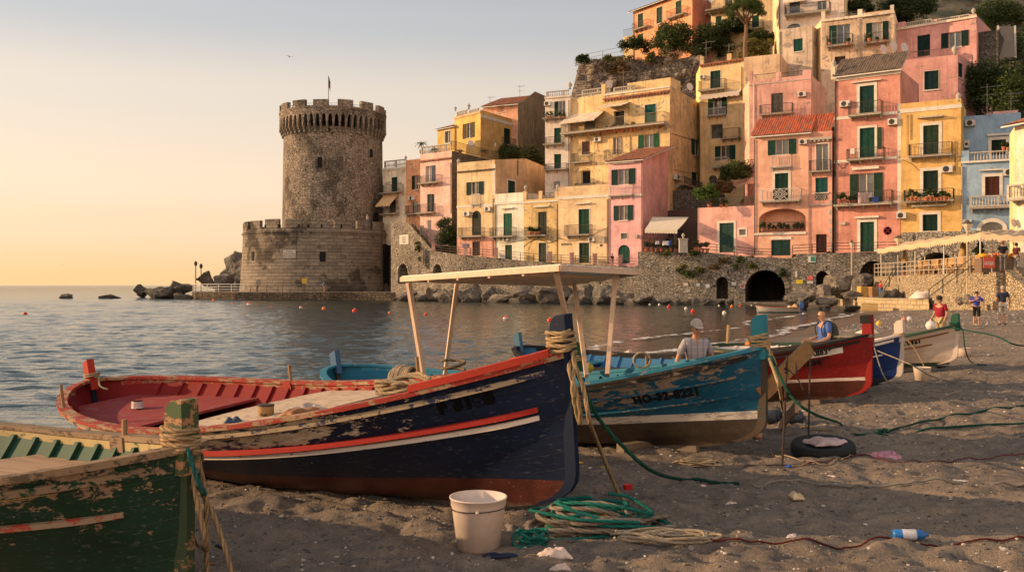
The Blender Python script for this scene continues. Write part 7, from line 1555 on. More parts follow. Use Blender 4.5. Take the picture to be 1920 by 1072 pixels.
for k in range(10):
 o = copy_tree(c0); o['label'] = 'folding wooden chair against the arches at the back of the terrace, ' + ordn(k + 1) + ' from the left'; o.location = P3(1706 + k * 14, 83 - k * 1.6, 3.0); o.rotation_euler = (0, 0, R(200 + (k * 53) % 90)); o.scale = (1.15,) * 3
def table(u, D, lb, r=.45):
 t = thing('terrace_table', P3(u, D, 3.0), lb, 'table', 'round tables on the terrace'); mb = MB(); mb.lathe([(.001, .72), (r, .72), (r, .76), (.001, .76)], n=20); mb.build('table_top', CW, t); mb = MB(); mb.tube([(0, 0, 0), (0, 0, .72)], .04, 6); mb.lathe([(.25, 0), (.25, .03), (.001, .05)], n=12); mb.build('pedestal', M_IRON, t)
for k, (u, D) in enumerate(((1735, 78), (1768, 73.5), (1800, 69), (1838, 64.5))): table(u, D, 'small round wooden table among the terrace chairs, ' + ordn(k + 1) + ' from the left')
# stall, signs, planters on the terrace
t = thing('fruit_stall', P3(1866, 60.2, 3.0), 'market stand heaped with orange and red fruit at the head of the steps', 'stall'); mb = MB(); mb.box((0, 0, .45), (2.2, .9, .9)); mb.build('stand', wood((.2, .12, .07)), t)
mb = MB()
for k in range(150): mb.ball((rnd.uniform(-1, 1), rnd.uniform(-.4, .4), .95 + rnd.uniform(0, .22)), rnd.uniform(.06, .10), rnd.choice((0, 0, 1, 2)), 7, 5)
mb.build('fruit', [plain((.70, .22, .03)), plain((.5, .04, .03)), plain((.6, .45, .05))], t)
t = thing('menu_board', P3(1847, 59.6, 3.0), 'red and white menu board on the railing beside the fruit stall', 'board'); mb = MB(); mb.box((0, -.5, .62), (.72, .05, .72)); mb.build('board', plain((.55, .09, .05), .6), t); mb = MB(); mb.box((0, -.53, .58), (.58, .02, .2)); mb.build('white_panel', plain((.65, .55, .48)), t)
text_mesh('MENU', .2, P3(1847, 59.6, 3.0) + Vector((0, -.545, .52)), Vector((1, 0, 0)), Z, Vector((0, -1, 0)), plain((.4, .03, .03)), t, org=t.location);
mb = MB(); [mb.tube([(x, -.5, 0), (x, -.5, .3)], .02, 4) for x in (-.3, .3)]; mb.build('legs', M_IRON, t)
def white_board(u, D, lb): t = thing('sandwich_board', P3(u, D, 3.0), lb, 'board'); mb = MB(); mb.box((0, 0, .65), (.8, .05, .9)); mb.build('board', plain((.65, .52, .36)), t); mb = MB(); [mb.tube([(x, 0, 0), (x, 0, .25)], .025, 4) for x in (-.3, .3)]; mb.build('legs', M_RUST, t)
white_board(1664, 85.5, 'cream board standing at the left end of the terrace railing')
# things on the quay
def crate(name, lb, u, D, z, sx, sy, sz, mat, rz=0.0, group=None):
 t = thing(name, P3(u, D, z), lb, 'crate', group, rz); mb = MB(); n = max(2, int(sz / .16))
 for k in range(n):
  zc_ = sz * (k + .5) / n
  for sg in (-1, 1): mb.box((0, sg * sy / 2, zc_), (sx, .03, sz / n * .82)); mb.box((sg * sx / 2, 0, zc_), (.03, sy - .04, sz / n * .82))
 mb.build('side_slats', mat, t); mb = MB(); mb.box((0, 0, .03), (sx - .04, sy - .04, .04)); mb.box((0, 0, sz - .03), (sx - .04, sy - .04, .03)); mb.build('boards', mat, t)
crate('wooden_crate', 'big yellow slatted crate on the quay beside the child', 1622, 84, 1.12, 1.1, 1.0, .95, wood((.6, .36, .08), 0, dark=.25)); crate('wooden_crate', 'brown crate pushed against the yellow one on the quay', 1637, 83, 1.12, .5, .9, .9, wood((.38, .2, .08), 0))
crate('wooden_crate', 'long pale crate before the terrace wall, left of the covered boat', 1692, 80.5, 1.12, 1.4, .7, .6, wood((.6, .46, .26), 0, dark=.3)); crate('wooden_crate', 'pale crate lying between the long crate and the covered boat', 1712, 79, 1.12, 1.2, .7, .5, wood((.6, .48, .3), 0, dark=.3), .2)
crate('broken_crate', 'broken yellow crate leaning on the foot of the quay in the shallows', 1630, 74.0, .15, 1.2, .5, .6, wood((.62, .40, .14), 0, dark=.3), -.3)
rag('tarpaulin', 'white tarpaulin heaped over a small boat on the quay', 'tarpaulin', P3(1741, 72, 1.15), 2.4, 1.8, .75, plain((.62, .52, .45), .8), 21)
rag('net_heap', 'dark fishing net heaped by the short handrail on the quay', 'net', P3(1670, 78.5, 1.15), 1.8, 1.2, .9, plain((.07, .06, .05), .95), 23)
rag('tarpaulin', 'blue grey tarpaulin over gear at the foot of the terrace wall', 'tarpaulin', G(1790, 577) + Z * -.05, 2.6, 1.4, 1.1, plain((.12, .15, .17), .8), 25)
rock(1814, 553, 20, 570, 59, 'smooth round pale boulder beside the tarpaulin, the right one', 61, RM2, cuts=2); rock(1799, 556, 16, 570, 60, 'smooth round pale boulder beside the tarpaulin, the left one', 62, RM2, cuts=2)
# buoys
def buoy(u, v, r, k):
 D = CH * F / (v + r * .5 - HZ); rr_ = r / F * D; lab = {'r': ('red ball buoy floating in the bay', 'red buoys'), 'w': ('white ball buoy floating in the bay', 'white buoys'), 'o': ('small orange buoy floating in the bay', 'orange buoys'), 'h': ('red and white striped buoy floating in the bay', 'striped buoys')}[k]
 mb = MB(); mb.ball((0, 0, 0), rr_, 0, 12, 8); mb.lathe([(rr_ * .22, rr_ * .9), (rr_ * .25, rr_ * 1.15), (.001, rr_ * 1.2)], n=8, m=1)
 if k == 'h': mb.lathe([(rr_ * .93, -rr_ * .4), (rr_ * 1.02, 0), (rr_ * .93, rr_ * .4)], n=12, m=1)
 o = mb.build('buoy', [plain({'r': (.6, .03, .015), 'w': (.65, .6, .5), 'o': (.7, .18, .03), 'h': (.6, .06, .03)}[k], .4), plain((.6, .55, .5), .5)], smooth=True); o.location = ((u - CU) / F * D, D, rr_ * .35); tag(o, lab[0] + ', ' + ordn(nbu[k]) + ' of its colour from the left', 'buoy', lab[1])
nbu = {}
for q in sorted(((47, 588, 4, 'r'), (400, 563, 2.5, 'o'), (437, 569, 2.5, 'r'), (467, 570, 4.5, 'h'), (509, 576, 2, 'r'), (564, 576, 3, 'h'), (607, 578, 3.5, 'o'), (665, 582, 4.5, 'r'), (730, 586, 2.5, 'o'), (798, 589, 3.5, 'r'), (948, 596, 5, 'h'), (1031, 600, 5, 'r'), (1218, 571, 2.5, 'w'), (1236, 571, 2.5, 'w'), (1254, 575, 3.5, 'r'), (1286, 578, 3, 'w'), (1299, 583, 4, 'r'), (1358, 586, 4, 'w'), (1372, 574, 3, 'o'), (1388, 573, 2.5, 'r'), (1348, 573, 2, 'w'), (1409, 572, 1.5, 'w'), (1506, 587, 1.5, 'w'))): nbu[q[3]] = nbu.get(q[3], 0) + 1; buoy(*q)
# moored dinghy
WD = hullmat((0.62, 0.54, 0.46), (0.02, 0.14, 0.10), 0.30, (0.5, 0.4, 0.3), 0.05, seed=9)
hD = make_boat('moored_dinghy', 'small white dinghy with red interior moored in the bay below the big arch', None, Vector((19.4, 74.0, 0)), Vector((1, .06, 0)).normalized(), 3.5, 1.35, .62, .74, .66, 0, WD, worn((.32, .05, .04), seed=91), worn((.5, .16, .1), seed=92), plain((.5, .45, .4)), bow_h=.06, stern_h=.05, sink=.22, thwarts=((.4, .75, .25, worn((.32, .05, .04), seed=91)), (.65, .75, .2, worn((.32, .05, .04), seed=91))))
mb = MB(); mb.box((0, 0, .35), (.3, .25, .5)); mb.lathe([(.08, -.5), (.06, .2)], n=8); t = mb.build('outboard_motor', plain((.05, .15, .4), .4)); t.location = W3(hD, (-.12, 0, .45)); tag(t, 'blue outboard motor on the stern of the moored dinghy', 'outboard motor')
rag('tarpaulin', 'pale cover bundled in the stern of the moored dinghy', 'cover', W3(hD, (.55, 0, .6)), .8, .7, .35, plain((.6, .38, .2)), 31)
# awning terrace beside the pink house
t = thing('cafe_awning', px(1250, 430, 108), 'cream awning over the flower-filled terrace beside the small pink house', 'awning'); o = Vector(t.location)
mb = MB(); a, b_, c, d = px(1209, 430, 106.5), px(1270, 431, 105), px(1291, 407, 108.5), px(1223, 407, 110); n = 24; vs = []
for k in range(n + 1):
 q = k / n
 for j in range(5): vs.append(a.lerp(b_, q).lerp(d.lerp(c, q), j / 4) - Z * .1 * math.sin(j / 4 * math.pi))
 vs.append(a.lerp(b_, q) - Z * (.35 + .1 * (k % 2)))
mb.add(vs, [(k * 6 + j, (k + 1) * 6 + j, (k + 1) * 6 + j + 1, k * 6 + j + 1) for k in range(n) for j in range(4)] + [(k * 6, k * 6 + 5, (k + 1) * 6 + 5, (k + 1) * 6) for k in range(n)]); mb.build('canvas', plain((.62, .54, .42), .9, var=.15), t, org=o)
for p in (px(1225, 431, 107), px(1268, 431, 106)): mb = MB(); mb.tube([p, Vector((p.x, p.y, 5.8))], .05, 5); mb.build('pole', M_RUST, t, org=o)
h = House('dark recessed house front behind the cafe awning', [(1252, 116), (1312, 112)], 395, 474, [plain((.09, .06, .05))], drop=1, cat='building'); h.op(0, 'd', 1262, 430, 1280, 470, door=True); h.finish()
h = House('rough grey terrace wall carrying greenery behind the cafe awning', [(1262, 119), (1326, 117)], 357, 400, [masonry('rubble', (.16, .14, .12), (.07, .06, .05), 1.2, .3, 12)], drop=3, cat='wall', name='terrace_wall'); h.finish()
railing('terrace_railing', 'dark railing round the flower-filled cafe terrace', 'railing', [px(1204, 473, 106.4), px(1274, 473, 105)], 1.6, .9, M_IRON, 4, .03)
mb = MB(); mb.box((0, 0, .75), (.9, .6, 1.5)); mb.box((0, 0, 1.55), (1.05, .75, .12)); mb.lathe([(.15, 1.6), (.08, 1.7), (.2, 1.95), (.05, 2.2)], n=10); t = mb.build('stone_pier', M_STONE); t.location = px(1281, 474, 104.6); tag(t, 'white stone pier with a finial at the corner of the cafe terrace', 'pier')
# ------------------------------------------------------------ plants
def leaves(name, parent, centers, radii, n, size, mat, seed=1, org=None, flat=.5, asp=.45):
 g = np.random.default_rng(seed); C = np.array([tuple(c) for c in centers]); Rr = np.array([tuple(r) for r in radii])
 k = g.integers(0, len(C), n); d = g.normal(size=(n, 3)); d /= np.linalg.norm(d, axis=1)[:, None]; rad = g.random(n)[:, None] ** .38
 P = C[k] + d * rad * Rr[k]; a = g.normal(size=(n, 3)); a[:, 2] *= flat; a /= np.linalg.norm(a, axis=1)[:, None]; b_ = np.cross(a, g.normal(size=(n, 3))); b_ /= np.linalg.norm(b_, axis=1)[:, None]
 s = size * (0.6 + .8 * g.random(n))[:, None]; a = a * s; b_ = b_ * s * asp
 V = np.stack([P - a, P + b_, P + a, P - b_], 1).reshape(-1, 3)
 if org is not None: V = V - np.array(tuple(org))
 return arr_mesh(name, V, np.arange(n * 4).reshape(-1, 4), mat, parent)
def clumps(c, rx, ry, rz, n, rr_, seed):
 q = random.Random(seed); out = []; rad = []
 for k in range(n):
  a = q.uniform(0, 2 * math.pi); z = q.uniform(-1, 1); w = math.sqrt(max(0, 1 - z * z)) if z > 0 else 1.0; f = q.random() ** .5
  out.append(Vector(c) + Vector((math.cos(a) * w * rx * f, math.sin(a) * w * ry * f, z * rz * f))); s = rr_ * q.uniform(.6, 1.25); rad.append((s, s, s * .75))
 return out, rad
LG = leafmat((.014, .028, .008), (.10, .13, .035)); LD = leafmat((.010, .022, .008), (.065, .09, .026)); LY = leafmat((.05, .055, .014), (.20, .18, .05)); LB = leafmat((.06, .035, .015), (.22, .14, .06)); LP = leafmat((.35, .08, .16), (.6, .25, .35))
def bush(u, vc, w, hgt, D, label, seed, mat=LG, n=2600, cat='shrub', name='shrub', leaf=.16, ncl=22, group=None, trunk=False, flow=None):
 n = int(n * 1.5); ncl = int(ncl * 1.7); w *= 1.22; hgt *= 1.15
 c = px(u, vc, D); sc = D / F; rx, rz = w / 2 * sc, hgt / 2 * sc; t = thing(name, c - Z * rz, label, cat, group); o = Vector(t.location)
 cs, rs = clumps(c, rx * .86, rx * .7, rz * .86, ncl, max(.22, (rx * rz) ** .5 * .40), seed); leaves('foliage', t, cs, rs, n, leaf, mat, seed, o)
 if flow: leaves('flowers', t, cs, [(r[0] * 1.1,) * 3 for r in rs], n // 14, leaf * .9, flow, seed + 5, o)
 if trunk:
  mb = MB()
  for k in range(4): e = cs[k * 3 % len(cs)]; mb.tube(spline([c - Z * (rz * 1.0) + Vector((.1 * k - .2, 0, 0)), c - Z * rz * .4 + (e - c) * .2, e], 4), [.10 * (1 - j / 9.5) + .02 for j in range(9)], 6)
  mb.build('stem', plain((.08, .055, .04), .95), t, org=o)
 return t
bush(1188, 84, 54, 26, 158, 'flat-topped dark shrub at the left foot of the orange hilltop house', 1, LD, 3200, ncl=26)
bush(1092, 110, 22, 16, 148, 'small round shrub on the left end of the rocky cliff', 2, LD, 900)
bush(1140, 112, 26, 14, 149, 'sparse low shrub on the cliff edge beside the fence', 3, LY, 600)
bush(1262, 70, 66, 62, 149, 'big dense dark shrub in front of the orange hilltop house', 4, LG, 7500, ncl=40, name='evergreen_bush')
bush(1330, 76, 66, 62, 147, 'big dense dark shrub between the orange house and the umbrella pine', 6, LD, 7500, ncl=40, name='evergreen_bush')
bush(1375, 48, 60, 30, 146, 'dark low pine crown left of the umbrella pine trunk', 7, LD, 4200, ncl=26, name='pine_tree', cat='tree')
bush(1417, 92, 54, 34, 138, 'yellow green shrub to the right of the umbrella pine trunk', 8, LY, 4500, ncl=26, name='evergreen_bush'); bush(1430, 68, 60, 20, 141, 'dark hedge behind the yellow green shrub', 9, LD, 3200, ncl=20, name='hedge', cat='hedge')
bush(1222, 108, 20, 20, 146, 'yellowish shrub on the cliff under the orange house', 10, LY, 900); bush(1160, 130, 40, 30, 147, 'dry brown shrub hanging on the cliff', 11, LB, 1800)
bush(1382, 322, 60, 44, 112, 'dense green bush over the roof terrace of the low pink house', 12, LG, 6000, ncl=34, leaf=.12); bush(1322, 362, 42, 36, 108, 'bright green bush at the left end of the roof terrace railing', 13, leafmat((.03, .06, .01), (.12, .19, .04)), 3500, leaf=.12); bush(1355, 350, 36, 30, 110, 'brownish bush under the tiled lean-to on the roof terrace', 14, LB, 1800, leaf=.12)
bush(985, 292, 70, 34, 158, 'green bank of creeper below the ochre house', 15, LY, 5200, ncl=34); bush(950, 283, 40, 26, 157, 'low shrub under the right wall of the ochre house', 16, LG, 1600); bush(840, 440, 36, 70, 127, 'dark climbing plant beside the pale yellow gabled house', 17, LD, 4200, ncl=26, leaf=.13)
bush(1852, 165, 110, 90, 112, 'big dark evergreen thicket between the pink house and the roof aerials', 18, LD, 14000, ncl=60, name='evergreen_bush'); bush(1900, 175, 70, 90, 108, 'dark thicket at the right edge above the blue house', 19, LG, 9000, ncl=40, name='evergreen_bush'); bush(1893, 128, 70, 30, 118, 'oleander with pink flowers above the dark thicket at the right edge', 20, LG, 4200, ncl=24, name='oleander', flow=LP)
bush(1880, 92, 90, 50, 128, 'dark hillside shrub at the right edge beside the white stairs', 21, LD, 6500, ncl=34); bush(1700, 15, 90, 40, 135, 'dark hillside bush behind the top of the beige house', 22, LD, 6500, ncl=34); bush(1610, 12, 50, 24, 134, 'dark bush on the roofline between the cream and the beige house', 23, LD, 3200, ncl=20); bush(1880, 30, 90, 60, 136, 'dark hillside bush in the upper right corner', 24, LG, 6500, ncl=34)
for k, (u, v, w, hh, lb, m_) in enumerate(((1272, 507, 14, 12, 'left', LG), (1290, 512, 26, 20, 'large', LG), (1310, 506, 22, 14, 'yellowish', LY), (1340, 502, 18, 12, 'brown', LB), (1360, 487, 22, 12, 'upper brown', LB), (1378, 500, 14, 14, 'middle green', LG), (1388, 485, 12, 16, 'green upper', LG), (1412, 498, 16, 10, 'over the arch', LY), (1467, 511, 14, 18, 'tuft at the right of the big arch', LG), (1282, 500, 12, 12, 'crest', LY), (1250, 474, 12, 10, 'below the railing', LY), (1304, 476, 18, 14, 'by the pier', LG), (782, 462, 10, 22, 'by the stairs', LY), (790, 486, 12, 12, 'below the stairs', LY), (1556, 476, 8, 6, 'street edge', LG))):
 bush(u, v, w, hh, (106 - (u - 1196) / 288 * 4.5 if u > 1000 else 129.5) - .2, 'wild plant growing from the sea wall, ' + lb + (' one' if 'the' not in lb else ''), 40 + k, m_, 420, leaf=.13, ncl=6, name='wall_plant', cat='plant', trunk=False)
# umbrella pine
t = thing('umbrella_pine', px(1397, 118, 134), 'tall umbrella pine with a bare trunk above the yellow house', 'tree'); o = Vector(t.location)
mb = MB(); mb.tube(spline([px(1397, 118, 134), px(1397, 85, 134), px(1399, 55, 134), px(1398, 38, 134)], 6), [.34 - .008 * k for k in range(19)], 9)
tips = []
for k in range(13):
 a = k * 2.4; e = px(1398 + 34 * math.cos(a) * (.4 + .6 * ((k * 5) % 7) / 7), 14 - 14 * ((k * 3) % 5) / 5, 134 + 2.6 * math.sin(a)); tips.append(e); st = px(1398, 46 - 8 * ((k * 2) % 3) / 3, 134); mb.tube(spline([st, st.lerp(e, .5) - Z * .4, e], 5), [.16 - .012 * j for j in range(11)], 6)
mb.build('trunk', plain((.20, .12, .075), .95, var=.4), t, org=o)
cs, rs = [], []
q_ = random.Random(8)
for k in range(46):
 a = q_.uniform(0, 6.28); f = math.sqrt(q_.random()); cs.append(px(1397 + 38 * math.cos(a) * f, 10 + 18 * f * f * q_.uniform(.2, 1.2) - q_.uniform(0, 22) * (1 - f), 134 + 3 * math.sin(a) * f)); rs.append((.75, .75, .42))
leaves('crown', t, cs, rs, 15000, .13, leafmat((.02, .035, .008), (.10, .13, .03)), 9, o, asp=.25)
# palms and potted plants on the terrace
def palm(u, v, D, r, lb, n=16, h_=1.0, name='potted_palm'):
 base = px(u, v, D); t = thing(name, base, lb, 'palm'); mb = MB(); mb.lathe([(.25, 0), (.33, .5), (.3, .5), (.001, .45)], n=12); mb.build('pot', plain((.32, .13, .07)), t); mb = MB(); mb.tube([(0, 0, .4), (.03, 0, .5 + h_)], .09, 7); mb.build('trunk', plain((.14, .1, .07)), t)
 mb = MB()
 for k in range(n):
  a = k * 2.399; el = .9 - .9 * (k / n); d = Vector((math.cos(a), math.sin(a), 0)); p0 = Vector((0, 0, .5 + h_)); pr = p0
  for j in range(8):
   q = (j + 1) / 8; p1 = p0 + d * r * q * math.cos(el * .6) + Z * (r * (el * q - .75 * q * q)); s = d.cross(Z) * (.10 * r * (1 - q * .7)); mb.add([pr, pr.lerp(p1, .5) + s * 2.2 - Z * .08, p1, pr.lerp(p1, .5) - s * 2.2 - Z * .08], [(0, 1, 2, 3)]); pr = p1
 mb.build('fronds', LG, t)
palm(790, 288, 138.5, 1.1, 'potted palm on the left corner of the pink roof terrace, the tallest'); palm(816, 288, 136.6, .95, 'spiky potted agave on the pink roof terrace beside the palm', 22, .1, 'potted_agave'); palm(907, 291, 141, .9, 'green fan palm on the right side of the pink roof terrace', 20, .1); palm(862, 290, 137, .7, 'small spiky plant between agave and satellite dish', 16, .1, 'potted_agave')
def pot0(lb, grp, flow=False, s=1.0, seed=1):
 r = thing('potted_plant', (0, 0, 0), lb, 'potted plant', grp); mb = MB(); mb.lathe([(.12, 0), (.19, .26), (.21, .26), (.21, .31), (.17, .31), (.001, .27)], n=12); mb.build('pot', plain((.40, .14, .07), .9), r)
 cs, rs = clumps((0, 0, .62), .22, .22, .25, 8, .15, seed); leaves('foliage', r, cs, rs, 260, .085, LG, seed)
 if flow: leaves('flowers', r, cs, rs, 50, .07, LP, seed + 3)
 return r
def pots(lb, grp, spots, flow=False, seed=1):
 p0 = pot0(lb, grp, flow, seed=seed)
 for k, (u, v, D) in enumerate(sorted(spots)):
  o = p0 if k == 0 else copy_tree(p0); o['label'] = lb + ', ' + ordn(k + 1) + ' from the left'; o.location = px(u, v, D); s = rnd.uniform(.75, 1.3); o.scale = (s, s, s * rnd.uniform(.9, 1.3)); o.rotation_euler = (0, 0, rnd.uniform(0, 6))
pots('potted plant on the long balcony of the big yellow block', 'pots on the long yellow balcony', [(u, 256.5 - (u - 1062) * .088, 126.4 - (u - 1069) / 187 * 8.5 - 1.0) for u in (1100, 1108, 1124, 1130, 1137, 1146, 1152, 1160, 1166, 1176, 1184, 1190, 1120, 1142)], seed=1)
pots('potted plant on the lower balcony of the ochre yellow house', 'pots on the planted ochre balcony', [(u, 376.5, 94.3 - (u - 1697) * .02) for u in (1702, 1709, 1716, 1724, 1737, 1745, 1752, 1758, 1765, 1772, 1779)], seed=2)
pots('terracotta pot behind the loggia rail of the peach house', 'pots in the loggia', [(u, 434, 102.9) for u in (1430, 1443, 1452, 1462, 1472, 1478, 1490, 1498, 1504)], seed=3)
pots('potted plant on the laundry balcony of the salmon red house', 'pots on the laundry balcony', [(u, 381, 98.2) for u in (1574, 1581, 1590, 1597, 1602, 1666)], seed=4)
pots('potted plant on the iron balcony of the mottled ochre house', 'pots on the mottled ochre balcony', [(u, 440.5, 116.3) for u in (994, 999, 1005, 1011)], seed=5)
pots('flowering pot on the cafe terrace by the pink house', 'flower pots of the cafe terrace', [(u, 473 - (u % 3), 106.6 - (u - 1204) * .02) for u in (1212, 1222, 1231, 1240, 1249, 1258, 1268, 1296, 1304, 1312, 1318, 1326)], True, 6)
pots('potted plant on the roof terrace of the low pink house', 'pots on the low pink roof', [(u, 389, 105.6) for u in (1330, 1352, 1362, 1392)], True, 7)
pots('potted plant on a high balcony of the beige house', 'pots on the beige balconies', [(1556, 85, 121.8), (1590, 85, 121), (1630, 79, 119.6), (1645, 79, 119.4), (1660, 79, 119.2)], seed=8)
pots('potted plant on the blue house terrace', 'pots on the blue terrace', [(1882, 283, 90.8), (1890, 283, 90.6), (1896, 283, 90.6)], seed=9)
pots('potted plant on the top balcony of the tall narrow cream house', 'pots on the narrow cream balcony', [(1027, 222, 126.2), (1034, 222, 126.1), (1050, 222, 125.6), (1057, 222, 125.5)], seed=10)
pots('potted plant among the terrace tables under the canopy', 'terrace planting', [(u, 534 + (3.0 - CH) * -F / D, D) for u, D in ((1695, 85), (1722, 82), (1745, 80), (1766, 77), (1790, 74), (1822, 70), (1846, 67), (1858, 66), (1872, 65), (1895, 64))], True, 12)
bush(1836, 468, 12, 26, 66, 'leafy climber on the canopy pole beside the fruit stall', 90, LG, 900, leaf=.1, ncl=8, name='climber', cat='plant')
# laundry
def cloth(u0, v0, u1, v1, D, lb, col, i=0):
 a, b_ = px(u0, v0, D), px(u1, v0, D); hh = (v1 - v0) / F * D; mb = MB()
 mb.grid(lambda p, q: a.lerp(b_, p) - Z * hh * q * (1 + .05 * math.sin(p * 9)) + Vector((0, -.03 + .05 * math.sin(p * 14 + q * 2) * q, 0)), 14, 8); o = mb.build('towel', plain(col, .95, var=.2), smooth=True); sm = o.modifiers.new('thickness', 'SOLIDIFY'); sm.thickness = .01
 tag(o, lb, 'towel')
cloth(1609, 361, 1629, 381, 97.5, 'pale pink towel hanging on the salmon red house balcony', (.66, .45, .42)); cloth(1636, 369, 1647, 381, 97, 'blue cloth hanging beside the pink towel', (.04, .12, .45)); cloth(1629, 361, 1636, 370, 97.1, 'small white cloth beside the pink towel', (.65, .6, .58))
cloth(1710, 361, 1724, 368, 94.0, 'pale pink cloth on the planted ochre balcony', (.66, .48, .42)); cloth(1725, 359, 1735, 372, 93.8, 'white cloth on the planted ochre balcony', (.65, .6, .56)); cloth(1242, 452, 1254, 460, 105.3, 'white cloth hanging on the cafe terrace railing', (.66, .62, .6)); cloth(1229, 452, 1236, 458, 105.5, 'small pale cloth at the left of the cafe terrace railing', (.6, .58, .6)); cloth(1254, 451, 1258, 461, 105.2, 'blue strip of cloth on the cafe terrace railing', (.03, .1, .4))
# dry scrub and creepers over the hillside, past counting
g = np.random.default_rng(4); cs, rs, c2, r2 = [], [], [], []
for k in range(900):
 u = g.uniform(1085, 1960); D = g.uniform(126, 190); x = (u - CU) / F * D; z = hz1(x, D)
 v = HZ - (z - CH) / D * F
 if v < -60: continue
 (cs if g.random() < .5 else c2).append((x, D, z + .2)); s = g.uniform(.5, 1.3); (rs if len(cs) + len(c2) and cs and cs[-1] == (x, D, z + .2) else r2).append((s, s, s * .6))
tag(leaves('hillside_scrub', None, cs, rs, 30000, .2, LD, 11), kind='stuff'); tag(leaves('dry_grass', None, c2, r2, 26000, .2, LB, 12), kind='stuff')
# cliff face
mb = MB(); a, b_ = px(1082, 118, 148), px(1318, 118, 144)
def cl(p, q):
 u = 1082 + 240 * p; D = 149 - 5 * p; top = 118 - 6 * mnoise.noise(Vector((p * 7, 2, 0))) - (14 * p if p > .1 else 0) + (30 * (.03 - p) / .03 if p < .03 else 0); P_ = px(u, top + (200 - top) * q, D); n = mnoise.fractal(P_ * .35, .8, 2.1, 5) * 1.1
 return P_ + Vector((n * .3 + (-1.5 * q if p < .05 else 0), -1.6 * q - n - (.0 if 0 < q < 1 else 0), n * .2))
mb.grid(cl, 120, 50, uvf=lambda p, q: (p * 20, q * 8))
def edge(p, q):
 f = cl(0, q) if p == 0 else cl(0, q) + Vector((1.5 * p, 9 * p, 0)); return f
mb.grid(edge, 6, 50, uvf=lambda p, q: (p * 8, q * 8)); mb.grid(lambda p, q: cl(p, 0) + Vector((0, 10 * q, 0)), 120, 4, uvf=lambda p, q: (p * 20, q * 8))
tag(mb.build('cliff', masonry('rubble', (.27, .21, .16), (.07, .057, .045), .75, .6, 13), smooth=True), kind='structure')
railing('wire_fence', 'thin wire fence along the top of the rocky cliff', 'fence', [px(1100, 117, 148.5), px(1130, 111, 148.3), px(1170, 103, 148)], 1.3, 3.2, plain((.12, .1, .09)), 2, .025)
h = House('dry stone retaining wall beside the white stairs at the upper right', [(1828, 118), (1872, 116.5)], 62, 135, [masonry('rubble', (.15, .13, .11), (.05, .045, .04), 1.6, .3, 14)], drop=2, cat='wall', name='terrace_wall'); h.finish()
t = thing('stairway', px(1885, 100, 120), 'grey steps with white side walls climbing the hill at the upper right', 'stairs'); o = Vector(t.location); mb = MB()
for k in range(18): mb.box(px(1888, 112 - 3.1 * k, 118 + .35 * k), (2.0, .5, 1.2))
mb.build('steps', plain((.2, .17, .15)), t, org=o); mb = MB(); beam(mb, px(1873, 116, 117.6), px(1871, 55, 124), .25, 1.0); beam(mb, px(1904, 116, 117.6), px(1903, 55, 124), .25, 1.0); mb.build('side_wall', M_STONE, t, org=o)
t = thing('lean_to_roof', px(1372, 352, 108), 'brown tiled lean-to roof over the terrace beside the peach house', 'lean-to'); o = Vector(t.location); mb = MB(); v_ = [px(1372, 347, 108), px(1413, 336, 105.5), px(1413, 345, 105.5), px(1372, 352, 108)]
a, b_, c, d = px(1371, 348, 108), px(1413, 345, 105), px(1413, 332, 109), px(1385, 338, 111); mb.grid(lambda p, q: a.lerp(b_, p).lerp(d.lerp(c, p), q) + Z * .06 * abs(math.sin(p * 30)), 60, 6); mb.build('tiles', tilemat((.3, .13, .08), (.12, .07, .05)), t, org=o); mb = MB(); mb.tube([px(1400, 368, 106), px(1400, 346, 106)], .14, 8); mb.build('post', PINK(71), t, org=o)

# ------------------------------------------------------------ people
SKIN = plain((.42, .22, .13), .55, var=.12, sc=14); HAIRG = plain((.30, .26, .22), .8); HAIRD = plain((.03, .02, .015), .8)
def skinned(name, V, E, Rd, mat, parent, root=0, lv=1, sc=1.0):
 me = bpy.data.meshes.new('tmp'); me.from_pydata([tuple(Vector(v) * sc) for v in V], E, []); o = bpy.data.objects.new('tmp', me); COL.objects.link(o)
 o.modifiers.new('s', 'SKIN')
 if not me.skin_vertices: bpy.context.view_layer.update()
 for k, r in enumerate(Rd):
  r = r if isinstance(r, tuple) else (r, r); me.skin_vertices[0].data[k].radius = (r[0] * sc, r[1] * sc); me.skin_vertices[0].data[k].use_root = (k == root)
 m_ = o.modifiers.new('sub', 'SUBSURF'); m_.levels = lv; m_.render_levels = lv; bpy.context.view_layer.update()
 me2 = bpy.data.meshes.new_from_object(o.evaluated_get(bpy.context.evaluated_depsgraph_get())); bpy.data.objects.remove(o); me2.name = name
 me2.materials.clear(); me2.materials.append(mat); me2.polygons.foreach_set('use_smooth', [True] * len(me2.polygons)); r = bpy.data.objects.new(name, me2); COL.objects.link(r); r.parent = parent; return r
BASE = dict(pel=(0, 0, .95), sp=(0, .01, 1.13), ch=(0, 0, 1.32), nk=(0, .01, 1.475), jaw=(0, -.015, 1.56), hd=(0, 0, 1.645), top=(0, .005, 1.72),
 shL=(-.175, .0, 1.42), elL=(-.235, .03, 1.14), wrL=(-.25, -.05, .90), shR=(.175, .0, 1.42), elR=(.235, .03, 1.14), wrR=(.25, -.05, .90),
 hpL=(-.09, 0, .92), knL=(-.105, -.02, .50), anL=(-.11, .02, .08), toL=(-.125, -.14, .03), hpR=(.09, 0, .92), knR=(.105, -.02, .50), anR=(.11, .02, .08), toR=(.125, -.14, .03))
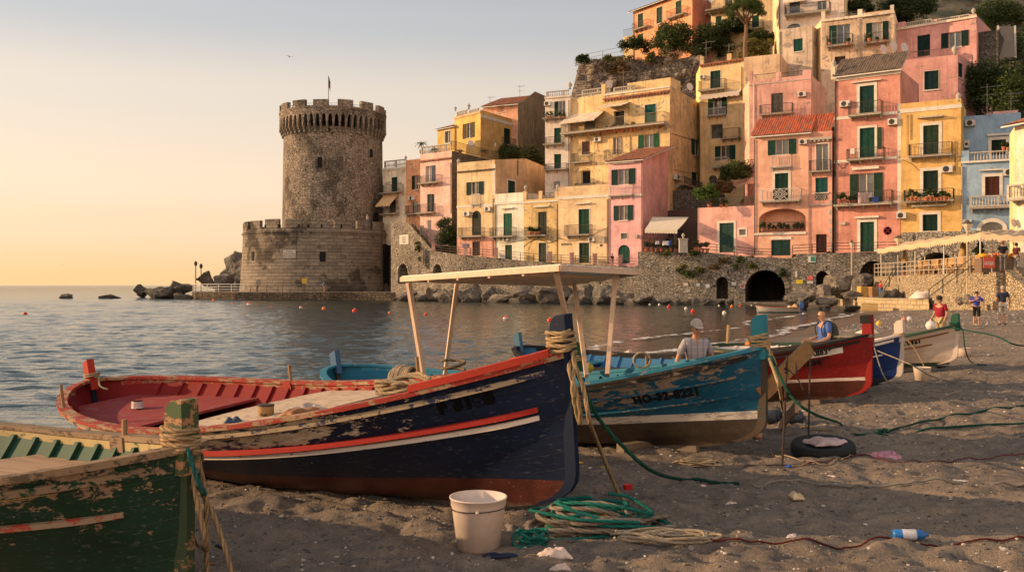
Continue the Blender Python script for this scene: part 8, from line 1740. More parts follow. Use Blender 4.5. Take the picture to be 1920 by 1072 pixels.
def person(loc, h_, rz, label, shirt, legs, shoes=(.03, .025, .02), pose={}, shorts=False, hair=HAIRG, cap=None, bulk=1.0, lean=0.0, group=None, bag=None, skirt=False):
 J = {k: Vector(v) for k, v in BASE.items()}
 if lean:
  M = Matrix.Rotation(lean, 3, 'X')
  for k in ('sp', 'ch', 'nk', 'jaw', 'hd', 'top', 'shL', 'elL', 'wrL', 'shR', 'elR', 'wrR'): J[k] = M @ (J[k] - J['pel']) + J['pel']
 for k, v in pose.items(): J[k] = Vector(v)
 t = thing('person', loc, label, 'person', group, rz); sc = h_ / 1.76
 names = ['pel', 'sp', 'ch', 'nk', 'jaw', 'hd', 'top', 'shL', 'elL', 'wrL', 'shR', 'elR', 'wrR', 'hpL', 'knL', 'anL', 'toL', 'hpR', 'knR', 'anR', 'toR']
 E = [('pel', 'sp'), ('sp', 'ch'), ('ch', 'nk'), ('nk', 'jaw'), ('jaw', 'hd'), ('hd', 'top'), ('ch', 'shL'), ('shL', 'elL'), ('elL', 'wrL'), ('ch', 'shR'), ('shR', 'elR'), ('elR', 'wrR'), ('pel', 'hpL'), ('hpL', 'knL'), ('knL', 'anL'), ('anL', 'toL'), ('pel', 'hpR'), ('hpR', 'knR'), ('knR', 'anR'), ('anR', 'toR')]
 Rd = dict(pel=(.125 * bulk, .095 * bulk), sp=(.12 * bulk, .095 * bulk), ch=(.14 * bulk, .10 * bulk), nk=.052, jaw=(.068, .072), hd=(.086, .098), top=(.060, .072), shL=.058, elL=.042, wrL=.028, shR=.058, elR=.042, wrR=.028, hpL=.085, knL=.055, anL=.04, toL=.035, hpR=.085, knR=.055, anR=.04, toR=.035)
 V = [J[k] for k in names]; RR = [Rd[k] for k in names]; EE = [(names.index(a), names.index(b_)) for a, b_ in E]
 for s_ in 'LR':       # hands: palm, four fingers of different length and a thumb from the side of the palm
  w = J['wr' + s_]; d = (w - J['el' + s_]).normalized(); sd_ = -1 if s_ == 'L' else 1; side = Vector((0, -1, 0)); side = (side - d * side.dot(d)).normalized(); pl_ = len(V); V.append(w + d * .05); RR.append((.034, .022)); EE.append((names.index('wr' + s_), pl_)); V.append(w + d * .09); RR.append((.034, .02)); EE.append((pl_, pl_ + 1)); nrm = d.cross(side)
  for f in range(4):
   o_ = side * (.030 - .020 * f); b0 = len(V); L_ = (.075, .085, .08, .062)[f]
   V += [w + d * .10 + o_, w + d * (.10 + L_ * .5) + o_ * 1.15, w + d * (.10 + L_ * .9) + o_ * 1.1 + nrm * (-sd_ * .025)]; RR += [.0105, .0095, .008]; EE += [(pl_ + 1, b0), (b0, b0 + 1), (b0 + 1, b0 + 2)]
  b0 = len(V); V += [w + d * .055 + side * .04, w + d * .09 + side * .062]; RR += [.012, .0095]; EE += [(pl_, b0), (b0, b0 + 1)]
 body = skinned('body', V, EE, RR, SKIN, t, 0, 1, sc)
 # face
 f = (J['hd'] - J['nk']).normalized(); fw = Vector((0, -1, 0)); fw = (fw - f * fw.dot(f)).normalized(); sx_ = f.cross(fw); c = J['hd']; mb = MB()
 mb.add([(c + fw * .092 + f * .012) * sc, (c + fw * .088 - f * .035 + sx_ * .018) * sc, (c + fw * .122 - f * .03) * sc, (c + fw * .088 - f * .035 - sx_ * .018) * sc], [(0, 1, 2), (0, 2, 3), (1, 3, 2)]); mb.build('nose', SKIN, body)
 for sg in (-1, 1):
  mb = MB(); mb.ball((c + fw * .092 + f * .008 + sx_ * sg * .03) * sc, .015 * sc, 0, 6, 4); mb.build('eye', M_DARK, body); mb = MB(); mb.ball((c + sx_ * sg * .078 - f * .01 + fw * .0) * sc, .022 * sc, 0, 8, 6, sx=.4); mb.build('ear', SKIN, body)
 mb = MB(); mb.box((c + fw * .088 - f * .062) * sc, (.04 * sc, .01 * sc, .006 * sc)); mb.build('mouth', plain((.25, .08, .06)), body)
 Mh = Matrix((sx_, -fw, f)).transposed()
 if hair is not None:
  mb = MB(); mb.lathe([(.098 * math.cos(a) * sc, (.10 * math.sin(a) + .018) * sc) for a in [.05 + k * (math.pi / 2 - .05) / 5 for k in range(6)]], (c - fw * .012) * sc, 14, 0, 1.0, 1.14, Mh); mb.lathe([(.075 * sc, -.07 * sc), (.09 * sc, -.02 * sc), (.094 * sc, .03 * sc)], (c - fw * .024) * sc, 14, 0, 1.0, 1.05, Mh) if cap is None else None; mb.build('hair', hair, t, smooth=True)
 if cap:
  mb = MB(); mb.lathe([(.096 * math.cos(a) * sc, (.10 * math.sin(a) + .02) * sc) for a in [k * (math.pi / 2) / 6 for k in range(7)]], (c - fw * .012 + f * .03) * sc, 16, 0, 1.0, 1.12, Mh)
  q = [(-.075, .07), (-.06, .15), (0, .18), (.06, .15), (.075, .07)]; mb.add([(c + sx_ * x + fw * y + f * (.05 - y * .12)) * sc for x, y in q] + [(c + sx_ * x + fw * y + f * (.06 - y * .12)) * sc for x, y in q], [(0, 1, 2, 3, 4), (9, 8, 7, 6, 5), (0, 5, 6, 1), (1, 6, 7, 2), (2, 7, 8, 3), (3, 8, 9, 4)]); mb.build('cap', plain(cap, .8), t, smooth=False)
 mid = lambda a, b_, q: J[a].lerp(J[b_], q)
 # shirt with short sleeves
 V = [J['pel'] + Vector((0, 0, .0)), J['sp'], J['ch'], mid('ch', 'nk', .62), J['shL'], mid('shL', 'elL', .75), J['shR'], mid('shR', 'elR', .75)]
 skinned('shirt', V, [(0, 1), (1, 2), (2, 3), (2, 4), (4, 5), (2, 6), (6, 7)], [(.158 * bulk, .122 * bulk), (.148 * bulk, .118 * bulk), (.165 * bulk, .122 * bulk), .068, .078, .070, .078, .070], shirt if not isinstance(shirt, tuple) else plain(shirt, .9, var=.3, sc=9), t, 0, 1, sc)
 e = .55 if shorts else .97
 Lg = []
 for s_ in 'LR': Lg.append([J['hp' + s_], J['kn' + s_] if not shorts else mid('hp' + s_, 'kn' + s_, .55), mid('kn' + s_, 'an' + s_, .9) if not shorts else mid('kn' + s_, 'an' + s_, .06)])
 V = [J['pel'] + Vector((0, 0, .03))] + Lg[0] + Lg[1]
 skinned('shorts' if shorts else 'trousers', V, [(0, 1), (1, 2), (2, 3), (0, 4), (4, 5), (5, 6)], [(.142 * bulk, .112 * bulk), .105 * bulk, .085, .075 if not shorts else .085, .105 * bulk, .085, .075 if not shorts else .085], plain(legs, .9, var=.3, sc=7), t, 0, 1, sc)
 for s_ in 'LR':
  a, b_ = J['an' + s_], J['to' + s_]; skinned('shoe', [a + Vector((0, .03, -.035)), a.lerp(b_, .5) - Z * .01, b_], [(0, 1), (1, 2)], [(.045, .04), (.046, .035), (.042, .026)], plain(shoes, .7), t, 0, 1, sc)
 if bag:
  mb = MB(); mb.ball((J['ch'] + Vector((0, .20, -.10))) * sc, .19 * sc, 0, 14, 10, sx=.85, sy=.62, sz=1.25); mb.build('backpack_body', plain(bag, .8, var=.4), t, smooth=True)
  for sg in (-1, 1): mb = MB(); mb.tube(spline([(J['ch'] + Vector((sg * .1, .13, .12))) * sc, (J['ch'] + Vector((sg * .12, -.0, .175))) * sc, (J['ch'] + Vector((sg * .13, -.135, .03))) * sc, (J['ch'] + Vector((sg * .13, -.1, -.15))) * sc], 5), .014 * sc, 6); mb.build('strap', plain((.03, .03, .03)), t)
 return t
m, nt, b, ob, uv = newmat('plaid_shirt')
s3 = N(nt, 'SeparateXYZ', {0: ob}); ln = lambda a, f, w: step(nt, mth(nt, 'PINGPONG', mth(nt, 'MULTIPLY', a, f), 1.0), w, w - .12)
c = mixc(nt, mth(nt, 'MULTIPLY', ln(s3.outputs[2], 26, .3), .6), (.30, .27, .29), (.42, .37, .36)); c = mixc(nt, mth(nt, 'MULTIPLY', ln(s3.outputs[0], 26, .3), .6), c, (.14, .14, .19)); nt.links.new(c, b.inputs[0]); b.inputs['Roughness'].default_value = .9; PLAID = m
def ph(u, vtop, D, dz=0.0):
 x = (u - CU) / F * D; z = gz(x, D) + dz; return Vector((x, D, z)), CH + (HZ - vtop) / F * D - z
p, hh = ph(1303, 606, 11.8)
person(p, hh * 1.03, R(8), 'elderly man in a checked shirt and pale cap leaning behind the light blue boat', PLAID, (.2, .18, .16), cap=(.42, .36, .33), lean=R(5), bulk=1.0, pose=dict(jaw=(0, -.07, 1.555), hd=(0, -.075, 1.64), top=(.0, -.07, 1.715), elL=(-.30, -.02, 1.12), wrL=(-.31, -.10, .88), elR=(.30, .02, 1.14), wrR=(.30, -.08, .90)))
p, hh = ph(1545, 581, 16.5)
person(p, hh * 1.02, R(-78), 'bald man in a blue shirt with a dark backpack behind the dark red boat', (.06, .12, .34), (.10, .10, .085), hair=None, bag=(.05, .05, .04), bulk=1.05, pose=dict(elL=(-.22, .02, 1.15), wrL=(-.18, -.26, 1.06), elR=(.22, .0, 1.15), wrR=(.18, -.26, 1.04), jaw=(0, -.06, 1.55), hd=(0, -.06, 1.63), top=(0, -.055, 1.705)))
p, hh = ph(1763, 555, 26)
person(p, hh * 1.02, R(-62), 'man in a maroon shirt and khaki trousers standing behind the white boat', (.26, .012, .025), (.36, .28, .15), hair=HAIRD, bulk=1.1, pose=dict(wrL=(-.26, -.16, .92), wrR=(.26, -.14, .92), jaw=(0, -.05, 1.55), hd=(0, -.05, 1.63), top=(0, -.04, 1.71)))
g_ = G(1831, 613)
person(g_, CH + (HZ - 546) / F * g_.y - g_.z, R(-20), 'man in a blue shirt and dark shorts with arms raised to his chest', (.04, .05, .32), (.015, .013, .013), hair=HAIRD, shorts=True, bulk=1.05, shoes=(.03, .02, .02), pose=dict(elL=(-.34, .03, 1.24), wrL=(-.14, -.18, 1.30), elR=(.36, .0, 1.22), wrR=(.14, -.20, 1.26)))
g_ = G(1880, 611)
person(g_, CH + (HZ - 535) / F * g_.y - g_.z, R(172), 'grey haired man in a navy polo and pale shorts, seen from behind', (.025, .03, .06), (.42, .37, .31), shorts=True, bulk=1.08, pose=dict(elL=(-.28, .04, 1.15), wrL=(-.30, -.03, .92), elR=(.28, .04, 1.15), wrR=(.30, -.03, .92)))
g_ = G(1921, 572); person(g_, 1.62, R(100), 'person in dark clothes walking at the right edge before the steps', (.02, .02, .03), (.02, .02, .03), hair=HAIRD)
person(P3(1651, 80, 1.12), 1.45, R(-70), 'child in a red top and blue shorts standing on the stone quay', (.55, .03, .03), (.06, .14, .32), shorts=True, hair=plain((.4, .02, .03)), pose=dict(wrL=(-.2, -.22, 1.08), wrR=(.2, -.22, 1.08)))
person(P3(1880, 58.6 + .6, 3.0), 2.0, R(165), 'man in a black shirt and grey trousers at the fruit stall, seen from behind', (.012, .012, .015), (.17, .15, .14), hair=plain((.15, .06, .03)), pose=dict(wrR=(.3, -.2, 1.05)))
person(P3(1906, 59.6, 3.0), 1.9, R(110), 'man in a dark maroon shirt at the right end of the fruit stall', (.07, .015, .02), (.30, .26, .22), hair=HAIRD, pose=dict(wrR=(.2, -.25, 1.05)))
person(px(1148, 500, 107.9 + .8), 1.55, R(30), 'person in black and pink walking on the promenade by the arched green door', (.02, .02, .02), (.4, .2, .2), hair=HAIRD)
person(P3(608, 137.2, 1.15), 1.65, R(160), 'person with a blue backpack on the quay in front of the tower', (.03, .03, .03), (.25, .2, .16), shorts=True, bag=(.10, .2, .35), hair=HAIRD)
person(P3(440, 139, 1.15), 1.6, R(40), 'person in pale blue leaning on the quay railing left of the tower', (.2, .27, .4), (.2, .18, .16), lean=R(18))
person(px(689, 424, 137.5), 1.75, R(60), 'person in a white shirt on the battlement walk beside the tower doorway', (.5, .48, .45), (.06, .1, .2))
# gulls
for k, (u, v, D, s_) in enumerate(((543, 107, 120, .8), (117, 497, 140, .5))):
 mb = MB();
 for sg in (-1, 1): mb.add([(0, -.1, 0), (0, .12, 0), (sg * .35, .05, .14), (sg * .35, -.1, .14), (sg * .75, .0, .05)], [(0, 1, 2, 3), (3, 2, 4)])
 mb.ball((0, 0, -.02), .09, 0, 8, 6, sx=.8, sy=2.6); o = mb.build('seagull', plain((.25, .2, .17))); o.location = px(u, v, D); o.scale = (s_,) * 3; o.rotation_euler = (0, 0, .8); tag(o, 'gull gliding in the sky ' + ('above left of the tower' if k == 0 else 'low over the horizon at the left'), 'seagull')
# ------------------------------------------------------------ gear and litter on the beach
def bucket(name, lb, p, rt, rb, hh, col, cord=True, tilt=(0, 0, 0)):
 t = thing(name, p, lb, 'bucket'); t.rotation_euler = tilt; mb = MB()
 mb.lathe([(.001, .004), (rb, .0), (rb + (rt - rb) * .82, hh * .82), (rt * .985, hh * .84), (rt, hh * .97), (rt * 1.035, hh * .975), (rt * 1.035, hh), (rt * .975, hh), (rb * .96, .012), (.001, .012)], n=40); mb.build('tub', plain(col, .45, var=.14, sc=3), t, smooth=False)
 for f in t.children[0].data.polygons: f.use_smooth = True
 if cord:
  mb = MB(); mb.tube([(rt * 1.0 * math.cos(a) * 1.012, rt * 1.012 * math.sin(a), hh * .82 - .012 * math.sin(a * .5) ** 2) for a in [k * math.pi / 18 for k in range(37)]], .0035, 6); mb.build('cord', M_IRON, t)
  mb = MB(); mb.ball((.0, -rt * 1.02, hh * .80), .012, 0, 8, 6); mb.build('knot', plain((.5, .42, .35)), t)
 return t
bucket('bucket', 'large off-white plastic bucket with a dark cord, standing by the navy bow', G(897, 1018) - Z * .01, .183, .138, .335, (.66, .52, .44))
bucket('bucket', 'small white square-sided bucket on the sand before the royal blue boat', G(1729, 716), .155, .12, .24, (.66, .53, .42), False); bucket('bucket', 'pale tub behind the bow of the white boat', G(1808, 668), .15, .14, .22, (.5, .38, .3), False)
# rope pile: many laid coils of grey and teal rope
pc = G(1112, 985); q_ = random.Random(5)
def coil_loops(c, n, rx, ry, z0, dz, seed, jit=.25, turnpts=14, off=.12):
 q = random.Random(seed); out = []; a = q.uniform(0, 6); cx = cy = 0.0
 for k in range(n):
  R_ = q.uniform(.55, 1.0); cx += q.uniform(-off, off) * rx; cy += q.uniform(-off, off) * ry; cx *= .8; cy *= .8; t_ = q.uniform(-jit, jit)
  for j in range(turnpts):
   a += 2 * math.pi / turnpts; e = R_ * (1 + .06 * math.sin(3 * a + seed)); x, y = rx * e * math.cos(a), ry * e * math.sin(a + t_)
   rr_ = math.hypot(x / rx, y / ry); x += q.uniform(-.03, .03) * rx; y += q.uniform(-.05, .05) * ry; out.append(Vector((c.x + cx + x, c.y + cy + y, c.z + z0 + dz * k / n * (1.15 - rr_ * .75) + .016 + .014 * math.sin(a * 2.3 + k))))
 return out
L = [coil_loops(pc + Vector((.02, .02, 0)), 13, .42, .25, .0, .19, 1, .6, off=.22), coil_loops(pc + Vector((-.03, 0, 0)), 12, .38, .23, .03, .19, 2, .7, off=.25)]
mrope('rope_pile', 'big tangled heap of thick grey rope on the sand', L, (.27, .215, .165), .0165, n=9, seg=.8)
L = [coil_loops(pc + Vector((-.02, -.02, 0)), 6, .44, .27, .02, .22, 7, .7, off=.25), coil_loops(pc + Vector((.08, .0, 0)), 4, .36, .22, .1, .2, 8, .6, off=.25), spline([pc + Vector(v) for v in ((.35, -.05, .05), (.2, -.14, .14), (-.05, -.16, .12), (-.25, -.25, .03), (-.4, -.3, .015), (-.3, -.36, .015), (.0, -.3, .02), (.25, -.22, .04), (.36, -.02, .1))], 4)]
mrope('rope_pile', 'teal rope tangled through the grey rope heap', L, TEAL, .0125, n=9, seg=.8)
kc = G(1000, 1012); L = [[kc + Vector((.085 * math.cos(a) * (1 + .3 * math.sin(a * 1.7)), .07 * math.sin(a * 1.13), .05 + .045 * math.sin(a * .77 + 1))) for a in [i * .55 for i in range(75)]], [kc + Vector(v) for v in ((.0, -.05, .02), (-.06, -.12, .015), (.02, -.17, .012), (.12, -.15, .012))], [kc + Vector(v) for v in ((-.03, .05, .05), (-.12, .02, .08), (-.13, -.08, .03), (-.05, -.13, .015))]]
mrope('rope_bundle', 'small knotted bundle of teal rope left of the grey rope heap', L, (.03, .20, .16), .0095, n=8, seg=.8)
rope('yellow_strap', 'thin yellow cord looped over the rope heap', 'cord', [pc + Vector(v) for v in ((.02, -.18, .13), (.07, -.21, .15), (.10, -.22, .11), (.11, -.23, .05))], .004, (.55, .36, .02), n=6)
c2_ = G(1268, 1012); mrope('rope_coil', 'loose flat coil of thin pale rope right of the rope heap', [coil_loops(c2_, 7, .32, .13, .0, .03, 11, .4, off=.2), [c2_ + Vector(v) for v in ((-.3, .05, .02), (-.38, -.02, .015), (-.3, -.1, .015), (-.1, -.09, .015), (.1, -.07, .015))]], (.40, .32, .23), .0085, n=8)
rope('red_cord', 'dark red cord running straight across the near sand to the right edge', 'cord', lay([(1330, 1018), (1450, 1018), (1560, 1018), (1700, 1014), (1820, 1012), (1990, 1012)]), .0065, (.13, .025, .02), n=6)
rope('red_cord', 'thin dark red cord passing the car tyre towards the right edge', 'cord', lay([(1490, 872), (1560, 866), (1610, 856), (1680, 862), (1800, 857), (1990, 850)]), .0055, (.15, .03, .025), n=6)
rope('cord', 'pale cord lying in a curve in front of the car tyre', 'cord', lay([(1445, 850), (1470, 860), (1520, 868), (1560, 868), (1600, 853), (1615, 849)]), .006, (.42, .3, .2), n=6)
rope('cord', 'pale cord loop on the sand right of the dark red boat', 'cord', lay([(1720, 741), (1760, 747), (1790, 740), (1730, 737)]), .007, (.4, .3, .22), n=6)
rope('cord', 'tan cord from the floats towards the tyre', 'cord', lay([(1490, 795), (1520, 806), (1560, 812)]), .01, (.4, .26, .14), n=6)
p = G(1312, 868); mrope('net_coil', 'flattened hank of pale frayed rope on the sand below the blue boat', [coil_loops(p, 9, .24, .085, 0, .05, 13, .5)], (.45, .33, .2), .0065, n=7)
# tyre
t = thing('car_tyre', G(1543, 848) + Z * .075, 'worn black car tyre lying on the sand with pale cloth inside it', 'tyre'); t.rotation_euler = (R(6), R(-5), .3); mb = MB(); prof = [(.19, .045), (.22, .06), (.29, .066), (.315, .055), (.326, .025), (.326, -.025), (.315, -.055), (.29, -.066), (.22, -.06), (.19, -.045), (.195, 0), (.19, .045)]
mb.lathe(prof, n=64); mb.build('casing', plain((.014, .013, .013), .75, var=.4), t, smooth=False)
mb = MB()
for zz_q in (-.03, .0, .03): mb.lathe([(.3215, zz_q - .004), (.327, zz_q), (.3215, zz_q + .004)], n=64)
mb.build('tread_rib', plain((.02, .018, .017), .8), t)
rag('rag', 'pale pinkish cloth stuffed in the car tyre', 'rag', G(1548, 846) + Z * .13, .40, .30, .10, plain((.46, .34, .34), .9, var=.3), 41, .2); rag('rag', 'crumpled pink and blue cloth on the sand right of the tyre', 'rag', G(1658, 856), .30, .14, .11, plain((.42, .2, .26), .9, var=.6, sc=16), 43)
# floats
for k, (u, v, lb) in enumerate(((1450, 790, 'dark cylindrical float lying beside the blue bow, left one'), (1487, 790, 'dark cylindrical float lying behind the tilted plank'))):
 t = thing('float', G(u, v) + Z * .09, lb, 'float'); t.rotation_euler = (0, R(90), .25 - .6 * k); mb = MB(); s_ = 1 - .2 * k; mb.lathe([(.001, -.17 * s_), (.06, -.165 * s_), (.092, -.12 * s_), (.095, .11 * s_), (.07, .16 * s_), (.03, .17 * s_), (.03, .2 * s_), (.001, .2 * s_)], n=20); mb.build('float_body', plain((.045, .05, .062), .45, var=.5, sc=4), t, smooth=True); mb = MB(); mb.lathe([(.097, -.012), (.1, 0), (.097, .012)], n=20); mb.build('band', M_IRON, t)
def plank(name, lb, a, b_, w, hh, mat, cat='plank'):
 mb = MB(); beam(mb, Vector((0, 0, 0)), Vector(b_) - Vector(a), w, hh); o = mb.build(name, mat); o.location = a; return tag(o, lb, cat)
plank('plank', 'short tilted plank resting on the dark floats', G(1462, 800) + Z * .03, px(1494, 762, 9.3), .03, .12, wood((.36, .22, .12), 0)); plank('timber', 'round-ended timber pushed under the light blue boat', G(1163, 856) + Z * .04, G(1262, 836) + Z * .06, .10, .09, wood((.24, .17, .11), 0))
t = thing('boat_chock', G(1440, 760), 'wide brown board leaning diagonally between the blue and the dark red boat', 'board'); o = Vector(t.location); mb = MB(); a, b_ = px(1425, 742, 9.4), px(1519, 650, 9.7); beam(mb, a, b_, .04, .17); mb.build('board', wood((.30, .16, .055), 0, dark=.4), t, org=o); mb = MB(); beam(mb, px(1487, 672, 9.6), px(1492, 700, 9.6), .03, .04); mb.build('iron_hook', M_IRON, t, org=o)
for (u0, v0, u1, v1, lb) in ((1466, 868, 1476, 668, 'thin rusty iron rod stuck upright in the sand, the nearer one'), (1516, 816, 1519, 664, 'thin rusty iron rod stuck upright beside the tyre, the farther one')):
 a = G(u0, v0); mb = MB(); top = px(u1, v1, a.y); mb.tube([Vector((0, 0, -.1)), top - a], .011, 7); o = mb.build('iron_rod', plain((.05, .03, .025), .8)); o.location = a; tag(o, lb, 'rod')
 if u0 == 1466: mrope('cord', 'frayed brown cord tied round the nearer iron rod', [[a.lerp(top, .84) + Vector((.02 * math.cos(q), .02 * math.sin(q), .01 * q / 2)) for q in range(12)] + [a.lerp(top, .80) + Vector((.12, 0, -.02)), a.lerp(top, .80) + Vector((.17, 0, -.12))]], (.10, .07, .05), .007, n=6)
mb = MB(); mb.tube([G(1300, 872) + Z * .01, G(1400, 872) + Z * .012, G(1475, 868) + Z * .01], .006, 5); o = mb.build('iron_rod', plain((.05, .03, .025), .8)); tag(o, 'thin dark rod lying flat on the sand at the foot of the upright one', 'rod')
# net heap on white boat, orange float
rag('net_heap', 'grey brown fishing net hanging in a heap against the white boat', 'net', G(1748, 686) + Z * .10, .62, .42, .40, plain((.13, .10, .085), .95, var=.5, sc=20), 51, .3, n=40)
def ballthing(name, lb, p, r, col, sz=1.0, cat=None):
 mb = MB(); mb.ball((0, 0, 0), r, 0, 16, 10, sz=sz); mb.lathe([(r * .2, r * sz * .95), (r * .22, r * sz * 1.15), (.001, r * sz * 1.2)], n=8); o = mb.build(name, plain(col, .5), smooth=True); o.location = p; tag(o, lb, cat or name)
ballthing('float', 'terracotta coloured ball float on the sand under the blue bow', G(1420, 822) + Z * .055, .062, (.42, .2, .12), .85); ballthing('float', 'big white ball float in the white boat beside the maroon-shirted man', px(1745, 610, 17.5), .09, (.66, .58, .52), 1.0); ballthing('float', 'red and white ball float on the far shingle', G(1695, 604) + Z * .08, .14, (.6, .2, .15)); ballthing('float', 'yellow float at the water edge before the quay', G(1648, 609) + Z * .08, .15, (.6, .38, .06)); ballthing('float', 'white ball float behind the red one on the far shingle', G(1705, 601) + Z * .1, .13, (.6, .55, .5))
mb = MB(); mb.tube([(0, 0, 0), (.02, 0, .32)], .03, 7); o = mb.build('wooden_stake', wood((.4, .25, .1), 2)); o.location = W3(hR, (hR.L * .62, .55, .9)); tag(o, 'short pale wooden stake standing at the far rail of the dark red boat', 'stake')
ballthing('buoy', 'yellow and black buoy on the far side of the light blue boat', W3(hB, (hB.L * .60, .80, .80)), .06, (.35, .28, .03));
mb = MB(); mb.prism([(0, 0), (.16, 0), (.16, .36), (.0, .42)], Vector((0, 0, 0)), Vector((1, 0, 0)), Z, Vector((0, 1, 0)), .06); o = mb.build('post_head', worn((.02, .09, .05), seed=95));
o.location = W3(hB, (hB.L * .54, 1.0, .72)); tag(o, 'green post head wound with rope standing beyond the light blue boat', 'post'); mrope('rope_coil', 'pale rope wound on the green post head beyond the blue boat', [[W3(hB, (hB.L * .54 + .07, 1.03, .86)) + Vector((.11 * math.cos(a), .08 * math.sin(a), .012 * a / 3)) for a in [i * .6 for i in range(30)]]], HEMP, .014, n=7)
mrope('rope_coil', 'pale coil of rope on the inner rail of the light blue boat', [[W3(hB, (hB.L * .74, .55, .92)) + Vector((.10 * math.cos(a), .03 * math.sin(a * .2), .09 * math.sin(a))) for a in [i * .5 for i in range(40)]]], (.42, .34, .2), .010, n=7)
rag('bundle', 'white bundle on the foredeck of the royal blue boat', 'bundle', W3(hS, (hS.L * .90, 0, .98)), .32, .24, .09, plain((.62, .5, .38)), 55)
# near litter
def bottle(p, lb):
 t = thing('plastic_bottle', p + Z * .032, lb, 'bottle'); t.rotation_euler = (0, R(88), R(-8)); mb = MB(); mb.lathe([(.001, -.1), (.028, -.1), (.033, -.09), (.033, .05), (.026, .085), (.012, .1), (.012, .115), (.001, .115)], n=20); mb.build('body', plain((.02, .14, .40), .25), t, smooth=True); mb = MB(); mb.lathe([(.034, -.045), (.0345, -.04), (.0345, .035), (.034, .04)], n=20); mb.build('label_band', plain((.5, .48, .5), .5, var=.4), t)
bottle(G(1705, 1010) , 'blue plastic bottle with a white label on the near sand')
for k, (u, v, sx, sy, hh, col, nm, lb) in enumerate(((1493, 940, .13, .09, .07, (.55, .42, .26), 'stone_chunk', 'pale yellow foam block lying alone on the near sand'), (1372, 940, .10, .07, .04, (.6, .46, .38), 'paper_scrap', 'crumpled pinkish paper on the near sand left of the foam block'), (1485, 992, .10, .06, .02, (.6, .48, .45), 'paper_scrap', 'flat torn white paper below the foam block'), (1040, 1036, .20, .14, .09, (.60, .46, .40), 'plastic_bag', 'crumpled pale plastic bag in front of the rope heap, the upper one'), (1050, 1060, .12, .08, .06, (.62, .46, .38), 'plastic_bag', 'crumpled pale plastic bag at the bottom edge, the lower one'),
 (938, 1030, .22, .07, .03, (.012, .02, .05), 'rag', 'dark blue cloth on the sand right of the big bucket'), (945, 1008, .42, .22, .10, (.20, .15, .12), 'rag', 'grey brown sacking between bucket and teal rope'), (985, 978, .30, .30, .16, (.16, .13, .12), 'rag', 'stiff grey sacking against the navy bow'), (1800, 896, .12, .05, .02, (.6, .5, .42), 'paper_scrap', 'long white scrap on the sunlit sand at the right'), (1702, 876, .05, .04, .02, (.6, .5, .45), 'paper_scrap', 'small white scrap above the grey rope line'), (1140, 880, .16, .05, .02, (.42, .30, .02), 'rag', 'crumpled yellow strip on the sand beside the hemp rope'),
 (1085, 873, .1, .05, .02, (.5, .35, .02), 'rag', 'small yellow scrap by the navy stem'), (1560, 888, .09, .03, .015, (.5, .4, .4), 'paper_scrap', 'thin white scrap below the tyre'), (1785, 838, .05, .03, .015, (.6, .4, .03), 'plastic_scrap', 'tiny yellow plastic piece on the sand at the right'), (1318, 916, .06, .04, .02, (.6, .4, .36), 'plastic_scrap', 'tiny pink plastic piece under the green rope'), (1625, 845, .16, .03, .015, (.4, .25, .2), 'driftwood', 'short pale stick right of the tyre'), (1060, 985, .05, .03, .02, (.5, .05, .03), 'plastic_scrap', 'tiny red scrap in front of the sacking'),
 (412, 1026, .06, .03, .02, (.04, .05, .09), 'plastic_scrap', 'dark blue plastic cap on the sand right of the green boat'), (396, 1047, .02, .02, .012, (.6, .15, .03), 'plastic_scrap', 'tiny orange cap on the sand beside the green stem'), (426, 1056, .03, .02, .01, (.03, .25, .1), 'plastic_scrap', 'tiny green scrap on the sand beside the green stem'), (1478, 870, .05, .05, .03, (.02, .1, .4), 'plastic_scrap', 'blue scrap at the foot of the near iron rod'))):
 rag(nm, lb, {'rag': 'rag', 'plastic_bag': 'bag', 'driftwood': 'stick'}.get(nm, 'scrap'), G(u, v) + Z * .002, sx, sy, hh, plain(col, .8, var=.35, sc=15), 60 + k, (k * 1.3) % 3 - 1.5 if sx < .2 else .2, n=18 if sx < .2 else 30)
mb = MB(); mb.lathe([(.001, 0), (.035, 0), (.042, .035), (.046, .04), (.04, .045), (.03, .03), (.001, .02)], n=16, sy=.6); o = mb.build('plastic_lid', plain((.55, .02, .02), .4)); o.location = G(1177, 915) + Z * .005; o.name = 'small_dish'; tag(o, 'small bright red plastic dish on the sand behind the rope heap', 'dish')
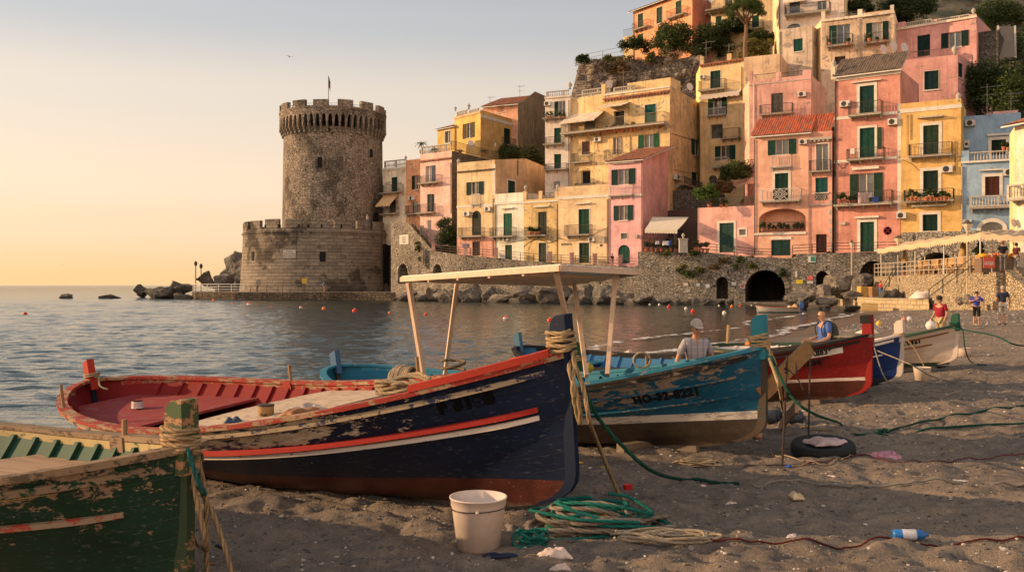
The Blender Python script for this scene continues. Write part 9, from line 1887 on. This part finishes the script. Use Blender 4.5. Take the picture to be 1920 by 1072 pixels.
# shells, stones and chips strewn over the sand, past counting
def pebbles(name, n, xr, yr, s0, s1, seed, mat, smin=1.5):
 g = np.random.default_rng(seed); y = yr[0] + (yr[1] - yr[0]) * g.random(n) ** 1.5; x = xr[0] + (xr[1] - xr[0]) * g.random(n); s = shore_s(x, y); k = (s > smin) & (np.abs(x / y) < .62); x, y = x[k], y[k]; n = len(x)
 z = ground_z(x, y); bm = bmesh.new(); bmesh.ops.create_icosphere(bm, subdivisions=1, radius=1.0); B = np.array([v.co[:] for v in bm.verts]); Fc = np.array([[v.index for v in f.verts] for f in bm.faces]); bm.free()
 r = (s0 + (s1 - s0) * g.random(n) ** 3)[:, None, None]; sh = np.stack([.7 + .8 * g.random(n), .6 + .5 * g.random(n), .35 + .35 * g.random(n)], 1)[:, None, :]; V = B[None] * r * sh * (1 + .25 * (g.random((n, len(B), 1)) - .5)); a = g.random(n) * 6.3; c, s_ = np.cos(a)[:, None], np.sin(a)[:, None]
 X = V[:, :, 0] * c - V[:, :, 1] * s_; Y = V[:, :, 0] * s_ + V[:, :, 1] * c; V = np.stack([X + x[:, None], Y + y[:, None], V[:, :, 2] + z[:, None] + r[:, :, 0] * .12], 2).reshape(-1, 3); Fq = (Fc[None] + (np.arange(n) * len(B))[:, None, None]).reshape(-1, 3)
 return tag(arr_mesh(name, V, Fq, mat), kind='stuff')
def pebmat(a, b_, rough=.7):
 m, nt, b, ob, uv = newmat('pebbles'); rn = N(nt, 'NewGeometry').outputs['Random Per Island']; nt.links.new(ramp(nt, rn, [(0, a), (.55, tuple(q * 1.6 for q in a)), (.8, b_), (1, (.55, .48, .42))]), b.inputs[0]); b.inputs['Roughness'].default_value = rough; return m
pebbles('pebbles', 20000, (-4, 8), (4.2, 14), .004, .02, 1, pebmat((.07, .055, .05), (.22, .16, .12))); pebbles('shell_chips', 1800, (-4, 9), (4.2, 16), .003, .013, 2, pebmat((.40, .30, .25), (.6, .5, .42)))
pebbles('shingle', 16000, (1, 26), (12, 48), .010, .036, 3, pebmat((.10, .085, .075), (.26, .21, .18)), 2.5); pebbles('shingle', 7000, (8, 34), (40, 72), .03, .075, 4, pebmat((.10, .085, .075), (.26, .21, .18)), 2.0)
